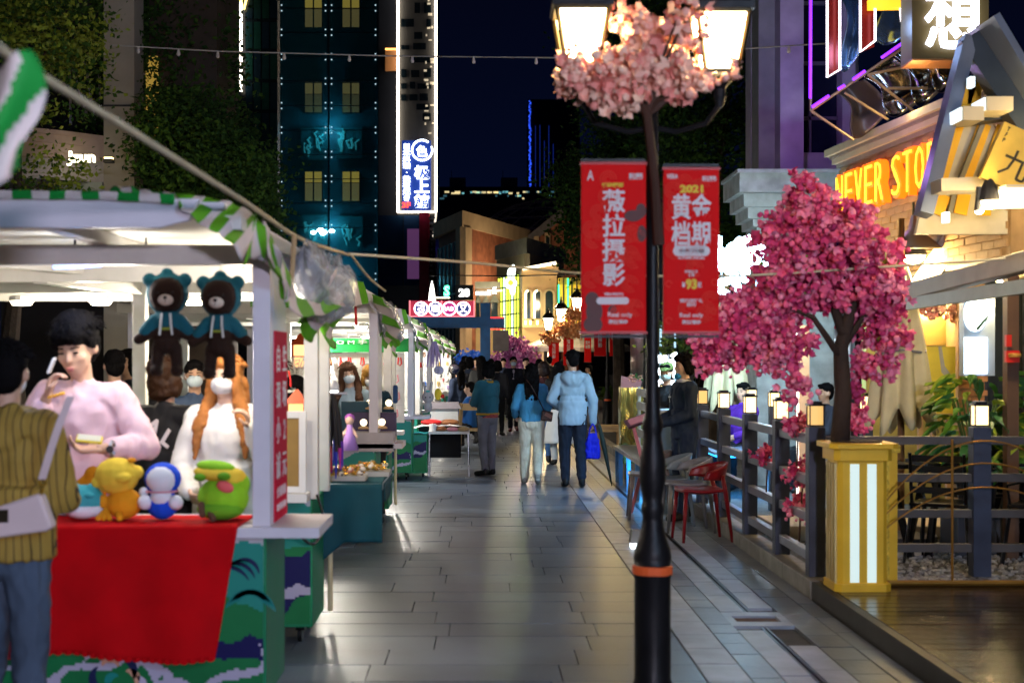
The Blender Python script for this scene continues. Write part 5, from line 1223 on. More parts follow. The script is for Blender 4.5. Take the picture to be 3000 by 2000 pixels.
# striped canvas, clear plastic
CG = M('canvas_green', (.11,.36,.015), .6, var=.1, bump=.15, bscale=200); CGD = M('canvas_dark_green', (.012,.26,.04), .6, var=.1); CW_ = M('canvas_white', (.68,.58,.56), .65, var=.06, bump=.15, bscale=200)
def ribbon(t, up, lo, n, name='canvas', mats=None, rip=.01, sl=0, per=1):
    up = [Vector(p) for p in up]; lo = [Vector(p) for p in lo]
    def interp(P, u):
        f = u*(len(P)-1); i = min(int(f), len(P)-2); f -= i
        a, b, c, d = P[max(i-1,0)], P[i], P[i+1], P[min(i+2,len(P)-1)]
        return .5*((2*b)+(c-a)*f+(2*a-5*b+4*c-d)*f*f+(3*b-a-3*c+d)*f**3)
    def fn(u, v):
        u2 = min(1, max(0, u+sl*(v-.5)*(1 if 0 < u < 1 else 0))); p = interp(up, u2)*(1-v)+interp(lo, u2)*v
        return p+Vector((rip*math.sin(u*19+v*3), rip*math.cos(u*23+v*5), rip*.6*math.sin(u*31)))
    o = MB().grid(fn, n*4, 8, lambda i, j: (i//4) % 2).build(name, mats or [CG, CW_], t, smooth=True, solid=.004)
    return o
t = thing('striped_awning', 'green and white striped canvas sagging over the nearest stall corner', 'awning', (SX,SY,0))
def dl(x, y, d): p = W(x,y,d); return (p.x-SX, p.y-SY, p.z)
ribbon(t, [dl(-40,437,5.62),dl(100,438,5.62),dl(240,440,5.62),dl(400,446,5.62)], [dl(-40,455,5.58),dl(100,457,5.58),dl(240,458,5.58),dl(400,468,5.58)], 11, rip=.002, mats=[CGD, CW_], name='valance')
ribbon(t, [dl(235,452,5.75),dl(265,430,5.75),dl(310,432,5.75),dl(350,440,5.75),dl(410,444,5.7)], [dl(240,458,5.6),dl(280,455,5.6),dl(320,456,5.6),dl(360,458,5.6),dl(410,460,5.6)], 7, rip=.006, mats=[CW_, CGD], name='valance')
ribbon(t, [dl(400,443,5.66),dl(470,452,5.68),dl(545,470,5.75),dl(590,500,5.9)], [dl(415,478,5.56),dl(470,520,5.56),dl(520,548,5.6),dl(556,600,5.7)], 8, rip=.006, sl=-.22)
ribbon(t, [dl(585,490,5.9),dl(620,540,6.0),dl(648,600,6.2),dl(665,660,6.4)], [dl(556,615,5.75),dl(585,592,5.95),dl(622,615,6.2),dl(655,690,6.4)], 8, rip=.012, sl=.35)
ribbon(t, [dl(600,505,6.0),dl(636,560,6.2),dl(665,640,6.4),dl(700,690,6.7),dl(745,690,7.1),dl(765,665,7.5)], [dl(615,590,6.0),dl(640,625,6.2),dl(655,690,6.4),dl(690,725,6.6),dl(745,722,7.0),dl(790,700,7.4)], 9, rip=.01, sl=.1, mats=[CW_, CG])
def clear(name, spec=.5):
    m = glass(name, (.72,.74,.8), .80, .10, 1.0); n, l = m.node_tree.nodes, m.node_tree.links
    tc = n.new('ShaderNodeTexCoord'); nz = n.new('ShaderNodeTexNoise'); nz.inputs['Scale'].default_value = 22; nz.inputs['Detail'].default_value = 5; l.new(tc.outputs['Object'], nz.inputs['Vector'])
    bp = n.new('ShaderNodeBump'); bp.inputs['Strength'].default_value = .7; bp.inputs['Distance'].default_value = .03; l.new(nz.outputs['Fac'], bp.inputs['Height']); l.new(bp.outputs[0], n['Principled BSDF'].inputs['Normal'])
    return m
CLR = clear('clear_plastic'); CLR.node_tree.nodes['Mix Shader'].inputs[0].default_value = .62
def plastic(loc, label, p, q, w, h, seed):
    t = thing('plastic_curtain', label, 'plastic sheet', loc, 0, 'rolled clear plastic curtains along the stalls'); p, q = Vector(p), Vector(q)
    for k in range(3):
        def fn(u, v):
            c = p*(1-u)+q*u; e_ = math.sin(PI*min(1,max(0,u*1.02)))**.5; ang = v*PI*1.5-.5+k*1.3
            rr = w*(.5+.35*noise.noise(Vector((u*6+seed, v*3, k*5.1)))+.45*abs(noise.noise(Vector((u*2.2, v*7+seed, k*3)))))*e_
            return c+Vector((rr*math.cos(ang), .1*noise.noise(Vector((u*9, v*9, k+seed))), rr*math.sin(ang)*h/w*.6-h*.32*e_+.05*noise.noise(Vector((u*14, v*6, k*2+seed)))))
        MB().grid(fn, 40, 18).build('fold', CLR, t, smooth=True)
    for k in range(2):
        def fn(u, v):
            uu = .2+.5*k+u*.3; c = p*(1-uu)+q*uu; return c+Vector((w*.5*math.cos(v*3+k)+.02*math.sin(u*9), 0, -h*(.25+.6*v)+.06*math.sin(u*6)))
        MB().grid(fn, 12, 12, lambda i, j: (j//3) % 2).build('striped_strip', [CW_, CG], t, smooth=True, solid=.003)
    MB().tube([p+Vector((0,0,.02)),(p+q)/2+Vector((0,0,-.03)),q+Vector((0,0,.02))],.008,6).build('cord', M('cream_rope', (.55,.47,.32), .8), t)
    return t
plastic((SX,SY,0), 'crumpled clear plastic bundle tied at the corner of the nearest stall', (.13,.35,2.16), (.16,1.95,2.10), .17, .42, 2)
for i in range(1, 6):
    plastic((SX,SY+6.5*i,0), ['','clear plastic bundle hanging along the second stall eave','clear plastic bundle on the third stall eave','clear plastic bundle on the fourth stall eave','clear plastic bundle on the fifth stall eave','clear plastic bundle at the far end of the stall row'][i], (.08,-.3,2.16), (.08,2.4,2.0), .13, .34, i*3.3)
    t = thing('striped_awning', ['','green and white striped valance on the front of the second stall','striped valance on the front of the third stall','striped valance on the front of the fourth stall','striped valance on the fifth stall','striped valance on the last stall'][i], 'awning', (SX,SY+6.5*i,0), 0, 'striped canvases on the stalls behind')
    ribbon(t, [(-1.0,-.83,2.30),(-.6,-.83,2.30),(-.25,-.83,2.31),(-.05,-.75,2.3)], [(-1.0,-.85,2.08),(-.6,-.85,2.07),(-.25,-.86,2.06),(.0,-.75,2.12)], 9, rip=.004)
    ribbon(t, [(.0,-.7,2.2),(.08,-.3,2.0),(.1,.1,1.85)], [(.12,-.75,2.15),(.22,-.3,1.95),(.2,.1,1.76)], 5, rip=.015)
t = thing('striped_awning', 'blurred strip of green striped canvas hanging from the rope nearest the viewer', 'awning', (-1.0,2.9,0))
def dn(x, y, d=2.95): p = W(x,y,d); return (p.x+1.0, p.y-2.9, p.z)
MB().grid(lambda u, v: Vector(dn(-70+u*(150+20*math.sin(v*6)-60*max(0,v-.55)), 140+v*270+20*math.sin(u*5)))+Vector((0,.03*math.sin(u*6+v*4),0)), 16, 20, lambda i, j: 0 if (i+j*.75) % 13 < 6 else 1).build('canvas', [CGD, CW_], t, smooth=True, solid=.003)
# ropes and the light wire
ROPE = M('cream_rope', (.55,.47,.32), .8)
def rope(name, label, pts, r, cat='rope', mat=None, sub=14):
    P = [Vector(p) for p in pts]; out = []
    for i in range(len(P)-1):
        a, b, c, d = P[max(i-1,0)], P[i], P[i+1], P[min(i+2,len(P)-1)]
        for k in range(sub):
            f = k/sub; out.append(.5*((2*b)+(c-a)*f+(2*a-5*b+4*c-d)*f*f+(3*b-a-3*c+d)*f**3))
    out.append(P[-1]); o = MB().tube(out, r, 8).build(name, mat or ROPE, None, smooth=True); tag(o, label, cat); return o
rope('guy_rope', 'thick pale rope running along the stall eaves from overhead', [W(-260,-120,2.1),W(0,112,2.9),W(300,300,3.9),W(560,463,5.4),W(690,548,7.0),W(800,585,8.3)], .0105)
rope('guy_rope', 'pale rope strung across the street from the stalls to the café awning', [W(800,583,8.3),W(1080,603,8.6),W(1350,628,8.9),W(1660,634,9.1),W(2000,615,9.2),W(2400,588,9.3)], .0085)
rope('guy_rope', 'thin cord sagging from the rope knot towards the second stall', [W(806,585,8.3),W(850,640,9.3),W(885,668,11)], .008)
o = MB().tube([W(676,538,6.7),W(672,610,6.7),W(664,690,6.7)], .012, 8).build('awning_stick', M('bamboo', (.45,.3,.15), .6)); tag(o, 'thin wooden stick propping the rope above the stall corner', 'stick')
WIRE = M('wire_grey', (.35,.33,.3), .5)
t = thing('light_wire', 'thin overhead wire with small unlit bulbs spanning the street', 'wire', (0,0,0))
wp = [W(255,104,16),W(500,118,16.5),W(900,129,17),W(1280,133,16.6),W(1560,122,16),W(1900,100,15.2),W(2280,66,14)]
wo = []
for i in range(len(wp)-1):
    for k in range(8): wo.append(wp[i].lerp(wp[i+1], k/8))
MB().tube(wo+[wp[-1]], .008, 6).build('cable', WIRE, t)
for i in range(2, 46, 3): MB().cap(wo[i]-Vector((0,0,.01)), wo[i]-Vector((0,0,.06)), .012, .022, 7).build('bulb', M('bulb_glass', (.6,.55,.5), .15), t)
o = MB().tube([W(990,632,42),W(1180,634,41),W(1330,630,38)], .02, 5).build('cable', BLACK); tag(o, 'thin black cable crossing before the brick buildings', 'cable')

# ------------------------------------------------------------------ goods on the nearest stall
t = thing('red_tablecloth', 'red cloth hanging down the front of the nearest counter', 'tablecloth', (SX,SY,0))
def rc(u, v):
    x = -2.0+u*1.885
    if v < .3: f = v/.3; return (x, .42-f*.478, .8815+.003*math.sin(u*40)*f)
    f = (v-.3)/.7; x2 = x-.085*f*u+.10*f*(1-u)*0
    return (x2+.012*f*math.sin(u*11), -.066-.012*f-.026*f*math.sin(u*13+1+f*1.2)-.016*f*math.sin(u*31-f*2)-.02*max(0,math.sin((u*1.0+f*.35)*19))*f, .879-f*(.555+.03*u)+.012*f*math.sin(u*13))
MB().grid(rc, 90, 30).build('cloth', RED, t, smooth=True, solid=.004)
m = MB()
for i in range(46):
    p = Vector(rc((i+.5)/46, 1)); m.ell(p+Vector((0,0,.002)), (.019,.004,.012), n=8, m=5)
m.build('scalloped_hem', RED, t)
PLY = M('plush_yellow', (.80,.56,.05), .85, var=.08, bump=.15, bscale=150); PLB = M('plush_blue', (.01,.07,.62), .85, var=.1, bump=.15, bscale=150); PLW = M('plush_white', (.74,.76,.82), .85, var=.05, bump=.15, bscale=150)
PLT = M('plush_teal', (.05,.36,.40), .85, var=.1, bump=.15, bscale=150); PLG = M('plush_green', (.24,.55,.02), .85, var=.1, bump=.15, bscale=150); PLO = M('plush_orange', (.75,.30,.01), .85, var=.1)
BR = M('plush_brown', (.020,.008,.004), .9, var=.2, bump=.3, bscale=160); HOOD = M('teal_hoodie', (.006,.075,.10), .85, var=.15, bump=.2, bscale=160)
TB = .885
PSC = .84
def at(x, d=6.62, dx=0): return ((x-1111)/3267*d, d, TB)
t = thing('plush_toy', 'teal round plush toy with small ears at the left end of the red counter', 'plush toy', at(195))
blob(MB().ell((0,0,.10),(.112,.10,.095)).ell((.045,-.03,.17),(.035,.03,.035)).ell((-.04,-.03,.175),(.03,.03,.03)), 'body', PLT, t, .008, 4)
MB().ell((0,-.012,.055),(.112,.098,.05)).build('belly', PLW, t, smooth=True); MB().ell((-.06,-.07,.14),(.03,.03,.02)).ell((.05,-.085,.14),(.03,.02,.015)).build('paw', PLT, t, smooth=True)
t = thing('plush_toy', 'big yellow duck-like plush toy tipped forward with orange feet', 'plush toy', at(268))
blob(MB().ell((0,0,.24),(.125,.11,.105)).ell((-.10,-.03,.205),(.035,.035,.03)).ell((.06,-.09,.235),(.05,.03,.028)).ell((.11,.0,.26),(.04,.05,.04)), 'head', PLY, t, .008, 4)
blob(MB().ell((.04,0,.09),(.10,.09,.09)).ell((-.07,-.02,.1),(.03,.03,.04)), 'body', PLO, t, .008, 4)
m = MB()
for i in (-1,0,1): m.cap((-.045+.0*i,-.06,.05),(-.045+i*.03,-.10,.018),.02,.016,8)
m.cap((.03,-.07,.04),(.045,-.11,.02),.022,.02,8); m.build('foot', PLO, t, smooth=True); MB().ell((.09,-.02,.33),(.025,.02,.014)).build('cheek', PLO, t)
t = thing('plush_toy', 'blue and white round plush toy with white paws in the middle of the counter', 'plush toy', at(373))
blob(MB().ell((0,.01,.225),(.105,.09,.092)).ell((0,0,.085),(.09,.08,.085)), 'body', PLB, t, .008, 4)
MB().ell((0,-.035,.222),(.083,.06,.075)).ell((0,-.03,.125),(.06,.06,.055)).build('front', PLW, t, smooth=True); MB().ell((-.085,-.05,.10),(.042,.042,.042)).ell((.085,-.05,.10),(.042,.042,.042)).ell((-.1,-.02,.155),(.026,.026,.026)).build('paw', PLW, t, smooth=True)
MB().tube([(.088*math.cos(a),.075*math.sin(a)-.01,.158) for a in [PI+PI*q/12 for q in range(13)]],.006,6).build('collar', M('plush_pink', (.65,.3,.35), .8), t)
t = thing('plush_toy', 'large green frog-like plush toy with yellow cap and pink cheek beside the post', 'plush toy', at(500))
blob(MB().ell((.03,0,.12),(.145,.12,.12)).ell((.10,.02,.19),(.08,.08,.08)), 'body', PLG, t, .009, 4)
MB().ell((.0,-.01,.255),(.135,.10,.045),(0,.1,0)).ell((.085,0,.235),(.075,.08,.05)).build('cap', PLY, t, smooth=True); MB().ell((-.01,.0,.292),(.11,.09,.035),(0,.1,0)).build('cap_top', PLG, t, smooth=True)
MB().ell((-.08,-.09,.24),(.035,.03,.022)).build('eye_bump', M('plush_dark_green', (.10,.3,.01), .85), t, smooth=True); MB().ell((.05,-.095,.245),(.038,.03,.024)).build('eye_bump', M('plush_dark_green', 0), t, smooth=True)
MB().ell((.06,-.105,.19),(.05,.02,.032),(0,.35,0)).build('cheek', M('plush_rose', (.70,.12,.12), .8), t, smooth=True); m = MB().cap((-.07,-.10,.09),(-.06,-.125,.04),.02,.018,8).cap((-.02,-.11,.05),(.0,-.13,.02),.02,.018,8); m.build('foot', M('plush_bark', (.10,.05,.03), .9), t, smooth=True)
MB().ell((.02,-.02,.06),(.135,.118,.06)).build('belly', M('plush_mid_green', (.12,.34,.015), .85), t, smooth=True)
t = thing('plush_toy', 'small orange and yellow plush half hidden behind the teal one', 'plush toy', at(205, 6.82)); blob(MB().ell((0,0,.12),(.1,.07,.11)).ell((.02,0,.23),(.05,.05,.05)), 'body', PLO, t, .01, 3); MB().ell((-.09,-.02,.14),(.05,.04,.06)).build('ear', PLY, t)
for o in [o for o in COL.objects if o.name.startswith('plush_toy')]: o.scale = (PSC,PSC,PSC)
t = thing('strip_light', 'short white strip light under the ceiling between blue lamp and bears', 'lamp', W(335,600,6.72))
MB().box((0,0,.02),(.15,.045,.03)).build('housing', WHITE, t); MB().box((0,0,-.004),(.14,.035,.018)).build('diffuser', E('strip_tube', (1,.95,.85), 14), t); MB().tube([(0,0,.03),(0,0,.16)],.005,5).build('hook', BLACK, t)
o0 = bpy.data.objects['counter']; mt = MB()
def arc(cx, cz, r, a0, a1, w, mats, nm):
    m = MB(); n = 12
    for i in range(n):
        a, b = a0+(a1-a0)*i/n, a0+(a1-a0)*(i+1)/n; wi, wj = w*math.sin(PI*(i+.15)/(n+.3))+.002, w*math.sin(PI*(i+1.15)/(n+.3))+.002
        m.add([(cx+(r-wi)*math.cos(a),-.0045,cz+(r-wi)*math.sin(a)),(cx+(r+wi)*math.cos(a),-.0045,cz+(r+wi)*math.sin(a)),(cx+(r+wj)*math.cos(b),-.0045,cz+(r+wj)*math.sin(b)),(cx+(r-wj)*math.cos(b),-.0045,cz+(r-wj)*math.sin(b))],[(0,1,2,3)])
    m.build('printed_motif', mats, o0)
PT = M('print_teal', (.01,.22,.2), .45); PN = M('print_navy', (.01,.015,.07), .45); PP = M('print_peach', (.6,.3,.2), .45); PLI = M('print_lilac', (.45,.38,.5), .45)
for k in range(5): arc(-.10-.02*k, .66-.02*k, .07+.012*k, .1+.1*k, 2.2, .008, PT if k % 2 else PN, '')
for k in range(5): arc(-.07, .52-.012*k, .06+.014*k, .2, 2.8, .008, PT, '')
for k, (cx, cz, r, a0, a1, mt_) in enumerate(((-.72,.20,.06,2.2,4.6,PN),(-.66,.22,.07,-.4,1.6,PN),(-.70,.25,.035,0,3.1,PP),(-.62,.19,.04,-.6,1.8,PP),(-.66,.155,.045,3.4,6.0,PLI),(-.60,.16,.05,-.8,1.2,PLI),(-.76,.27,.05,1.4,3.0,PLI),(-.68,.18,.03,1,4,PT))): arc(cx, cz, r, a0, a1, .016, mt_, '')
# hanging teddy bears
def bear(loc, label, rz, lean):
    t = thing('teddy_bear', label, 'teddy bear', loc, rz, 'brown teddy bears in teal hoodies')
    blob(MB().ell((0,0,-.115),(.097,.08,.10)).cap((-.075,0,-.30),(-.135,-.01,-.335),.03,.028).cap((.075,0,-.30),(.135,-.01,-.33),.03,.028).ell((0,0,-.285),(.068,.055,.085)).ell((0,0,-.36),(.068,.058,.05)).cap((-.042,0,-.37),(-.05,-.01,-.475),.033,.03).cap((.042,0,-.37),(.05,-.01,-.475),.033,.03).ell((-.05,-.02,-.488),(.034,.042,.03)).ell((.05,-.02,-.488),(.034,.042,.03)), 'body', BR, t, .007, 3)
    blob(MB().ell((0,.014,-.112),(.106,.086,.108)).ell((0,.0,-.005),(.03,.03,.02)).ell((-.085,0,-.045),(.036,.025,.036)).ell((.085,0,-.045),(.036,.025,.036)).ell((0,.004,-.26),(.075,.06,.075)).cap((-.06,0,-.245),(-.105,-.005,-.3),.036,.034).cap((.06,0,-.245),(.105,-.005,-.3),.036,.034), 'hoodie', HOOD, t, .007, 3)
    MB().ell((0,-.045,-.118),(.082,.048,.084)).build('face', BR, t, smooth=True)
    z = MB().ell((0,-.083,-.145),(.038,.026,.028)).build('muzzle', M('plush_cream', (.6,.5,.4), .9), t, smooth=True); MB().ell((0,-.109,-.135),(.010,.006,.008)).box((0,-.108,-.15),(.003,.003,.02)).build('nose', BLACK, z)
    MB().ell((-.034,-.088,-.11),.006).ell((.034,-.088,-.11),.006).build('eye', BLACK, t); m = MB()
    for s in (-1,1): m.tube([(s*.02,-.058,-.21),(s*.024,-.072,-.26),(s*.03,-.07,-.315)],.0055,6)
    m.build('drawstring', M('cord_white', (.6,.58,.52), .8), t); MB().b2((-.026,-.0685,-.29),(.03,-.060,-.278)).build('chest_print', M('olive_print', (.2,.22,.02), .7), t); MB().tube([(0,0,.0),(0,0,.09)],.0025,5).build('hang_loop', M('cord_white',0), t)
    return t
bear(W(384,622,6.55), 'left hanging teddy bear whose teal hood catches blue light', .12, 0); bear(W(506,628,6.55), 'right hanging teddy bear in shade nearest the stall post', -.05, 0)
for o in [o for o in COL.objects if o.name.startswith('teddy_bear')]: o.scale = (.94,.94,.94)
t = thing('hanging_lamp', 'flat oval lamp glowing blue white under the stall ceiling', 'lamp', W(172,604,6.7))
MB().prism([(.13*math.copysign(abs(math.cos(a))**.5, math.cos(a)),.06*math.copysign(abs(math.sin(a))**.5, math.sin(a))) for a in [2*PI*q/24 for q in range(24)]], (0,0,0),(1,0,.06),(0,1,0),(0,0,.022)).build('housing', M('blue_plastic', (.01,.06,.12), .35), t)
MB().prism([(.11*math.copysign(abs(math.cos(a))**.5, math.cos(a)),.048*math.copysign(abs(math.sin(a))**.5, math.sin(a))) for a in [2*PI*q/24 for q in range(24)]], (.012,0,-.02),(1,0,.06),(0,1,0),(0,0,.019)).build('diffuser', E('uv_blue', (.12,.25,1), 7), t); MB().tube([(0,0,.02),(0,0,.14)],.006,6).build('hook', BLACK, t)
plight(W(172,630,6.7), 5, (.2,.45,1), .08, 'hanging_lamp_light')
t = thing('vertical_sign', 'pink red sign strip with white characters on the stall side board', 'sign', (SX+.021,SY+.29,.885))
MB().b2((0,-.2,0),(.006,.205,.875)).build('panel', M('pink_red_vinyl', (.60,.008,.045), .7, spec=.03, var=.08), t)
VT = M('vinyl_white', (.75,.66,.68), .5)
for s, y in (('自\n强\n小\n诚', -.1), ('生\n场\n2\n元', .1)): text(s, (.008,y,.50), 1, VT, t, face='+X', ext=.001, bold=.01, w=.13, h=.62, world=False, line=1.25)
text('全场特价', (.008,0,.13), 1, VT, t, face='+X', ext=.001, w=.3, h=.05, world=False); text('欢迎选购', (.008,0,.06), 1, VT, t, face='+X', ext=.001, w=.3, h=.035, world=False)
t = thing('framed_board', 'white framed board with brown back leaning on the stall counter', 'board', (-1.24,8.05,.878))
MB().b2((-.2,0,0),(.2,.012,.42)).build('panel', M('brown_board', (.28,.17,.05), .6), t)
MB().b2((-.235,-.012,0),(-.195,.02,.46)).b2((.195,-.012,0),(.235,.02,.46)).b2((-.195,-.012,.42),(.195,.02,.46)).b2((-.195,-.012,-.0),(.195,.02,.035)).build('frame', WHITE, t, bev=.003)
t = thing('work_shelf', 'narrow white shelf inside the nearest stall carrying the framed board', 'shelf', (-1.24,8.05,0)); MB().b2((-.4,-.1,.83),(.25,.07,.877)).build('board', WHITE, t); MB().b2((-.38,-.08,0),(-.34,.05,.83)).build('leg', WHITE, t); MB().b2((-.14,-.08,0),(-.10,.05,.83)).build('leg', WHITE, t)
rope('power_cable', 'black cable looping down between the stall counters', [(-.95,8.1,.86),(-.9,8.0,.72),(-.93,7.8,.62),(-1.0,7.6,.7)], .008, 'cable', BLACK)
# ------------------------------------------------------------------ jewellery on the teal cloth, second stall and beyond
TEAL = M('teal_cloth', (.005,.055,.075), .75, var=.15, bump=.15, bscale=120)
t = thing('teal_tablecloth', 'dark teal cloth hanging over the jewellery counter with a pointed corner', 'tablecloth', (0,8.72,0))
def tc_(u, v):
    x = -1.02+u*.40; z = .874
    if v < .4: return (x, .85-v/.4*.86, z+.0035)
    f = (v-.4)/.6; drop = .36+.14*max(0,1-u*2.4)
    return (x-.0*f, -.012-.015*f-.012*math.sin(u*14)*f, z-f*drop)
MB().grid(tc_, 30, 24).build('cloth', TEAL, t, smooth=True, solid=.004); MB().grid(lambda u, v: (-.615+.004+.008*math.sin(u*12)*v, .0+u*.8, .872-v*(.10+.05*math.sin(u*5))), 16, 8).build('side_fall', TEAL, t, smooth=True, solid=.004)
GLT = [M('trinket_gold', (.8,.5,.12), .22, .9), M('trinket_pale', (.75,.68,.6), .3), M('trinket_rose', (.6,.25,.2), .3), M('trinket_dark', (.05,.04,.04), .3)]
for (x, y, w, dpt, l) in ((-.86,8.86,.2,.22,'grey tray of mixed jewellery at the front of the teal cloth'),(-.72,9.22,.17,.26,'tray of glittering gold trinkets on the back of the teal cloth')):
    t = thing('jewellery_tray', l, 'tray', (x,y,.884)); MB().b2((-w/2-.03,-dpt/2,0),(w/2+.03,dpt/2,.03)).build('tray', M('grey_tray', (.35,.33,.3), .6), t); m = MB()
    for i in range(70): m.cur = R.choice((0,0,1,2,3) if y < 9 else (0,0,0,1)); m.ell((rp(-1,1)*(w/2+.01), rp(-1,1)*dpt*.43, .035+rp(0,.045)), (rp(.008,.02),rp(.008,.02),rp(.006,.02)), n=6, m=4)
    m.build('trinket', GLT, t, kind='stuff')
t = thing('tape_roll', 'white roll of ribbon on a yellow block by the jewellery', 'ribbon roll', (-.975,8.8,.882)); MB().b2((-.05,-.05,0),(.04,.05,.04)).build('block', M('ochre', (.6,.38,.05), .6), t); MB().tube([(-.02,-.03,.075),(-.02,.05,.075)],.034,16).build('roll', WHITE, t, smooth=True)
t = thing('hair_braids', 'bundle of long dark braids with bright coloured tips hanging by the stall post', 'hair braids', W(760,905,8.75)); cols = [M('braid_%d' % i, c, .6) for i, c in enumerate(((.01,.008,.01),(.5,.01,.01),(.12,.02,.35),(.02,.03,.35),(.45,.03,.25)))]
for i in range(11):
    x = rp(-.045,.045); y = rp(-.05,.05); z1 = -rp(.28,.36); pts = [(x*.3,y*.3,0),(x*.8+.01,y,-.12),(x+.02*(x > 0),y,z1)]
    o = MB().tube(pts, [.011,.012,.011], 7).build('braid', cols[0], t); MB().tube([pts[2],(x*1.4+.01,y,z1-rp(.1,.17))],[.012,.004],7).build('braid_tip', cols[1+i % 4], o)
MB().tube([(-.08,0,.005),(.1,0,.005)],.008,6).build('hook_bar', STEEL, t)
t = thing('desk_lamp', 'small white clip lamp shining above the braids', 'lamp', W(765,890,8.8)); MB().lathe([(.04,-.02),(.035,.02),(.012,.05)], n=12).build('shade', WHITE, t, smooth=True); MB().ell((0,0,-.018),(.036,.036,.012)).build('bulb', E('clip_bulb', (1,.95,.85), 20), t)
t = thing('doll', 'small doll in a violet dress hung beside the braids', 'doll', W(803,985,9.4)); blob(MB().ell((0,0,.06),(.03,.03,.034)).cap((0,0,.02),(0,0,-.04),.02,.03).cap((.02,0,0),(.05,-.01,-.05),.01,.009).cap((-.02,0,0),(-.05,-.01,-.05),.01,.009), 'body', SKINP, t, .005, 2); MB().lathe([(.018,.03),(.03,-.03),(.06,-.14),(.0,-.14)], n=14).build('dress', M('violet_cloth', (.35,.2,.55), .7), t, smooth=True); MB().ell((0,.008,.072),(.034,.032,.03)).build('hair', M('violet_hair', (.3,.08,.4), .7), t)
# masked women's stall: lamps and boxes on its counter
t = thing('display_box', 'white display box on the counter of the second stall', 'box', W(845,1010,12.95)); MB().b2((-.28,-.1,-.10),(.24,.2,.07)).build('box', M('box_card', (.42,.38,.39), .6), t)
t = thing('violet_case', 'dark violet display case behind the globe lamps', 'case', W(845,972,13.2)); MB().b2((-.16,0,-.12),(.26,.1,.10)).build('case', M('case_violet', (.045,.03,.075), .5), t); MB().b2((-.26,.12,-.1),(.08,.2,.2)).build('case_back', M('case_teal', (.01,.05,.07), .5), t)
for i, (x, y, l) in enumerate(((835,970,'left lower glowing glass globe on a wooden foot'),(877,969,'right lower glowing globe with bands'),(849,925,'left upper glowing globe above the violet case'),(893,925,'right upper glowing globe above the violet case'))):
    t = thing('globe_lamp', l, 'lamp', W(x,y,13.0 if i < 2 else 13.35), 0, 'glowing globe lamps on the second stall'); MB().ell((0,0,0),.032,n=14,m=10).build('globe', E('globe_glow', (1,.84,.56), 3.2), t, smooth=True); MB().lathe([(.05,-.058),(.05,-.045),(.03,-.036)], n=12).build('foot', WOOD, t)
def rack(loc, label, w, h, ncol, nrow, light, palette, header=None):
    t = thing('display_rack', label, 'display rack', loc, 0, 'lit display racks in the stalls')
    MB().b2((-w/2,.05,0),(w/2,.08,h)).build('back_panel', M('rack_white', (.8,.78,.74), .5), t); m = MB()
    for i in range(ncol+1): m.box((-w/2+w*i/ncol,.03,h/2),(.008,.008,h))
    for j in range(nrow+1): m.box((0,.03,h*j/nrow),(w,.008,.008))
    m.build('grid_wire', WHITE, t)
    for j in range(nrow):
        for i in range(ncol):
            x = -w/2+w*(i+.5+rp(-.2,.2))/ncol; z = h*(j+.75)/nrow; k = R.randrange(3); mt = R.choice(palette); s = min(w/ncol, h/nrow)
            if k == 0: b = MB().cap((x,0,z-s*.1),(x+rp(-.02,.02),0,z-s*.55),s*.12,s*.2,7)
            elif k == 1: b = MB().tube([(x-s*.1,0,z),(x-s*.15,0,z-s*.6),(x,0,z-s*.7),(x+s*.15,0,z-s*.55),(x+s*.08,0,z)],s*.06,6)
            else: b = MB().box((x,0,z-s*.35),(s*.5,.02,s*.55),(0,rp(-.2,.2),0))
            b.build('hanging_good', mt, t)
    if header: MB().b2((-w/2-.05,-.02,h+.01),(w/2+.05,.06,h+.16)).build('header', header, t)
    return t
pal = [M('good_red', (.6,.02,.02), .6), M('good_white', (.8,.78,.74), .6), M('good_pink', (.75,.3,.35), .6), M('good_brown', (.25,.1,.04), .6), M('good_purple', (.2,.06,.4), .6), M('good_yellow', (.75,.5,.05), .6), M('good_blue', (.05,.15,.5), .6), M('good_white',0), M('good_white',0)]
rack((-1.45,15.6,.95), 'lit rack of small red and brown hanging trinkets under a green band', 1.15, .76, 9, 4, 1, pal[:4], M('header_green', (.01,.26,.05), .5))
text('B L O O M 手 工 坊', (-1.45,15.57,1.83), 1, M('header_text', (.7,.75,.7), .5), bpy.data.objects['display_rack'], w=.9, h=.05, name='header_lettering')
for k, (y, l) in enumerate(((21.4,'glaring white rack of toys and accessories in the third stall'),(27.6,'bright rack of goods in the fourth stall'),(34,'bright rack of goods in the fifth stall'))):
    rack((-1.42 if k == 0 else -1.3,y,.9), l, 1.0, .95, 7, 5, 1, pal)
def lantern_house(x, y, d, s, l):
    t = thing('lantern_house', l, 'lantern', W(x,y,d), 0, 'little lit lantern houses'); MB().box((0,0,.08*s),(.09*s,.09*s,.16*s)).build('light_body', E('lantern_amber', (1,.55,.2), 1.8), t)
    m = MB()
    for a in (-1,1):
        for b in (-1,1): m.box((a*.047*s,b*.047*s,.08*s),(.012*s,.012*s,.17*s))
    m.box((0,-.048*s,.08*s),(.1*s,.006,.01)).box((0,0,0),(.12*s,.12*s,.015)); m.build('frame', M('red_wood', (.30,.04,.01), .5), t); MB().box((0,0,.20*s),(.13*s,.13*s,.08*s),None,.1,.1).build('roof', M('red_wood',0), t)
lantern_house(682,992,9.15,1.15,'tall red lit lantern house behind the sign strip'); lantern_house(674,1018,9.05,.7,'short red lit lantern house in front of the tall one'); lantern_house(706,1015,9.1,.75,'golden lit lantern house nearest the cream post'); lantern_house(690,845,11.8,1.2,'small lit lantern house hung under the stall beam')
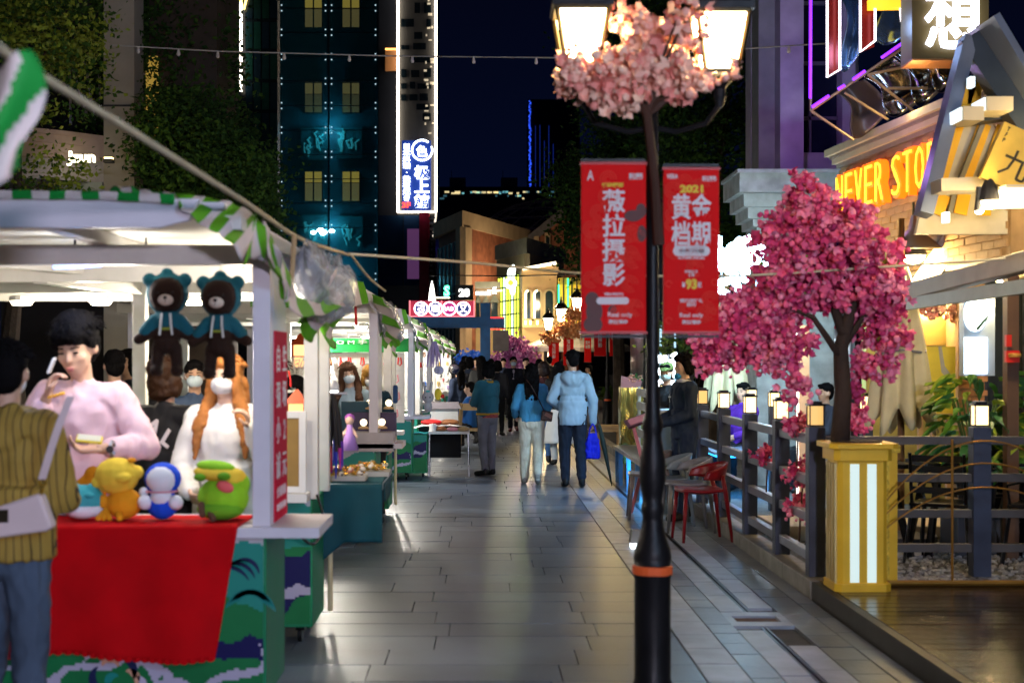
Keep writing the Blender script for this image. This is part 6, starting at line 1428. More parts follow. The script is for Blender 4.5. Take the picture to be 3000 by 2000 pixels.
t = thing('dried_fern', 'white dried fern sprays standing behind the sign strip', 'dried plant', W(680,895,11.2)); m = MB()
for i in range(9):
    a = rp(-.6,.6); pts = [(0,0,0),(a*.08,0,.12),(a*.2,0,.22),(a*.32,0,.26)]; m.tube(pts,.003,4)
    for k in range(10): f = k/9; p = Vector((a*.3*f*f, 0, .24*f)); m.add([p,p+Vector((.035,.0,.02)),p+Vector((.04,.0,.03))],[(0,1,2)]); m.add([p,p+Vector((-.035,.0,.02)),p+Vector((-.04,.0,.03))],[(0,2,1)])
m.build('frond', M('fern_white', (.6,.56,.48), .7), t); MB().lathe([(.05,-.25),(.06,-.02),(.04,0)], n=12).build('vase', WHITE, t)
# third stall and the low tables in front of it
t = thing('teal_covered_box', 'green box counter topped with a teal cloth at the third stall', 'counter', (-1.03,19.85,0)); MB().b2((-.24,0,.06),(.24,.5,.60)).build('body', GRN, t); MB().b2((-.23,-.008,.08),(.23,-.001,.59)).build('front_panel', MUR, t); MB().grid(lambda u, v: (-.26+.52*u, -.02+(.54*v/.7 if v < .7 else .54), .612+.006*math.sin(u*20)-(0 if v < .7 else (v-.7)*.3)), 16, 12).build('cloth', M('bright_teal_cloth', (.01,.25,.28), .6), t, solid=.004)
m = MB(); [m.tube([(x-.012,.08,.04),(x+.012,.08,.04)],.04,10) for x in (-.18,.18)]; m.build('castor', BLACK, t)
t = thing('folding_table', 'low white folding table on thin metal legs with caps laid out', 'table', (-.49,19.95,0)); MB().b2((-.29,0,.60),(.29,.5,.635)).build('tabletop', WHITE, t)
for x in (-.27,.27):
    for y in (.03,.47): MB().tube([(x,y,.60),(x*1.05,y,0)],.011,6).build('leg', STEEL, t)
for i, (x, mt, l) in enumerate(((-.12,pal[3],'folded brown cap on the low white table'),(.05,pal[2],'pink beret on the low white table'),(.2,M('straw', (.55,.4,.2), .8),'straw coloured hat at the right end of the low table'))): tag(MB().ell((0,0,.025),(.085,.09,.035)).build('folded_hat', mt), l, 'hat').location = (-.49+x,20.15,.636)
t = thing('toilet_paper', 'white paper roll at the left end of the low table', 'paper roll', (-.72,20.1,.636)); MB().tube([(0,0,0),(0,0,.1)],.05,14).build('roll', WHITE, t)
t = thing('cat_house', 'grey roofed toy house standing on the third stall counter', 'toy house', W(1020,945,20.4)); MB().b2((-.2,0,-.16),(.2,.3,.05)).build('body', M('grey_felt', (.4,.42,.42), .8), t); MB().prism([(-.25,.04),(.25,.04),(.2,.13),(-.2,.13)],(0,-.03,0),(1,0,0),(0,0,1),(0,.36,0)).build('roof', M('mauve_felt', (.25,.22,.24), .85), t)
t = thing('clothes_table', 'black draped table heaped with white cloth and dark red garments', 'table', W(1010,978,20.3)); MB().b2((-.3,0,-.45),(.3,.4,-.02)).build('drape', M('black_cloth', (.012,.012,.014), .8), t); MB().grid(lambda u, v: (-.42+.84*u, -.06+.4*v, .01+.03*noise.noise(Vector((u*5,v*4,1)))-.06*(abs(u-.5)*2)**4), 16, 8).build('white_cloth', WHITE, t, smooth=True, solid=.006); MB().ell((-.12,.1,.05),(.16,.1,.04)).build('red_garment', pal[0], t); MB().ell((.14,.1,.05),(.14,.1,.045)).build('dark_garment', pal[3], t)
t = thing('plush_rabbit', 'grey plush rabbit with long ears hanging at the third stall', 'plush toy', W(983,912,19.6)); blob(MB().ell((0,0,0),(.085,.07,.08)).cap((-.03,0,.06),(-.06,0,.2),.022,.02).cap((.03,0,.06),(.05,0,.2),.022,.02).ell((0,0,-.13),(.06,.05,.08)), 'body', M('grey_plush', (.4,.36,.38), .9), t, .01, 3); MB().ell((.03,-.066,0),.01).ell((-.03,-.066,0),.01).build('eye', BLACK, t); MB().ell((0,.0,.075),(.05,.03,.02)).build('bow', M('teal_ribbon', (.05,.4,.4), .6), t)
t = thing('yellow_chick_toy', 'small flat yellow toy with red ends hung below the rabbit', 'plush toy', W(1006,905,19.6)); MB().ell((0,0,0),(.05,.02,.085)).build('body', PLY, t); MB().ell((.06,0,-.03),(.03,.02,.03)).build('ball', pal[0], t)
t = thing('plush_pony', 'lilac ribboned plush pony hanging above the rabbit', 'plush toy', W(998,830,19.8)); m = MB()
for i in range(12): x = rp(-.09,.09); m.tube([(x*.3,0,.28),(x,rp(-.03,.03),.1),(x*1.3,0,-.08)],[.006,.016,.006],5)
m.build('ribbon', M('lilac_ribbon', (.45,.32,.55), .6), t); MB().ell((.06,-.02,-.12),(.07,.05,.06)).build('head', M('lilac_plush', (.45,.42,.6), .8), t)
t = thing('round_mirror', 'round hand mirror with a black rim hung on the fourth stall post', 'mirror', W(1043,847,25.6)); MB().tube([(.095*math.cos(q/20*2*PI),0,.095*math.sin(q/20*2*PI)) for q in range(21)],.010,6).build('rim', BLACK, t); MB().prism([(.092*math.cos(q/20*2*PI),.092*math.sin(q/20*2*PI)) for q in range(20)],(0,.0,0),(1,0,0),(0,0,1),(0,.008,0)).build('glass', M('mirror_glass', (.8,.8,.8), .03, 1), t); MB().tube([(0,0,.095),(0,0,.2)],.012,6).build('handle', BLACK, t)
t = thing('blue_sponge', 'dark blue pad fixed to the second stall post', 'pad', W(908,905,13.3)); MB().box((0,0,0),(.045,.06,.17)).build('pad', M('navy_pad', (.02,.06,.16), .7), t, bev=.015)
for i, (x, y, d, l) in enumerate(((815,725,12.6,'red ribbon hook hanging at the second stall front'),(664,875,9,'small red ribbon hook beside the sign strip'))):
    t = thing('ribbon_hook', l, 'hook', W(x,y,d), 0, 'red ribbon hooks'); s = 1 if i == 0 else .45; MB().tube([(0,0,.14*s),(.01,0,0),(.01,0,-.08*s)],.012*s,6).build('ribbon', M('good_red',0), t); MB().tube([(.01,0,-.08*s),(.025,0,-.12*s),(.04,0,-.1*s)],.005,5).build('hook', STEEL, t)
# ------------------------------------------------------------------ people
def hand(m, w, d, n, side, curl=.5, s=1.0):
    """palm, four bent fingers of unequal length and a thumb; d = pointing direction, n = palm normal"""
    w, d, n = Vector(w), Vector(d).normalized(), Vector(n).normalized(); n = (n-d*n.dot(d)).normalized(); x = d.cross(n)*side
    P = lambda a, b, c: w+(d*a+x*b+n*c)*s
    for b in (-.026,-.009,.009,.026): m.cap(P(.005,b*.75,0), P(.083,b,0), .0145*s, .0125*s, 8)
    for b, L in ((-.029,.078),(-.010,.088),(.010,.082),(.028,.064)):
        k1 = P(.088,b,0); a = curl*.9; k2 = k1+(d*math.cos(a)+n*math.sin(a))*L*.45*s; a2 = curl*1.9; k3 = k2+(d*math.cos(a2)+n*math.sin(a2))*L*.33*s; a3 = curl*2.6; k4 = k3+(d*math.cos(a3)+n*math.sin(a3))*L*.24*s
        m.cap(k1,k2,.0098*s,.009*s,8).cap(k2,k3,.009*s,.0082*s,8).cap(k3,k4,.0082*s,.007*s,8)
    t1 = P(.02,-.03,.006); t2 = P(.055,-.055,.018+.012*curl); t3 = P(.085,-.058+.02*curl,.026+.02*curl)
    m.cap(t1,t2,.014*s,.011*s,8).cap(t2,t3,.011*s,.0085*s,8)
def person(loc, rz, H, label, vox=.014, pose=None, skin=None, hair=None, hairstyle='short', top=None, pants=None, shoes=None, mask=None, group=None, yaw=0, pitch=0, roll=0,
           sleeve=1, hood=False, hem=.90, wide=1.0, loose=1.0, face=True, collar=None, hands=((.5,0),(.5,0)), skirt=None, hs=1.0, seed=1, topname='jacket', cap=None, shirt=None, fold=1.0):
    t = thing('person', label, 'person', loc, rz, group); s = H/1.75; t.scale = (s,s,s)
    skin = skin or SKIN; hair = hair or HAIR
    J = dict(shR=(.165,0,1.40), shL=(-.165,0,1.40), elR=(.225,-.03,1.12), elL=(-.225,-.03,1.12), wrR=(.235,.06,.89), wrL=(-.235,.06,.89),
             hiR=(.088,0,.92), hiL=(-.088,0,.92), knR=(.095,.015,.50), knL=(-.095,.015,.50), anR=(.10,-.02,.09), anL=(-.10,-.02,.09), toR=(.115,.14,.03), toL=(-.115,.14,.03),
             hdR=None, hdL=None, lean=0, pel=(0,0,0))
    J.update(pose or {}); V = {k: Vector(v) for k, v in J.items() if isinstance(v, tuple)}
    pel = V['pel']; ln = J['lean']
    U = lambda p: Vector((p[0], p[1]+ln*(p[2]-.95), p[2]))+pel          # upper body leans forward
    HM = Matrix.Translation(U((0,.0,1.53))) @ Euler((-pitch,roll,yaw)).to_matrix().to_4x4() @ Matrix.Scale(hs,4) @ Matrix.Translation(Vector((0,0,-1.53)))
    HP = lambda p: HM @ Vector(p)
    hr = HM.to_3x3()
    m = MB()
    m.ell(HP((0,-.008,1.655)), (.074,.092,.093), hr, 14, 10).ell(HP((0,.03,1.60)), (.062,.062,.075), hr, 12, 8).ell(HP((0,.052,1.553)), (.036,.034,.03), hr)
    m.cap(HP((0,.083,1.645)), HP((0,.102,1.608)), .008, .0135, 8).ell(HP((0,.086,1.572)), (.024,.012,.011), hr)
    for sx in (-1,1): m.ell(HP((sx*.076,-.005,1.625)), (.011,.022,.032), hr).ell(HP((sx*.04,.062,1.61)), (.022,.02,.022), hr)
    m.cap(U((0,-.012,1.42)), HP((0,.0,1.56)), .056, .05)
    m.ell(U((0,0,1.30)), (.14,.095,.16)).ell(U((0,0,1.08)), (.125,.09,.15)).ell(pel+Vector((0,0,.93)), (.14,.10,.10))
    for a in 'RL':
        m.cap(U(V['sh'+a]), U(V['el'+a]), .048, .038).cap(U(V['el'+a]), U(V['wr'+a]), .038, .026)
        m.cap(V['hi'+a]+pel, V['kn'+a], .075, .05).cap(V['kn'+a], V['an'+a], .05, .034).cap(V['an'+a]-Vector((0,.02,.03)), V['to'+a], .034, .026)
    body = blob(m, 'body', skin, t, min(vox,.012) if face else vox, 3)
    if hands:
        hm = MB()
        for a, sd, hp in (('R',1,hands[0]),('L',-1,hands[1])):
            if hp is None: continue
            e_, w = U(V['el'+a]), U(V['wr'+a]); d = hp[2] if len(hp) > 2 else (w-e_); n = hp[3] if len(hp) > 3 else Vector((-sd,.2,0))
            hand(hm, w, d, n, sd, hp[0], .95)
        hb = blob(hm, 'body', skin, t, .0048 if vox < .013 else .008, 1); join_into(body, hb); 
    # hair
    if hairstyle:
        h = MB(); hm_ = lambda p, r: h.ell(HP(p), r, hr, 14, 9)
        hm_((0,-.022,1.682),(.086,.098,.084)); hm_((0,-.055,1.63),(.075,.058,.085))
        if hairstyle == 'fluffy': hm_((0,-.01,1.71),(.095,.108,.078)); hm_((0,.062,1.712),(.078,.042,.032)); hm_((-.03,.076,1.69),(.03,.02,.026)); hm_((.04,.074,1.692),(.03,.02,.024)); hm_((.078,.0,1.67),(.016,.05,.045)); hm_((-.078,.0,1.67),(.016,.05,.045))
        if hairstyle == 'short': hm_((0,.05,1.722),(.07,.04,.026))
        if hairstyle in ('bob','long','pony'):
            hm_((0,.055,1.715),(.068,.036,.03))
            for sx in (-1,1): h.cap(HP((sx*.074,.01,1.67)), HP((sx*.082,-.01,1.56)), .026, .028)
            hm_((0,-.06,1.60),(.085,.055,.09))
        if hairstyle == 'bob':
            hm_((0,-.05,1.55),(.088,.058,.05)); hm_((0,-.02,1.69),(.1,.105,.085))
            for sx in (-1,1): hm_((sx*.082,.0,1.6),(.03,.05,.08))
        if hairstyle == 'long':
            for x, L in ((-.075,.36),(-.04,.40),(0,.43),(.04,.41),(.075,.36)):
                h.cap(HP((x,-.065,1.60)), HP((x*.95,-.09,1.42)), .04, .036); h.cap(HP((x*.95,-.09,1.42)), U((x*1.05,-.105,1.60-L)), .036, .014)
        if hairstyle == 'longfront':
            hm_((0,.055,1.715),(.066,.034,.03))
            for sx in (-1,1):
                h.cap(HP((sx*.07,.03,1.70)), HP((sx*.09,.02,1.52)), .028, .034); h.cap(HP((sx*.09,.015,1.52)), U((sx*.13,.08,1.36)), .040, .046); h.cap(U((sx*.13,.08,1.36)), U((sx*.145,.13,1.19)), .040, .012)
                h.cap(HP((sx*.06,-.05,1.6)), U((sx*.10,-.06,1.3)), .05, .03)
        if hairstyle == 'pony': h.cap(HP((0,-.11,1.66)), HP((0,-.17,1.6)), .03, .034); h.cap(HP((0,-.17,1.6)), U((.0,-.15,1.36)), .034, .012)
        hb_ = blob(h, 'hair', hair, t, min(vox,.010), 2, nz=.006, nsc=26, nz2=.004, seed=seed)
        if vox < .0145:                                     # separate locks so the outline is not a smooth cap
            lk = MB(); rr_ = random.Random(seed*13+5)
            for i in range(300 if vox < .0125 else 150):
                th = rr_.uniform(0, 2*PI); ph = rr_.uniform(.05, 1.35); big = 1.06 if hairstyle == 'fluffy' else .98
                front = math.sin(th)
                if front > .55 and ph > .95: ph *= .7
                p0 = Vector((.086*big*math.cos(th)*math.sin(ph), -.016+.10*big*math.sin(th)*math.sin(ph), 1.69+.082*big*math.cos(ph)))
                out = (p0-Vector((0,-.016,1.67))).normalized(); tan = Vector((out.x*.6+rr_.uniform(-.5,.5), out.y*.8+rr_.uniform(-.4,.5), -.75*math.sin(ph)+rr_.uniform(-.2,.25)))
                L = rr_.uniform(.018,.042); p1 = p0+out*.006+tan*L*.5; p2 = p0+out*(.004+rr_.uniform(0,.008))+tan*L
                lk.tube([HP(p0-out*.008), HP(p1), HP(p2)], [.008,.006,.0012], 5)
            lkb = lk.build('hair', hair, t, smooth=True); join_into(hb_, lkb)
    if cap: h = MB(); h.ell(HP((0,-.012,1.70)), (.092,.104,.07), hr).cap(HP((-.045,.09,1.69)), HP((.045,.09,1.69)), .018, .018).cap(HP((-.03,.13,1.685)), HP((.03,.13,1.685)), .012, .012); blob(h, 'cap', cap, t, .01, 2)
    if face:
        for sx in (-1,1):
            if mask is None or True:
                MB().ell(HP((sx*.032,.0825,1.637)), (.0135,.006,.0042), hr, 10, 6).build('eye', M('eye_dark', (.012,.008,.007), .6, spec=.1), t)
                MB().cap(HP((sx*.018,.086,1.658)), HP((sx*.05,.078,1.66)), .0038, .003, 6).build('eyebrow', HAIR, t)
        if mask is None:
            MB().ell(HP((0,.0965,1.576)), (.021,.006,.0045), hr, 10, 6).ell(HP((0,.0955,1.568)), (.016,.006,.0045), hr, 10, 6).build('mouth', M('lips', (.45,.16,.14), .4), t)
    if mask:
        mk = MB(); mk.ell(HP((0,.045,1.593)), (.066,.068,.058), hr, 14, 9).ell(HP((0,.092,1.60)), (.02,.028,.035), hr)
        b = blob(mk, 'mask', mask, t, .007, 2); st_ = MB()
        for sx in (-1,1): st_.tube([HP((sx*.062,.06,1.61)), HP((sx*.082,.01,1.635))], .0022, 5)
        st_.build('ear_loop', mask, b)
    # clothes
    g = MB(); k = wide
    g.cap(U((-.13,-.005,1.395)), U((.13,-.005,1.395)), .078*min(k,1.1), .078*min(k,1.1)).ell(U((0,0,1.28)), (.175*k,.122*k,.18)).ell(U((0,.0,1.09)), (.165*k,.122*k,.17)).etube(U((0,0,0)), .172*k, .136*k, hem, hem+.30).cap(U((0,-.01,1.40)), U((0,-.008,1.455)), .085, .066)
    for a in 'RL':
        g.cap(U(V['sh'+a]), U(V['el'+a]), .072*k, .06*k)
        e_, w = U(V['el'+a]), U(V['wr'+a]); q = e_.lerp(w, sleeve)
        g.cap(e_, q, .06*k, .047*k)
    if hood: g.cap(U((-.085,-.085,1.42)), U((.085,-.085,1.42)), .07, .07).ell(U((0,-.11,1.37)), (.125,.06,.085)).cap(U((-.10,.02,1.45)), U((-.07,-.08,1.46)), .04, .05).cap(U((.10,.02,1.45)), U((.07,-.08,1.46)), .04, .05)
    tp = blob(g, topname, top, t, vox, 3, nz=.009*fold, nsc=6, nz2=.006*fold, seed=seed)
    if collar: c = MB(); c.tube([U((.075*math.cos(q/14*2*PI), -.008+.07*math.sin(q/14*2*PI), 1.462+.012*math.sin(q/14*2*PI))) for q in range(15)], .019, 7).build('collar', collar, tp, smooth=True)
    if shirt: MB().ell(U((0,.062,1.24)), (.06,.07,.22)).build('shirt', shirt, t, smooth=True)
    if pants:
        g = MB(); g.ell(pel+Vector((0,0,.95)), (.158,.118,.09)).ell(pel+Vector((0,-.02,.88)), (.152,.118,.10))
        for a in 'RL': g.cap(V['hi'+a]+pel, V['kn'+a], .096*loose, .07*loose).cap(V['kn'+a], V['an'+a]+Vector((0,0,.02)), .07*loose, .054*loose)
        blob(g, 'trousers', pants, t, vox, 3, nz=.006*fold, nsc=8, nz2=.006*fold, seed=seed+3)
    if skirt:
        def sk(u, v):
            a = 2*PI*u; r = .145+.13*v; return pel+Vector((r*math.cos(a)*(1+.05*math.sin(9*a)*v), r*.85*math.sin(a)*(1+.05*math.sin(9*a)*v), 1.0-.62*v))
        MB().grid(sk, 54, 12).build('skirt', skirt, t, smooth=True, solid=.006)
    if shoes:
        for a in 'RL':
            g = MB(); h0 = V['an'+a]-Vector((0,.02,.035)); g.cap(h0, V['to'+a], .046, .040).cap(V['an'+a]-Vector((0,.005,-.02)), h0, .045, .047).ell((h0+V['to'+a])/2-Vector((0,0,.012)), (.048,.13,.026))
            o = blob(g, 'shoe', shoes, t, .010, 2)
    return t
def C(n, c, r=.8, **k): return M('cloth_'+n, c, r, var=k.pop('var', .1), bump=k.pop('bump', .12), bscale=k.pop('bscale', 140), **k)
JEAN = C('jeans', (.06,.085,.13), var=.3, scale=3); BLK = C('black', (.010,.010,.012)); NAV = C('navy', (.012,.018,.035)); SHW = M('shoe_white', (.55,.53,.5), .5); SHB = M('shoe_black', (.012,.012,.012), .45)
def striped(n, a, b, sc):
    m = C(n, a); nn, l = m.node_tree.nodes, m.node_tree.links; bs = nn['Principled BSDF']; src = bs.inputs['Base Color'].links[0].from_socket
    tc = nn.new('ShaderNodeTexCoord'); sp = nn.new('ShaderNodeSeparateXYZ'); l.new(tc.outputs['Object'], sp.inputs[0])
    ad = nn.new('ShaderNodeMath'); ad.operation = 'MULTIPLY_ADD'; ad.inputs[1].default_value = .18; l.new(sp.outputs['Y'], ad.inputs[0]); l.new(sp.outputs['X'], ad.inputs[2])
    mu = nn.new('ShaderNodeMath'); mu.operation = 'MULTIPLY'; mu.inputs[1].default_value = sc; l.new(ad.outputs[0], mu.inputs[0]); fr = nn.new('ShaderNodeMath'); fr.operation = 'FRACT'; l.new(mu.outputs[0], fr.inputs[0])
    lt = nn.new('ShaderNodeMath'); lt.operation = 'LESS_THAN'; lt.inputs[1].default_value = .14; l.new(fr.outputs[0], lt.inputs[0])
    x = nn.new('ShaderNodeMix'); x.data_type = 'RGBA'; l.new(lt.outputs[0], x.inputs[0]); l.new(src, x.inputs[6]); x.inputs[7].default_value = (*b, 1); l.new(x.outputs[2], bs.inputs['Base Color']); return m
PXX = lambda x, d: (x-1111)/3267*d
# the seller in pink
d = 7.03
person((PXX(190,d),d,0), PI, 1.80, 'young man in a pink sweatshirt holding a phone to his ear behind the nearest counter', .011,
       dict(elR=(.27,.08,1.19), wrR=(.125,.13,1.41), elL=(-.31,.04,1.17), wrL=(-.15,.25,1.17), lean=.02), hairstyle='fluffy', top=C('pink', (.74,.50,.55)), pants=C('grey_trousers', (.15,.15,.16)), shoes=SHW,
       pitch=.36, yaw=-.18, roll=.05, hs=1.16, sleeve=.72, wide=1.12, hem=.84, topname='sweatshirt', hands=((.75,0,Vector((-.25,.0,1)),Vector((-.9,.1,.1))),(.55,0,Vector((.95,.35,0)),Vector((0,.3,1)))), seed=2, fold=1.1)
t = thing('phone', 'white phone pressed in the raised hand of the man in pink', 'phone', (PXX(113,d-.19),d-.15,1.60)); MB().box((0,0,0),(.012,.055,.08),(.1,.4,.1)).build('case', M('phone_white', (.8,.8,.8), .3), t, bev=.003)
t = thing('phone', 'yellow cased phone held flat before the chest of the man in pink', 'phone', (PXX(205,d-.37),d-.37,1.255)); MB().box((0,0,0),(.12,.07,.012),(.35,.1,.2)).build('case', M('phone_yellow', (.8,.6,.03), .4), t, bev=.003); MB().box((0,.0,.008),(.105,.06,.004),(.35,.1,.2)).build('screen', E('screen_soft', (.6,.6,.5), .5), t)
t = thing('bracelet', 'golden beaded bracelet on the raised wrist of the man in pink', 'bracelet', (PXX(128,d-.14),d-.14,1.455)); m = MB()
for q in range(16): a = q/16*2*PI; m.ell((.038*math.cos(a),.036*math.sin(a),.012*math.cos(a)),.0075,n=7,m=5)
m.build('bead', GOLD, t, kind='stuff')
t = thing('watch', 'steel watch on the lowered wrist of the man in pink', 'watch', (PXX(258,d-.27),d-.27,1.205)); MB().tube([(0,.036*math.cos(q/14*2*PI),.036*math.sin(q/14*2*PI)) for q in range(15)],.009,6).build('strap', STEEL, t); MB().tube([(0,-.042,0),(0,-.05,0)],.018,12).build('dial', DARK, t)
# the customer
d = 5.72
person((PXX(18,d),d,0), -.25, 1.685, 'customer seen from behind in an olive yellow striped hooded jacket and jeans', .011, dict(elR=(.215,.06,1.12), wrR=(.12,.26,1.08), elL=(-.25,.03,1.12), wrL=(-.15,.25,1.10)), hairstyle='short', top=striped('olive_stripe', (.34,.22,.045), (.05,.03,.015), 34), pants=JEAN, shoes=SHW,
       hood=True, wide=1.2, hem=.86, yaw=.35, mask=MASKW, hands=((.8,0),(.8,0)), seed=4, topname='hooded_jacket', loose=1.08)
t = thing('shoulder_bag', 'pale pink shoulder bag with dark clasp, carried by the customer in olive stripes', 'bag', (PXX(40,5.48),5.48,1.0)); q = MB().prism([(-.14,-.07),(.11,-.035),(.135,-.02),(.09,.105),(.075,.11),(-.14,.04)],(0,0,0),(1,0,0),(0,0,1),(0,.07,0)); PB = M('bag_pink', (.66,.52,.52), .4, var=.05); q.build('bag', PB, t, bev=.012)
MB().b2((-.075,-.008,.0),(-.035,.0,.05)).build('clasp', M('dark_bronze', (.06,.05,.03), .35, .7), t); MB().tube([(.082,.03,.10),(.09,.02,.13)],.006,6).tube([(.09+.014*math.cos(a),.02,.155+.014*math.sin(a)) for a in [q/12*2*PI for q in range(13)]],.004,6).build('ring', GOLD, t)
MB().grid(lambda u, v: (.09+.115*u+.03*(v-.5), .015-.045*math.sin(u*2.2)+.02*u, .165+.32*u), 10, 2).build('strap', PB, t, solid=.004)
# people in and behind the nearest stall
d = 7.9; person((PXX(382,d),d,0), -.35, 1.63, 'woman with tied dark hair in a black jacket with white letters on the back', .013, dict(elR=(.27,.05,1.12), wrR=(.22,.28,1.05)), hairstyle='bob', hair=M('dark_amber_hair', (.03,.012,.005), .5, spec=.15), top=BLK, pants=BLK, shoes=SHB, wide=1.15, yaw=-.3, seed=5, hands=((.7,0),(.7,0)))
t = bpy.data.objects['person.002']; text('A L E', (.10,-.165,1.30), 1, VT, t, ext=.004, bold=.03, w=.30, h=.10, world=False, tilt=-.6, name='back_lettering', axes=((1,0,0),(0,0,1)))
d = 7.55; person((PXX(520,d),d,0), PI-.1, 1.64, 'woman with long orange brown hair and white mask in a dazzling white top', .012, dict(elR=(.24,.06,1.12), wrR=(.14,.24,1.02), elL=(-.27,.14,1.14), wrL=(-.2,.2,1.36)), skin=SKINP, hairstyle='longfront', hair=HAIRO, top=C('white_top', (.82,.81,.78)), pants=C('beige', (.5,.45,.38)), shoes=SHW, mask=MASKW, yaw=-.25, wide=1.12, hem=.84, seed=6, hands=((.6,0),(.6,0)), topname='white_top')
d = 10.6; person((PXX(447,d),d,0), PI+.2, 1.62, 'man in a dark blue lettered shirt and mask beyond the hanging bears', .016, hairstyle='short', top=C('slate_shirt', (.05,.08,.15)), pants=BLK, shoes=SHB, mask=MASK, seed=7); text('GA\nNY', (0,.155,1.22), 1, VT, bpy.data.objects['person.004'], ext=.002, w=.17, h=.16, world=False, axes=((-1,0,0),(0,0,1)), name='chest_lettering')
d = 12.6; person((PXX(650,d),d,0), PI-.2, 1.63, 'man with a pale mask standing between the first two stalls', .018, hairstyle='short', top=BLK, pants=BLK, shoes=SHB, mask=MASK, seed=8)
d = 10.6; person((PXX(678,d),d,0), .1, 1.50, 'woman from behind with black hair and a small white bow clip', .016, hairstyle='bob', top=C('dark_coat', (.02,.02,.025)), pants=BLK, shoes=SHB, seed=9); t = thing('hair_clip', 'small white bow clip in black hair beside the sign strip', 'hair clip', (PXX(672,10.5),10.46,1.40)); MB().ell((-.018,0,0),(.018,.008,.012)).ell((.018,0,0),(.018,.008,.012)).ell((0,0,0),.008).build('bow', M('pearl', (.75,.72,.65), .3), t)
gB = 'dark shoppers beyond the nearest stall'
for i, (x, d, hh) in enumerate(((262,10.9,1.70),(322,11.3,1.68),(292,12.5,1.72))): person((PXX(x,d),d,0), (.4,-.3,2.8)[i], hh, ('dark haired shopper just behind the head of the man in pink','shopper in black between the man in pink and the left bear','taller shopper in black farther behind the man in pink')[i], .02, hairstyle='short', top=(BLK,C('dark_coat',0),NAV)[i], pants=BLK, shoes=SHB, seed=20+i, group=gB)
# masked women at the second stall
d = 14.35; person((PXX(803,d),d,0), PI-.15, 1.60, 'seller with long brown hair and pale mask in a blue denim shirt', .014, dict(pel=(0,0,0)), skin=SKINP, hairstyle='longfront', hair=HAIRB, top=C('pale_denim', (.33,.45,.55)), pants=JEAN, shoes=SHW, mask=MASK, yaw=.35, pitch=.15, roll=.18, seed=10, topname='shirt')
bpy.data.objects['person.010']; d = 14.4; person((PXX(851,d),d,0), PI+.1, 1.57, 'seller with orange fringe and white mask in a dark navy top', .014, skin=SKINP, hairstyle='bob', hair=M('amber_hair', (.40,.2,.04), .5, var=.3), top=C('teal_navy', (.008,.03,.05)), pants=BLK, shoes=SHB, mask=MASKW, pitch=.3, seed=11, topname='top')
# walkers in the street
d = 18.35; person((PXX(1315,d),d,0), .05, 1.745, 'man walking away in a pale blue hooded windbreaker and black trousers', .013, dict(anL=(-.09,-.0,.09), toL=(-.10,.16,.03), knL=(-.095,.06,.5), anR=(.10,-.16,.12), knR=(.10,-.02,.5), toR=(.12,-.02,.03), wrR=(.265,.0,.84), elR=(.26,-.05,1.12), elL=(-.27,.02,1.13), wrL=(-.16,.2,1.03)), hairstyle='short', top=C('pale_blue', (.30,.44,.58)), pants=NAV, shoes=SHB, hood=True, wide=1.06, hem=.80, yaw=.25, pitch=.12, seed=12, topname='windbreaker', loose=1.1, hands=((.9,0),(.6,0)))
t = thing('tote_bag', 'bright blue tote bag hanging from the right hand of the man walking away', 'bag', (PXX(1361,18.3),18.3,.82)); TBG = M('tote_blue', (.004,.012,.55), .6, var=.15, bump=.3, bscale=20)
blob(MB().box((0,0,-.33),(.19,.09,.24),None,.85,.6).box((0,0,-.19),(.16,.06,.12),None,.7,.5), 'bag', TBG, t, .012, 3, nz=.012, nsc=9, nz2=.01)
for s in (-1,1): MB().tube([(s*.055,.0,-.17),(s*.03,0,-.05),(0,0,.0)],.009,6).build('handle', TBG, t)
t = thing('closed_umbrella', 'dark green closed umbrella slanting from the hand of the man with the blue bag', 'umbrella', (PXX(1376,18.4),18.4,.80)); MB().tube([(0,0,0),(.05,0,-.22),(.14,0,-.66),(.165,0,-.79)],[.02,.034,.016,.004],8).build('canopy', M('umbrella_green', (.02,.035,.03), .6), t, smooth=True); MB().tube([(-.03,0,.12),(0,0,0)],.009,6).build('handle', BLACK, t)
d = 18.8; person((PXX(1221,d),d,0), -.03, 1.575, 'young woman walking away with long black hair, denim jacket and white trousers', .013, dict(anL=(-.10,.04,.09), toL=(-.12,.2,.03), knL=(-.095,.07,.5), anR=(.085,-.22,.17), toR=(.09,-.12,.04), knR=(.095,-.0,.52), elR=(.24,.02,1.13), wrR=(.22,.14,1.0), elL=(-.25,.0,1.13), wrL=(-.24,.15,1.0)), skin=SKINP, hairstyle='long', top=C('denim_blue', (.05,.24,.46), var=.25, scale=5), pants=C('cream_trousers', (.68,.66,.56)), shoes=M('grey_trainer', (.3,.31,.3), .6), wide=1.02, hem=.92, loose=1.16, seed=13, topname='denim_jacket', hands=((.7,0),(.7,0)))
t = thing('crossbody_bag', 'small brown crossbody bag at the right hip of the woman in denim', 'bag', (PXX(1256,18.7),18.70,.90)); MB().box((0,0,0),(.15,.07,.13),(0,.15,0)).build('bag', M('brown_leather', (.045,.022,.018), .35), t, bev=.015); MB().box((.02,-.037,.01),(.10,.01,.05),(0,.5,0)).build('flap', M('rose_leather', (.25,.12,.1), .4), t); MB().tube([(-.03,.0,.06),(-.12,-.055,.24),(-.21,-.06,.40),(-.30,.04,.52)],.007,6).build('strap', M('brown_leather',0), t)
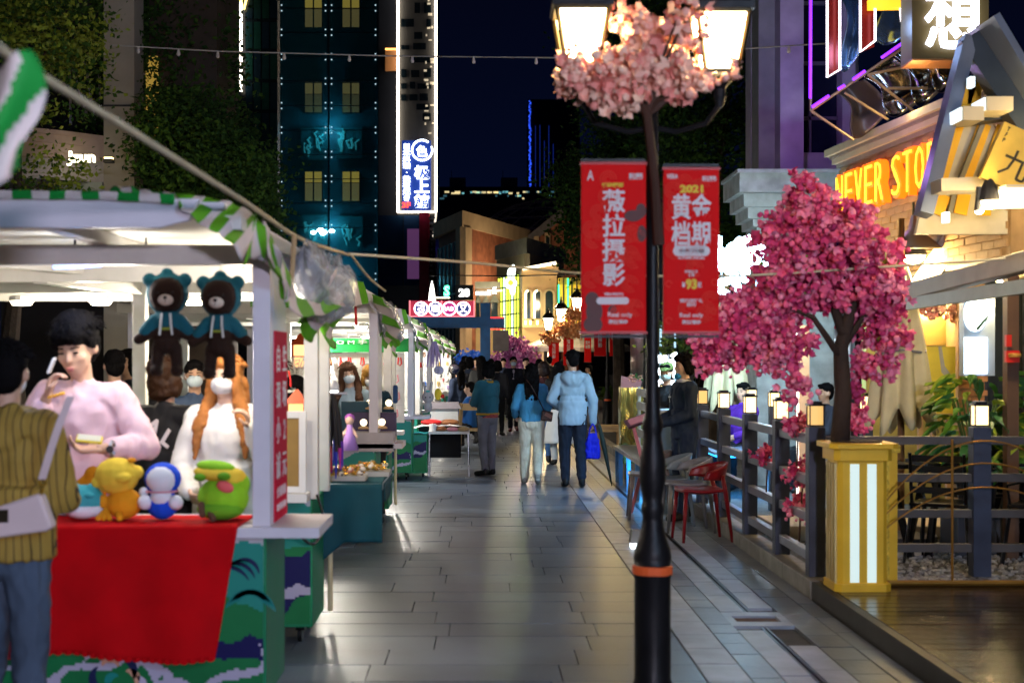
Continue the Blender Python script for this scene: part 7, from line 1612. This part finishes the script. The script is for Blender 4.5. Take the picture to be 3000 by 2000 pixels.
d = 20.2; person((PXX(1120,d),d,0), .75, 1.60, 'woman standing with folded arms in a teal sweater trimmed in mustard', .013, dict(elR=(.23,.08,1.13), wrR=(-.02,.22,1.14), elL=(-.23,.08,1.13), wrL=(.03,.2,1.10), anR=(.07,-.02,.09), anL=(-.06,.0,.09), toL=(-.09,.16,.03), toR=(.10,.14,.03)), hairstyle='bob', top=C('teal_sweater', (.02,.10,.14)), pants=C('grey_jeans', (.19,.19,.22), var=.2), shoes=SHB, wide=1.05, hem=.92, seed=14, topname='sweater', collar=C('mustard', (.45,.25,.02)), loose=.98)
t = bpy.data.objects['person.014']; MB().tube([(.19*math.cos(q/18*2*PI),.14*math.sin(q/18*2*PI),.955) for q in range(19)],.017,7).build('hem', C('mustard',0), t, smooth=True); MB().lathe([(.165,.90),(.165,.955)], n=16).build('shirt_tail', M('red_check', (.4,.08,.08), .8, var=.5, scale=30), t)
d = 22.6; person((PXX(1249,d),d,0), -.1, 1.60, 'woman with brown hair and blue jeans walking ahead of the couple', .016, dict(anR=(.09,-.15,.12), toR=(.1,-.03,.04)), hairstyle='bob', hair=M('dark_brown_hair', (.025,.012,.010), .5), top=C('maroon', (.05,.015,.02)), pants=C('blue_jeans', (.05,.14,.35)), shoes=SHB, seed=15)
d = 22.2; person((PXX(1283,d),d,0), -.1, 1.60, 'woman in a white pleated skirt and black boots half hidden by the couple', .016, dict(anR=(.07,-.1,.10), toR=(.08,.05,.03), anL=(-.07,.08,.09)), hairstyle='long', top=BLK, skirt=C('white_skirt', (.62,.64,.66)), pants=C('white_skirt',0), shoes=SHB, seed=16, hem=.95)
d = 33; person((PXX(1179,d),d,0), PI+.05, 1.72, 'man in a dark jacket and pale blue mask walking towards the viewer', .015, dict(anR=(.08,.15,.09), toR=(.1,.3,.03), knR=(.09,.12,.5), anL=(-.08,-.15,.12), toL=(-.1,0,.03)), hairstyle='short', top=C('dark_navy', (.012,.012,.02)), pants=BLK, shoes=M('dark_red_shoe', (.12,.01,.02), .5), mask=MASK, shirt=C('lilac_shirt', (.45,.38,.45)), wide=1.1, hem=.9, seed=17)
d = 35; person((PXX(1208,d),d,0), PI, 1.70, 'dark haired man just behind the man in the pale blue mask', .022, hairstyle='short', top=BLK, pants=BLK, shoes=SHB, seed=18)
# the seated stallholder, suited woman, capped staff
SIT = dict(pel=(0,0,-.40), hiR=(.09,0,.92), hiL=(-.09,0,.92), knR=(.1,.42,.50), knL=(-.1,.42,.50), anR=(.1,.40,.09), anL=(-.1,.40,.09), toR=(.11,.56,.03), toL=(-.11,.56,.03), elR=(.2,.12,1.14), wrR=(.1,.32,1.08), elL=(-.2,.12,1.14), wrL=(-.1,.32,1.08))
d = 25; person((PXX(1078,d),d,0), 1.35, 1.62, 'seated stallholder in a blue shirt and glasses beyond the black draped table', .018, SIT, hairstyle='short', top=C('bright_blue', (.02,.12,.42)), pants=BLK, shoes=SHB, seed=19, topname='shirt')
t = thing('wooden_chair', 'brown wooden chair seat back near the black draped table', 'chair', (PXX(1079,24.2),24.6,0)); MB().b2((-.2,-.2,.42),(.2,.2,.46)).build('seat', WOOD, t); MB().bar((.18,-.2,.46),(.24,-.24,.9),.05).bar((-.18,-.2,.46),(-.14,-.24,.9),.05).b2((-.16,-.25,.78),(.24,-.22,.9)).build('backrest', WOOD, t); [MB().bar((x,y,.42),(x*1.1,y*1.1,0),.04).build('leg', WOOD, t) for x in (-.17,.17) for y in (-.17,.17)]
d = 14.55; person((PXX(1572,d),d,0), PI/2+.3, 1.69, 'woman in a dark suit with ponytail and lowered blue mask standing by the fence', .013, dict(elR=(.2,.02,1.12), wrR=(.1,.25,1.05), elL=(-.2,.02,1.12), wrL=(-.06,.27,1.03), anR=(.08,-.05,.09), toR=(.09,.1,.03), anL=(-.08,.06,.09), toL=(-.09,.22,.03)), skin=SKINP, hairstyle='pony', top=C('suit_navy', (.014,.026,.055)), pants=C('suit_navy',0), shoes=SHB, seed=21, topname='suit_jacket', collar=C('white_collar', (.7,.72,.78)), hem=.86, pitch=.15, loose=1.1)
t = bpy.data.objects['person.020']; MB().ell((0,.08,1.52),(.05,.04,.035)).build('mask', M('bright_blue_mask', (.03,.3,.65), .7), t, smooth=True); MB().box((.1,.125,1.30),(.05,.008,.014)).build('name_badge', WHITE, t)
d = 15.9; person((PXX(1532,d),d,0), PI-.6, 1.60, 'staff member with a green cap and grey mask behind the suited woman', .015, dict(elL=(-.2,.1,1.14), wrL=(-.1,.25,1.1)), hairstyle='short', top=BLK, pants=BLK, shoes=SHB, mask=M('grey_green_mask', (.3,.38,.38), .7), cap=M('cap_green', (.10,.14,.04), .8), seed=22, yaw=.2, pitch=.2)
# people sitting beyond the fence and the far crowd
for i, (x, d, rz, c, l) in enumerate(((1706,17.2,2.4,(.09,.02,.30),'diner in a purple top seated behind the fence lamps'),(1990-95,16.8,2.0,(.02,.02,.03),'diner in dark clothes seated by the blossom trunk'),(1415,38,2.8,(.015,.015,.02),'man in black seated on the far terrace beside the small banners'),(1458,39,.5,(.05,.05,.055),'diner in grey on the far terrace right of the seated man in black'),(1352,39.5,1.6,(.02,.02,.02),'dark seated figure on the far terrace behind the man in pale blue'))):
    person((PXX(x,d),d,.09 if d < 20 else .25), rz, 1.64, l, .018 if d < 20 else .026, SIT, hairstyle='short', top=C('seat_%d' % i, c), pants=BLK, shoes=SHB, seed=30+i)
crowd = [(1062,30,1.62,.3),(1078,31,1.70,0),(1094,36,1.72,3),(1105,28,1.72,.2),(1128,38,1.68,.1),(1143,31,1.62,-.2),(1156,41,1.7,3),(1170,43,1.7,.2),(1226,44,1.68,3.1),(1238,36,1.66,.3),(1262,40,1.75,0),(1052,27,1.55,.8),(1292,43,1.66,.5),(1068,37,1.74,.1)]
ccol = [C('crowd_a', (.015,.015,.02)), C('crowd_b', (.02,.03,.06)), C('crowd_c', (.06,.03,.02)), C('crowd_d', (.03,.03,.03)), C('crowd_e', (.30,.10,.03))]
dsc = ['in black beside the seated stallholder','in dark blue under the blue gateway edge','tall in a brown coat before the gateway post','in charcoal with back turned by the fourth stall','with an orange collar beyond the woman in teal','in black right of the woman in teal','in dark blue at the foot of the violet tree','in brown far off below the violet tree','in charcoal left of the far parasol','in orange brown ahead of the young couple','in black under the far parasol edge','short, in dark blue close to the fourth stall','in brown before the far terrace','tall in charcoal deep in the stall row']
for i, (x, d, hh, rz) in enumerate(crowd): person((PXX(x,d),d,0), rz, hh, 'far shopper '+dsc[i], .026, hairstyle=('short','bob','short','long')[i % 4], top=ccol[(0,1,2,3,4)[i % 5]], pants=BLK, shoes=SHB, seed=40+i, face=False, hands=None, group='far shoppers down the street')
# ------------------------------------------------------------------ stands on the right of the street
t = thing('gold_stand', 'stand wrapped in crumpled shiny gold foil with pink flowers on top', 'stand', (PXX(1449,19.6),19.6,0)); GF = M('gold_foil', (.72,.58,.16), .2, .85, var=.1)
def gf(u, v): a = 2*PI*u; r = .165*(1 if abs(math.cos(a)) > .2 else .98); return (max(-.155,min(.155,r*1.4*math.cos(a)))+.02*noise.noise(Vector((u*14,v*5,1))), max(-.13,min(.13,r*1.3*math.sin(a)))+.025*noise.noise(Vector((u*14,v*5,7))), 1.26-v*1.04)
MB().grid(gf, 60, 24).build('foil', GF, t, smooth=True); MB().b2((-.14,-.11,1.22),(.14,.11,1.25)).build('top', GF, t); MB().b2((-.10,-.1,0),(-.04,.1,.24)).b2((.04,-.1,0),(.10,.1,.24)).build('leg', WOOD, t)
t = thing('flower_bouquet', 'pink wrapped bouquet lying on the gold foil stand', 'bouquet', (PXX(1449,19.6),19.55,1.25)); MB().add([(-.14,0,0),(.12,0,0),(.15,0,.10),(-.13,0,.17),(-.14,.1,0),(.12,.1,0),(.15,.1,.10),(-.13,.1,.17)],[(0,1,2,3),(7,6,5,4),(3,2,6,7),(0,3,7,4),(1,5,6,2),(4,5,1,0)]).build('paper', M('pink_paper', (.6,.26,.28), .6), t); m = MB(); puffs(m, [((.05,.03,.13),(.09,.05,.03))], 30, .03, 3, cl=3, spread=.02); m.build('flower', PINK, t); m = MB(); leaves(m, [((.1,.05,.15),(.08,.05,.04))], 20, .05, 4, .03); m.build('leaf', LG[1], t)
t = thing('white_bench', 'long white wooden bench with shelf boards beside the gold stand', 'bench', (PXX(1478,17),17,0)); MB().b2((-.16,-1.3,.44),(.22,2.2,.49)).build('seat', M('bench_wood', (.5,.42,.36), .5), t)
for y in (-1.2,-.4,.6,1.6,2.1): MB().b2((-.14,y,0),(-.09,y+.06,.44)).b2((.14,y,0),(.19,y+.06,.44)).build('leg', M('bench_blue_leg', (.2,.35,.5), .5), t)
for z in (.62,.8,.98,1.16): MB().b2((.15,-1.3,z),(.19,2.2,z+.10)).build('slat', M('bench_white', (.6,.58,.55), .5), t)
MB().b2((.16,-1.25,.49),(.2,-1.2,1.28)).b2((.16,2.1,.49),(.2,2.15,1.28)).build('upright', M('bench_white',0), t)
t = thing('menu_stand', 'tilted dark red menu stand on a crossed frame by the lamp post', 'menu stand', (PXX(1475,15.2),15.2,0)); MB().box((0,0,1.0),(.36,.26,.025),(.25,-.35,0)).build('menu_board', M('dark_maroon', (.06,.02,.03), .4), t); MB().bar((-.1,0,.95),(.14,0,.0),.035).bar((.12,0,.95),(-.12,0,.0),.035).build('frame', M('rose_steel', (.4,.12,.13), .35, .3), t); MB().box((.0,.0,1.016),(.3,.2,.004),(.25,-.35,0)).build('page', M('page_red', (.35,.1,.1), .4), t)
t = thing('reception_counter', 'pale blue grey reception counter in front of the capped staff', 'counter', (PXX(1542,15.3),15.3,0)); MB().b2((-.16,-.2,.0),(.12,.3,1.06)).build('body', M('counter_blue', (.16,.24,.36), .5), t); MB().b2((-.2,-.24,1.06),(.16,.34,1.10)).build('top', M('counter_top', (.4,.46,.55), .35), t); MB().b2((-.14,-.206,.15),(.1,-.2,.5)).b2((-.14,-.206,.56),(.1,-.2,.98)).build('panel', M('counter_panel', (.10,.18,.30), .5), t)
t = thing('wooden_stool', 'small brown wooden stool on the yellow lit paving', 'stool', (PXX(1400,26),26,0)); MB().b2((-.2,-.17,.42),(.2,.17,.46)).b2((-.18,-.15,.34),(.18,.15,.415)).build('seat', WOOD, t); [MB().bar((x,y,.38),(x*1.1,y*1.1,0),.045).build('leg', WOOD, t) for x in (-.16,.16) for y in (-.13,.13)]
t = thing('floor_uplight', 'grey block uplight on the footpath with a white lit foot', 'lamp', (PXX(1462,12.4),12.4,0)); MB().box((0,0,.10),(.12,.16,.11),None,.7,.8).build('housing', M('grey_block', (.22,.22,.22), .5), t); MB().b2((-.05,-.1,.0),(.05,.06,.03)).build('glass', E('uplight_white', (.85,.95,1), 7), t)
t = thing('blue_light_strip', 'blue glowing light strip under the white bench', 'light strip', (PXX(1462,17.6),17.6,.40)); MB().b2((-.05,-.5,0),(.0,.5,.03)).build('diffuser', E('azure_led', (.02,.35,1), 5), t)
t = thing('blue_light_strip', 'blue glowing light under the tables behind the fence', 'light strip', (2.9,15.8,.55)); MB().b2((-.3,0,0),(.3,1.2,.03)).build('diffuser', E('azure_led',0,0), t); MB().b2((-.34,-.03,.03),(.34,1.23,.06)).build('bench_top', M('counter_blue',0), t); [MB().b2((x,y,-.46),(x+.04,y+.04,0)).build('leg', WHITE, t) for x in (-.3,.26) for y in (0,1.16)]
t = thing('orange_column', 'orange lit column between the inner lamps of the terrace', 'column', (PXX(1845,16.4),16.4,.085)); MB().b2((-.06,-.05,0),(.06,.05,1.95)).build('post', M('salmon_post', (.6,.28,.14), .5), t); MB().b2((-.085,-.06,0),(-.062,-.02,1.9)).build('light_line', E('warm_line', (1,.85,.7), 3), t)
t = thing('large_parasol', 'grey open parasol over the far terrace left of the small banners', 'parasol', (3.0,46,0)); MB().lathe([(1.75,2.05),(1.7,2.12),(.9,2.45),(.05,2.85)], n=8).build('canopy', M('taupe_canvas', (.26,.24,.21), .7), t); MB().lathe([(1.75,1.93),(1.76,2.05),(1.7,2.04)], n=8).build('valance', M('taupe_canvas',0), t); MB().tube([(-1.0,0,0),(-1.0,0,2.1)],.06,8).build('pole', M('taupe_pole', (.2,.17,.14), .6), t)
t = thing('planter_box', 'long dark planter with low shrubs along the far terrace edge', 'planter', (4.2,37,0)); MB().b2((-1.1,-.2,0),(2.6,.2,.62)).build('box', M('dark_planter', (.02,.02,.02), .6), t); m = MB(); leaves(m, [((x,0,.75),(.3,.25,.16)) for x in (-.9,-.4,.1,.6,1.1,1.6,2.1)], 1500, .1, 12, .1); m.build('shrub', [LEAF], t)
for (x, y, z, en, c) in ((3.9,39.5,2.2,60,(1,.8,.55)),(2.2,47,1.8,60,(1,.85,.7)),(1.2,43,2.6,50,(.9,.6,1)),(3.3,16.3,1.9,24,(.6,.8,1)),(2.95,15.9,.5,10,(.05,.4,1)),(PXX(1462,17.6),17.4,.3,10,(.03,.4,1)),(2.3,25,2.3,60,(1,.72,.28))):
    plight((x,y,z), en, c, .1, 'terrace_light')
# unseen floodlamp and light box, added behind the viewer to light fronts and pavement
t = thing('cool_fill_box', 'added cool white light box on the right side, unseen behind the viewer', 'sign', (3.5,-1.5,3.9)); MB().b2((-.8,.0,-.3),(.8,.03,.3)).build('diffuser', E('cool_box', (.40,.68,1), 85), t); MB().b2((-.84,-.2,-.34),(.84,-.001,.34)).build('housing', DARK, t)
w = MB().b2((4.42,-9,0),(6,4,6)).build('side_building', M('side_wall', (.25,.23,.21), .7)); tag(w, 'plain stone shop wall on the right side behind the viewer', 'building')
t = thing('added_floodlight_mast', 'added mast with a cool white floodlight, unseen on the street behind the viewer', 'floodlight', (1.7,-5.2,0))  # stands in for light from out of view on stall fronts and banners
MB().tube([(0,0,0),(0,0,2.2)], .04, 10).lathe([(.2,0),(.2,.03),(.06,.06)], n=14).build('mast', DARK, t); MB().box((0,.0,2.35),(.62,.16,.36)).build('housing', DARK, t); MB().box((0,.085,2.35),(.56,.01,.3)).build('glass', E('flood_glass', (.86,.82,1), 20), t)
L = bpy.data.lights.new('floodlight', 'AREA'); L.energy = 620; L.color = (.86,.80,1); L.shape = 'RECTANGLE'; L.size = .56; L.size_y = .3
o = bpy.data.objects.new('floodlight_fill', L); COL.objects.link(o); o.location = (1.7,-5.09,2.35); o.rotation_euler = (math.radians(90),0,math.radians(6))
plight((4.0,10.1,3.25), 16, (1,.72,.3), .06, 'porch_light'); plight((3.2,8.9,3.0), 34, (1,.74,.38), .08, 'porch_light')  # added fill, no lamp here: brightens the gable slats and blossom crown
T = thing('pale_shop_interior', 'bright pale shop interior with dark posts seen beyond the terrace fence', 'building', (0,24,0))
MB().b2((4.3,.2,0),(7.2,.5,3.2)).build('wall', M('pale_interior', (.5,.5,.52), .6), T)
for x in (4.5,5.1,5.7,6.3,6.9): MB().b2((x-.05,-.05,0),(x+.05,.2,3.2)).build('post', DARK, T)
for x in (4.8,5.4,6.0): MB().b2((x-.2,.12,1.1),(x+.2,.19,2.0)).build('lit_pane', E('pane_cold', (.75,.88,1), 1.6), T)
for q in plight_w: plight(q[0], q[1], q[2], .08, 'wall_sign_light')
bpy.data.scenes.remove(TMP)
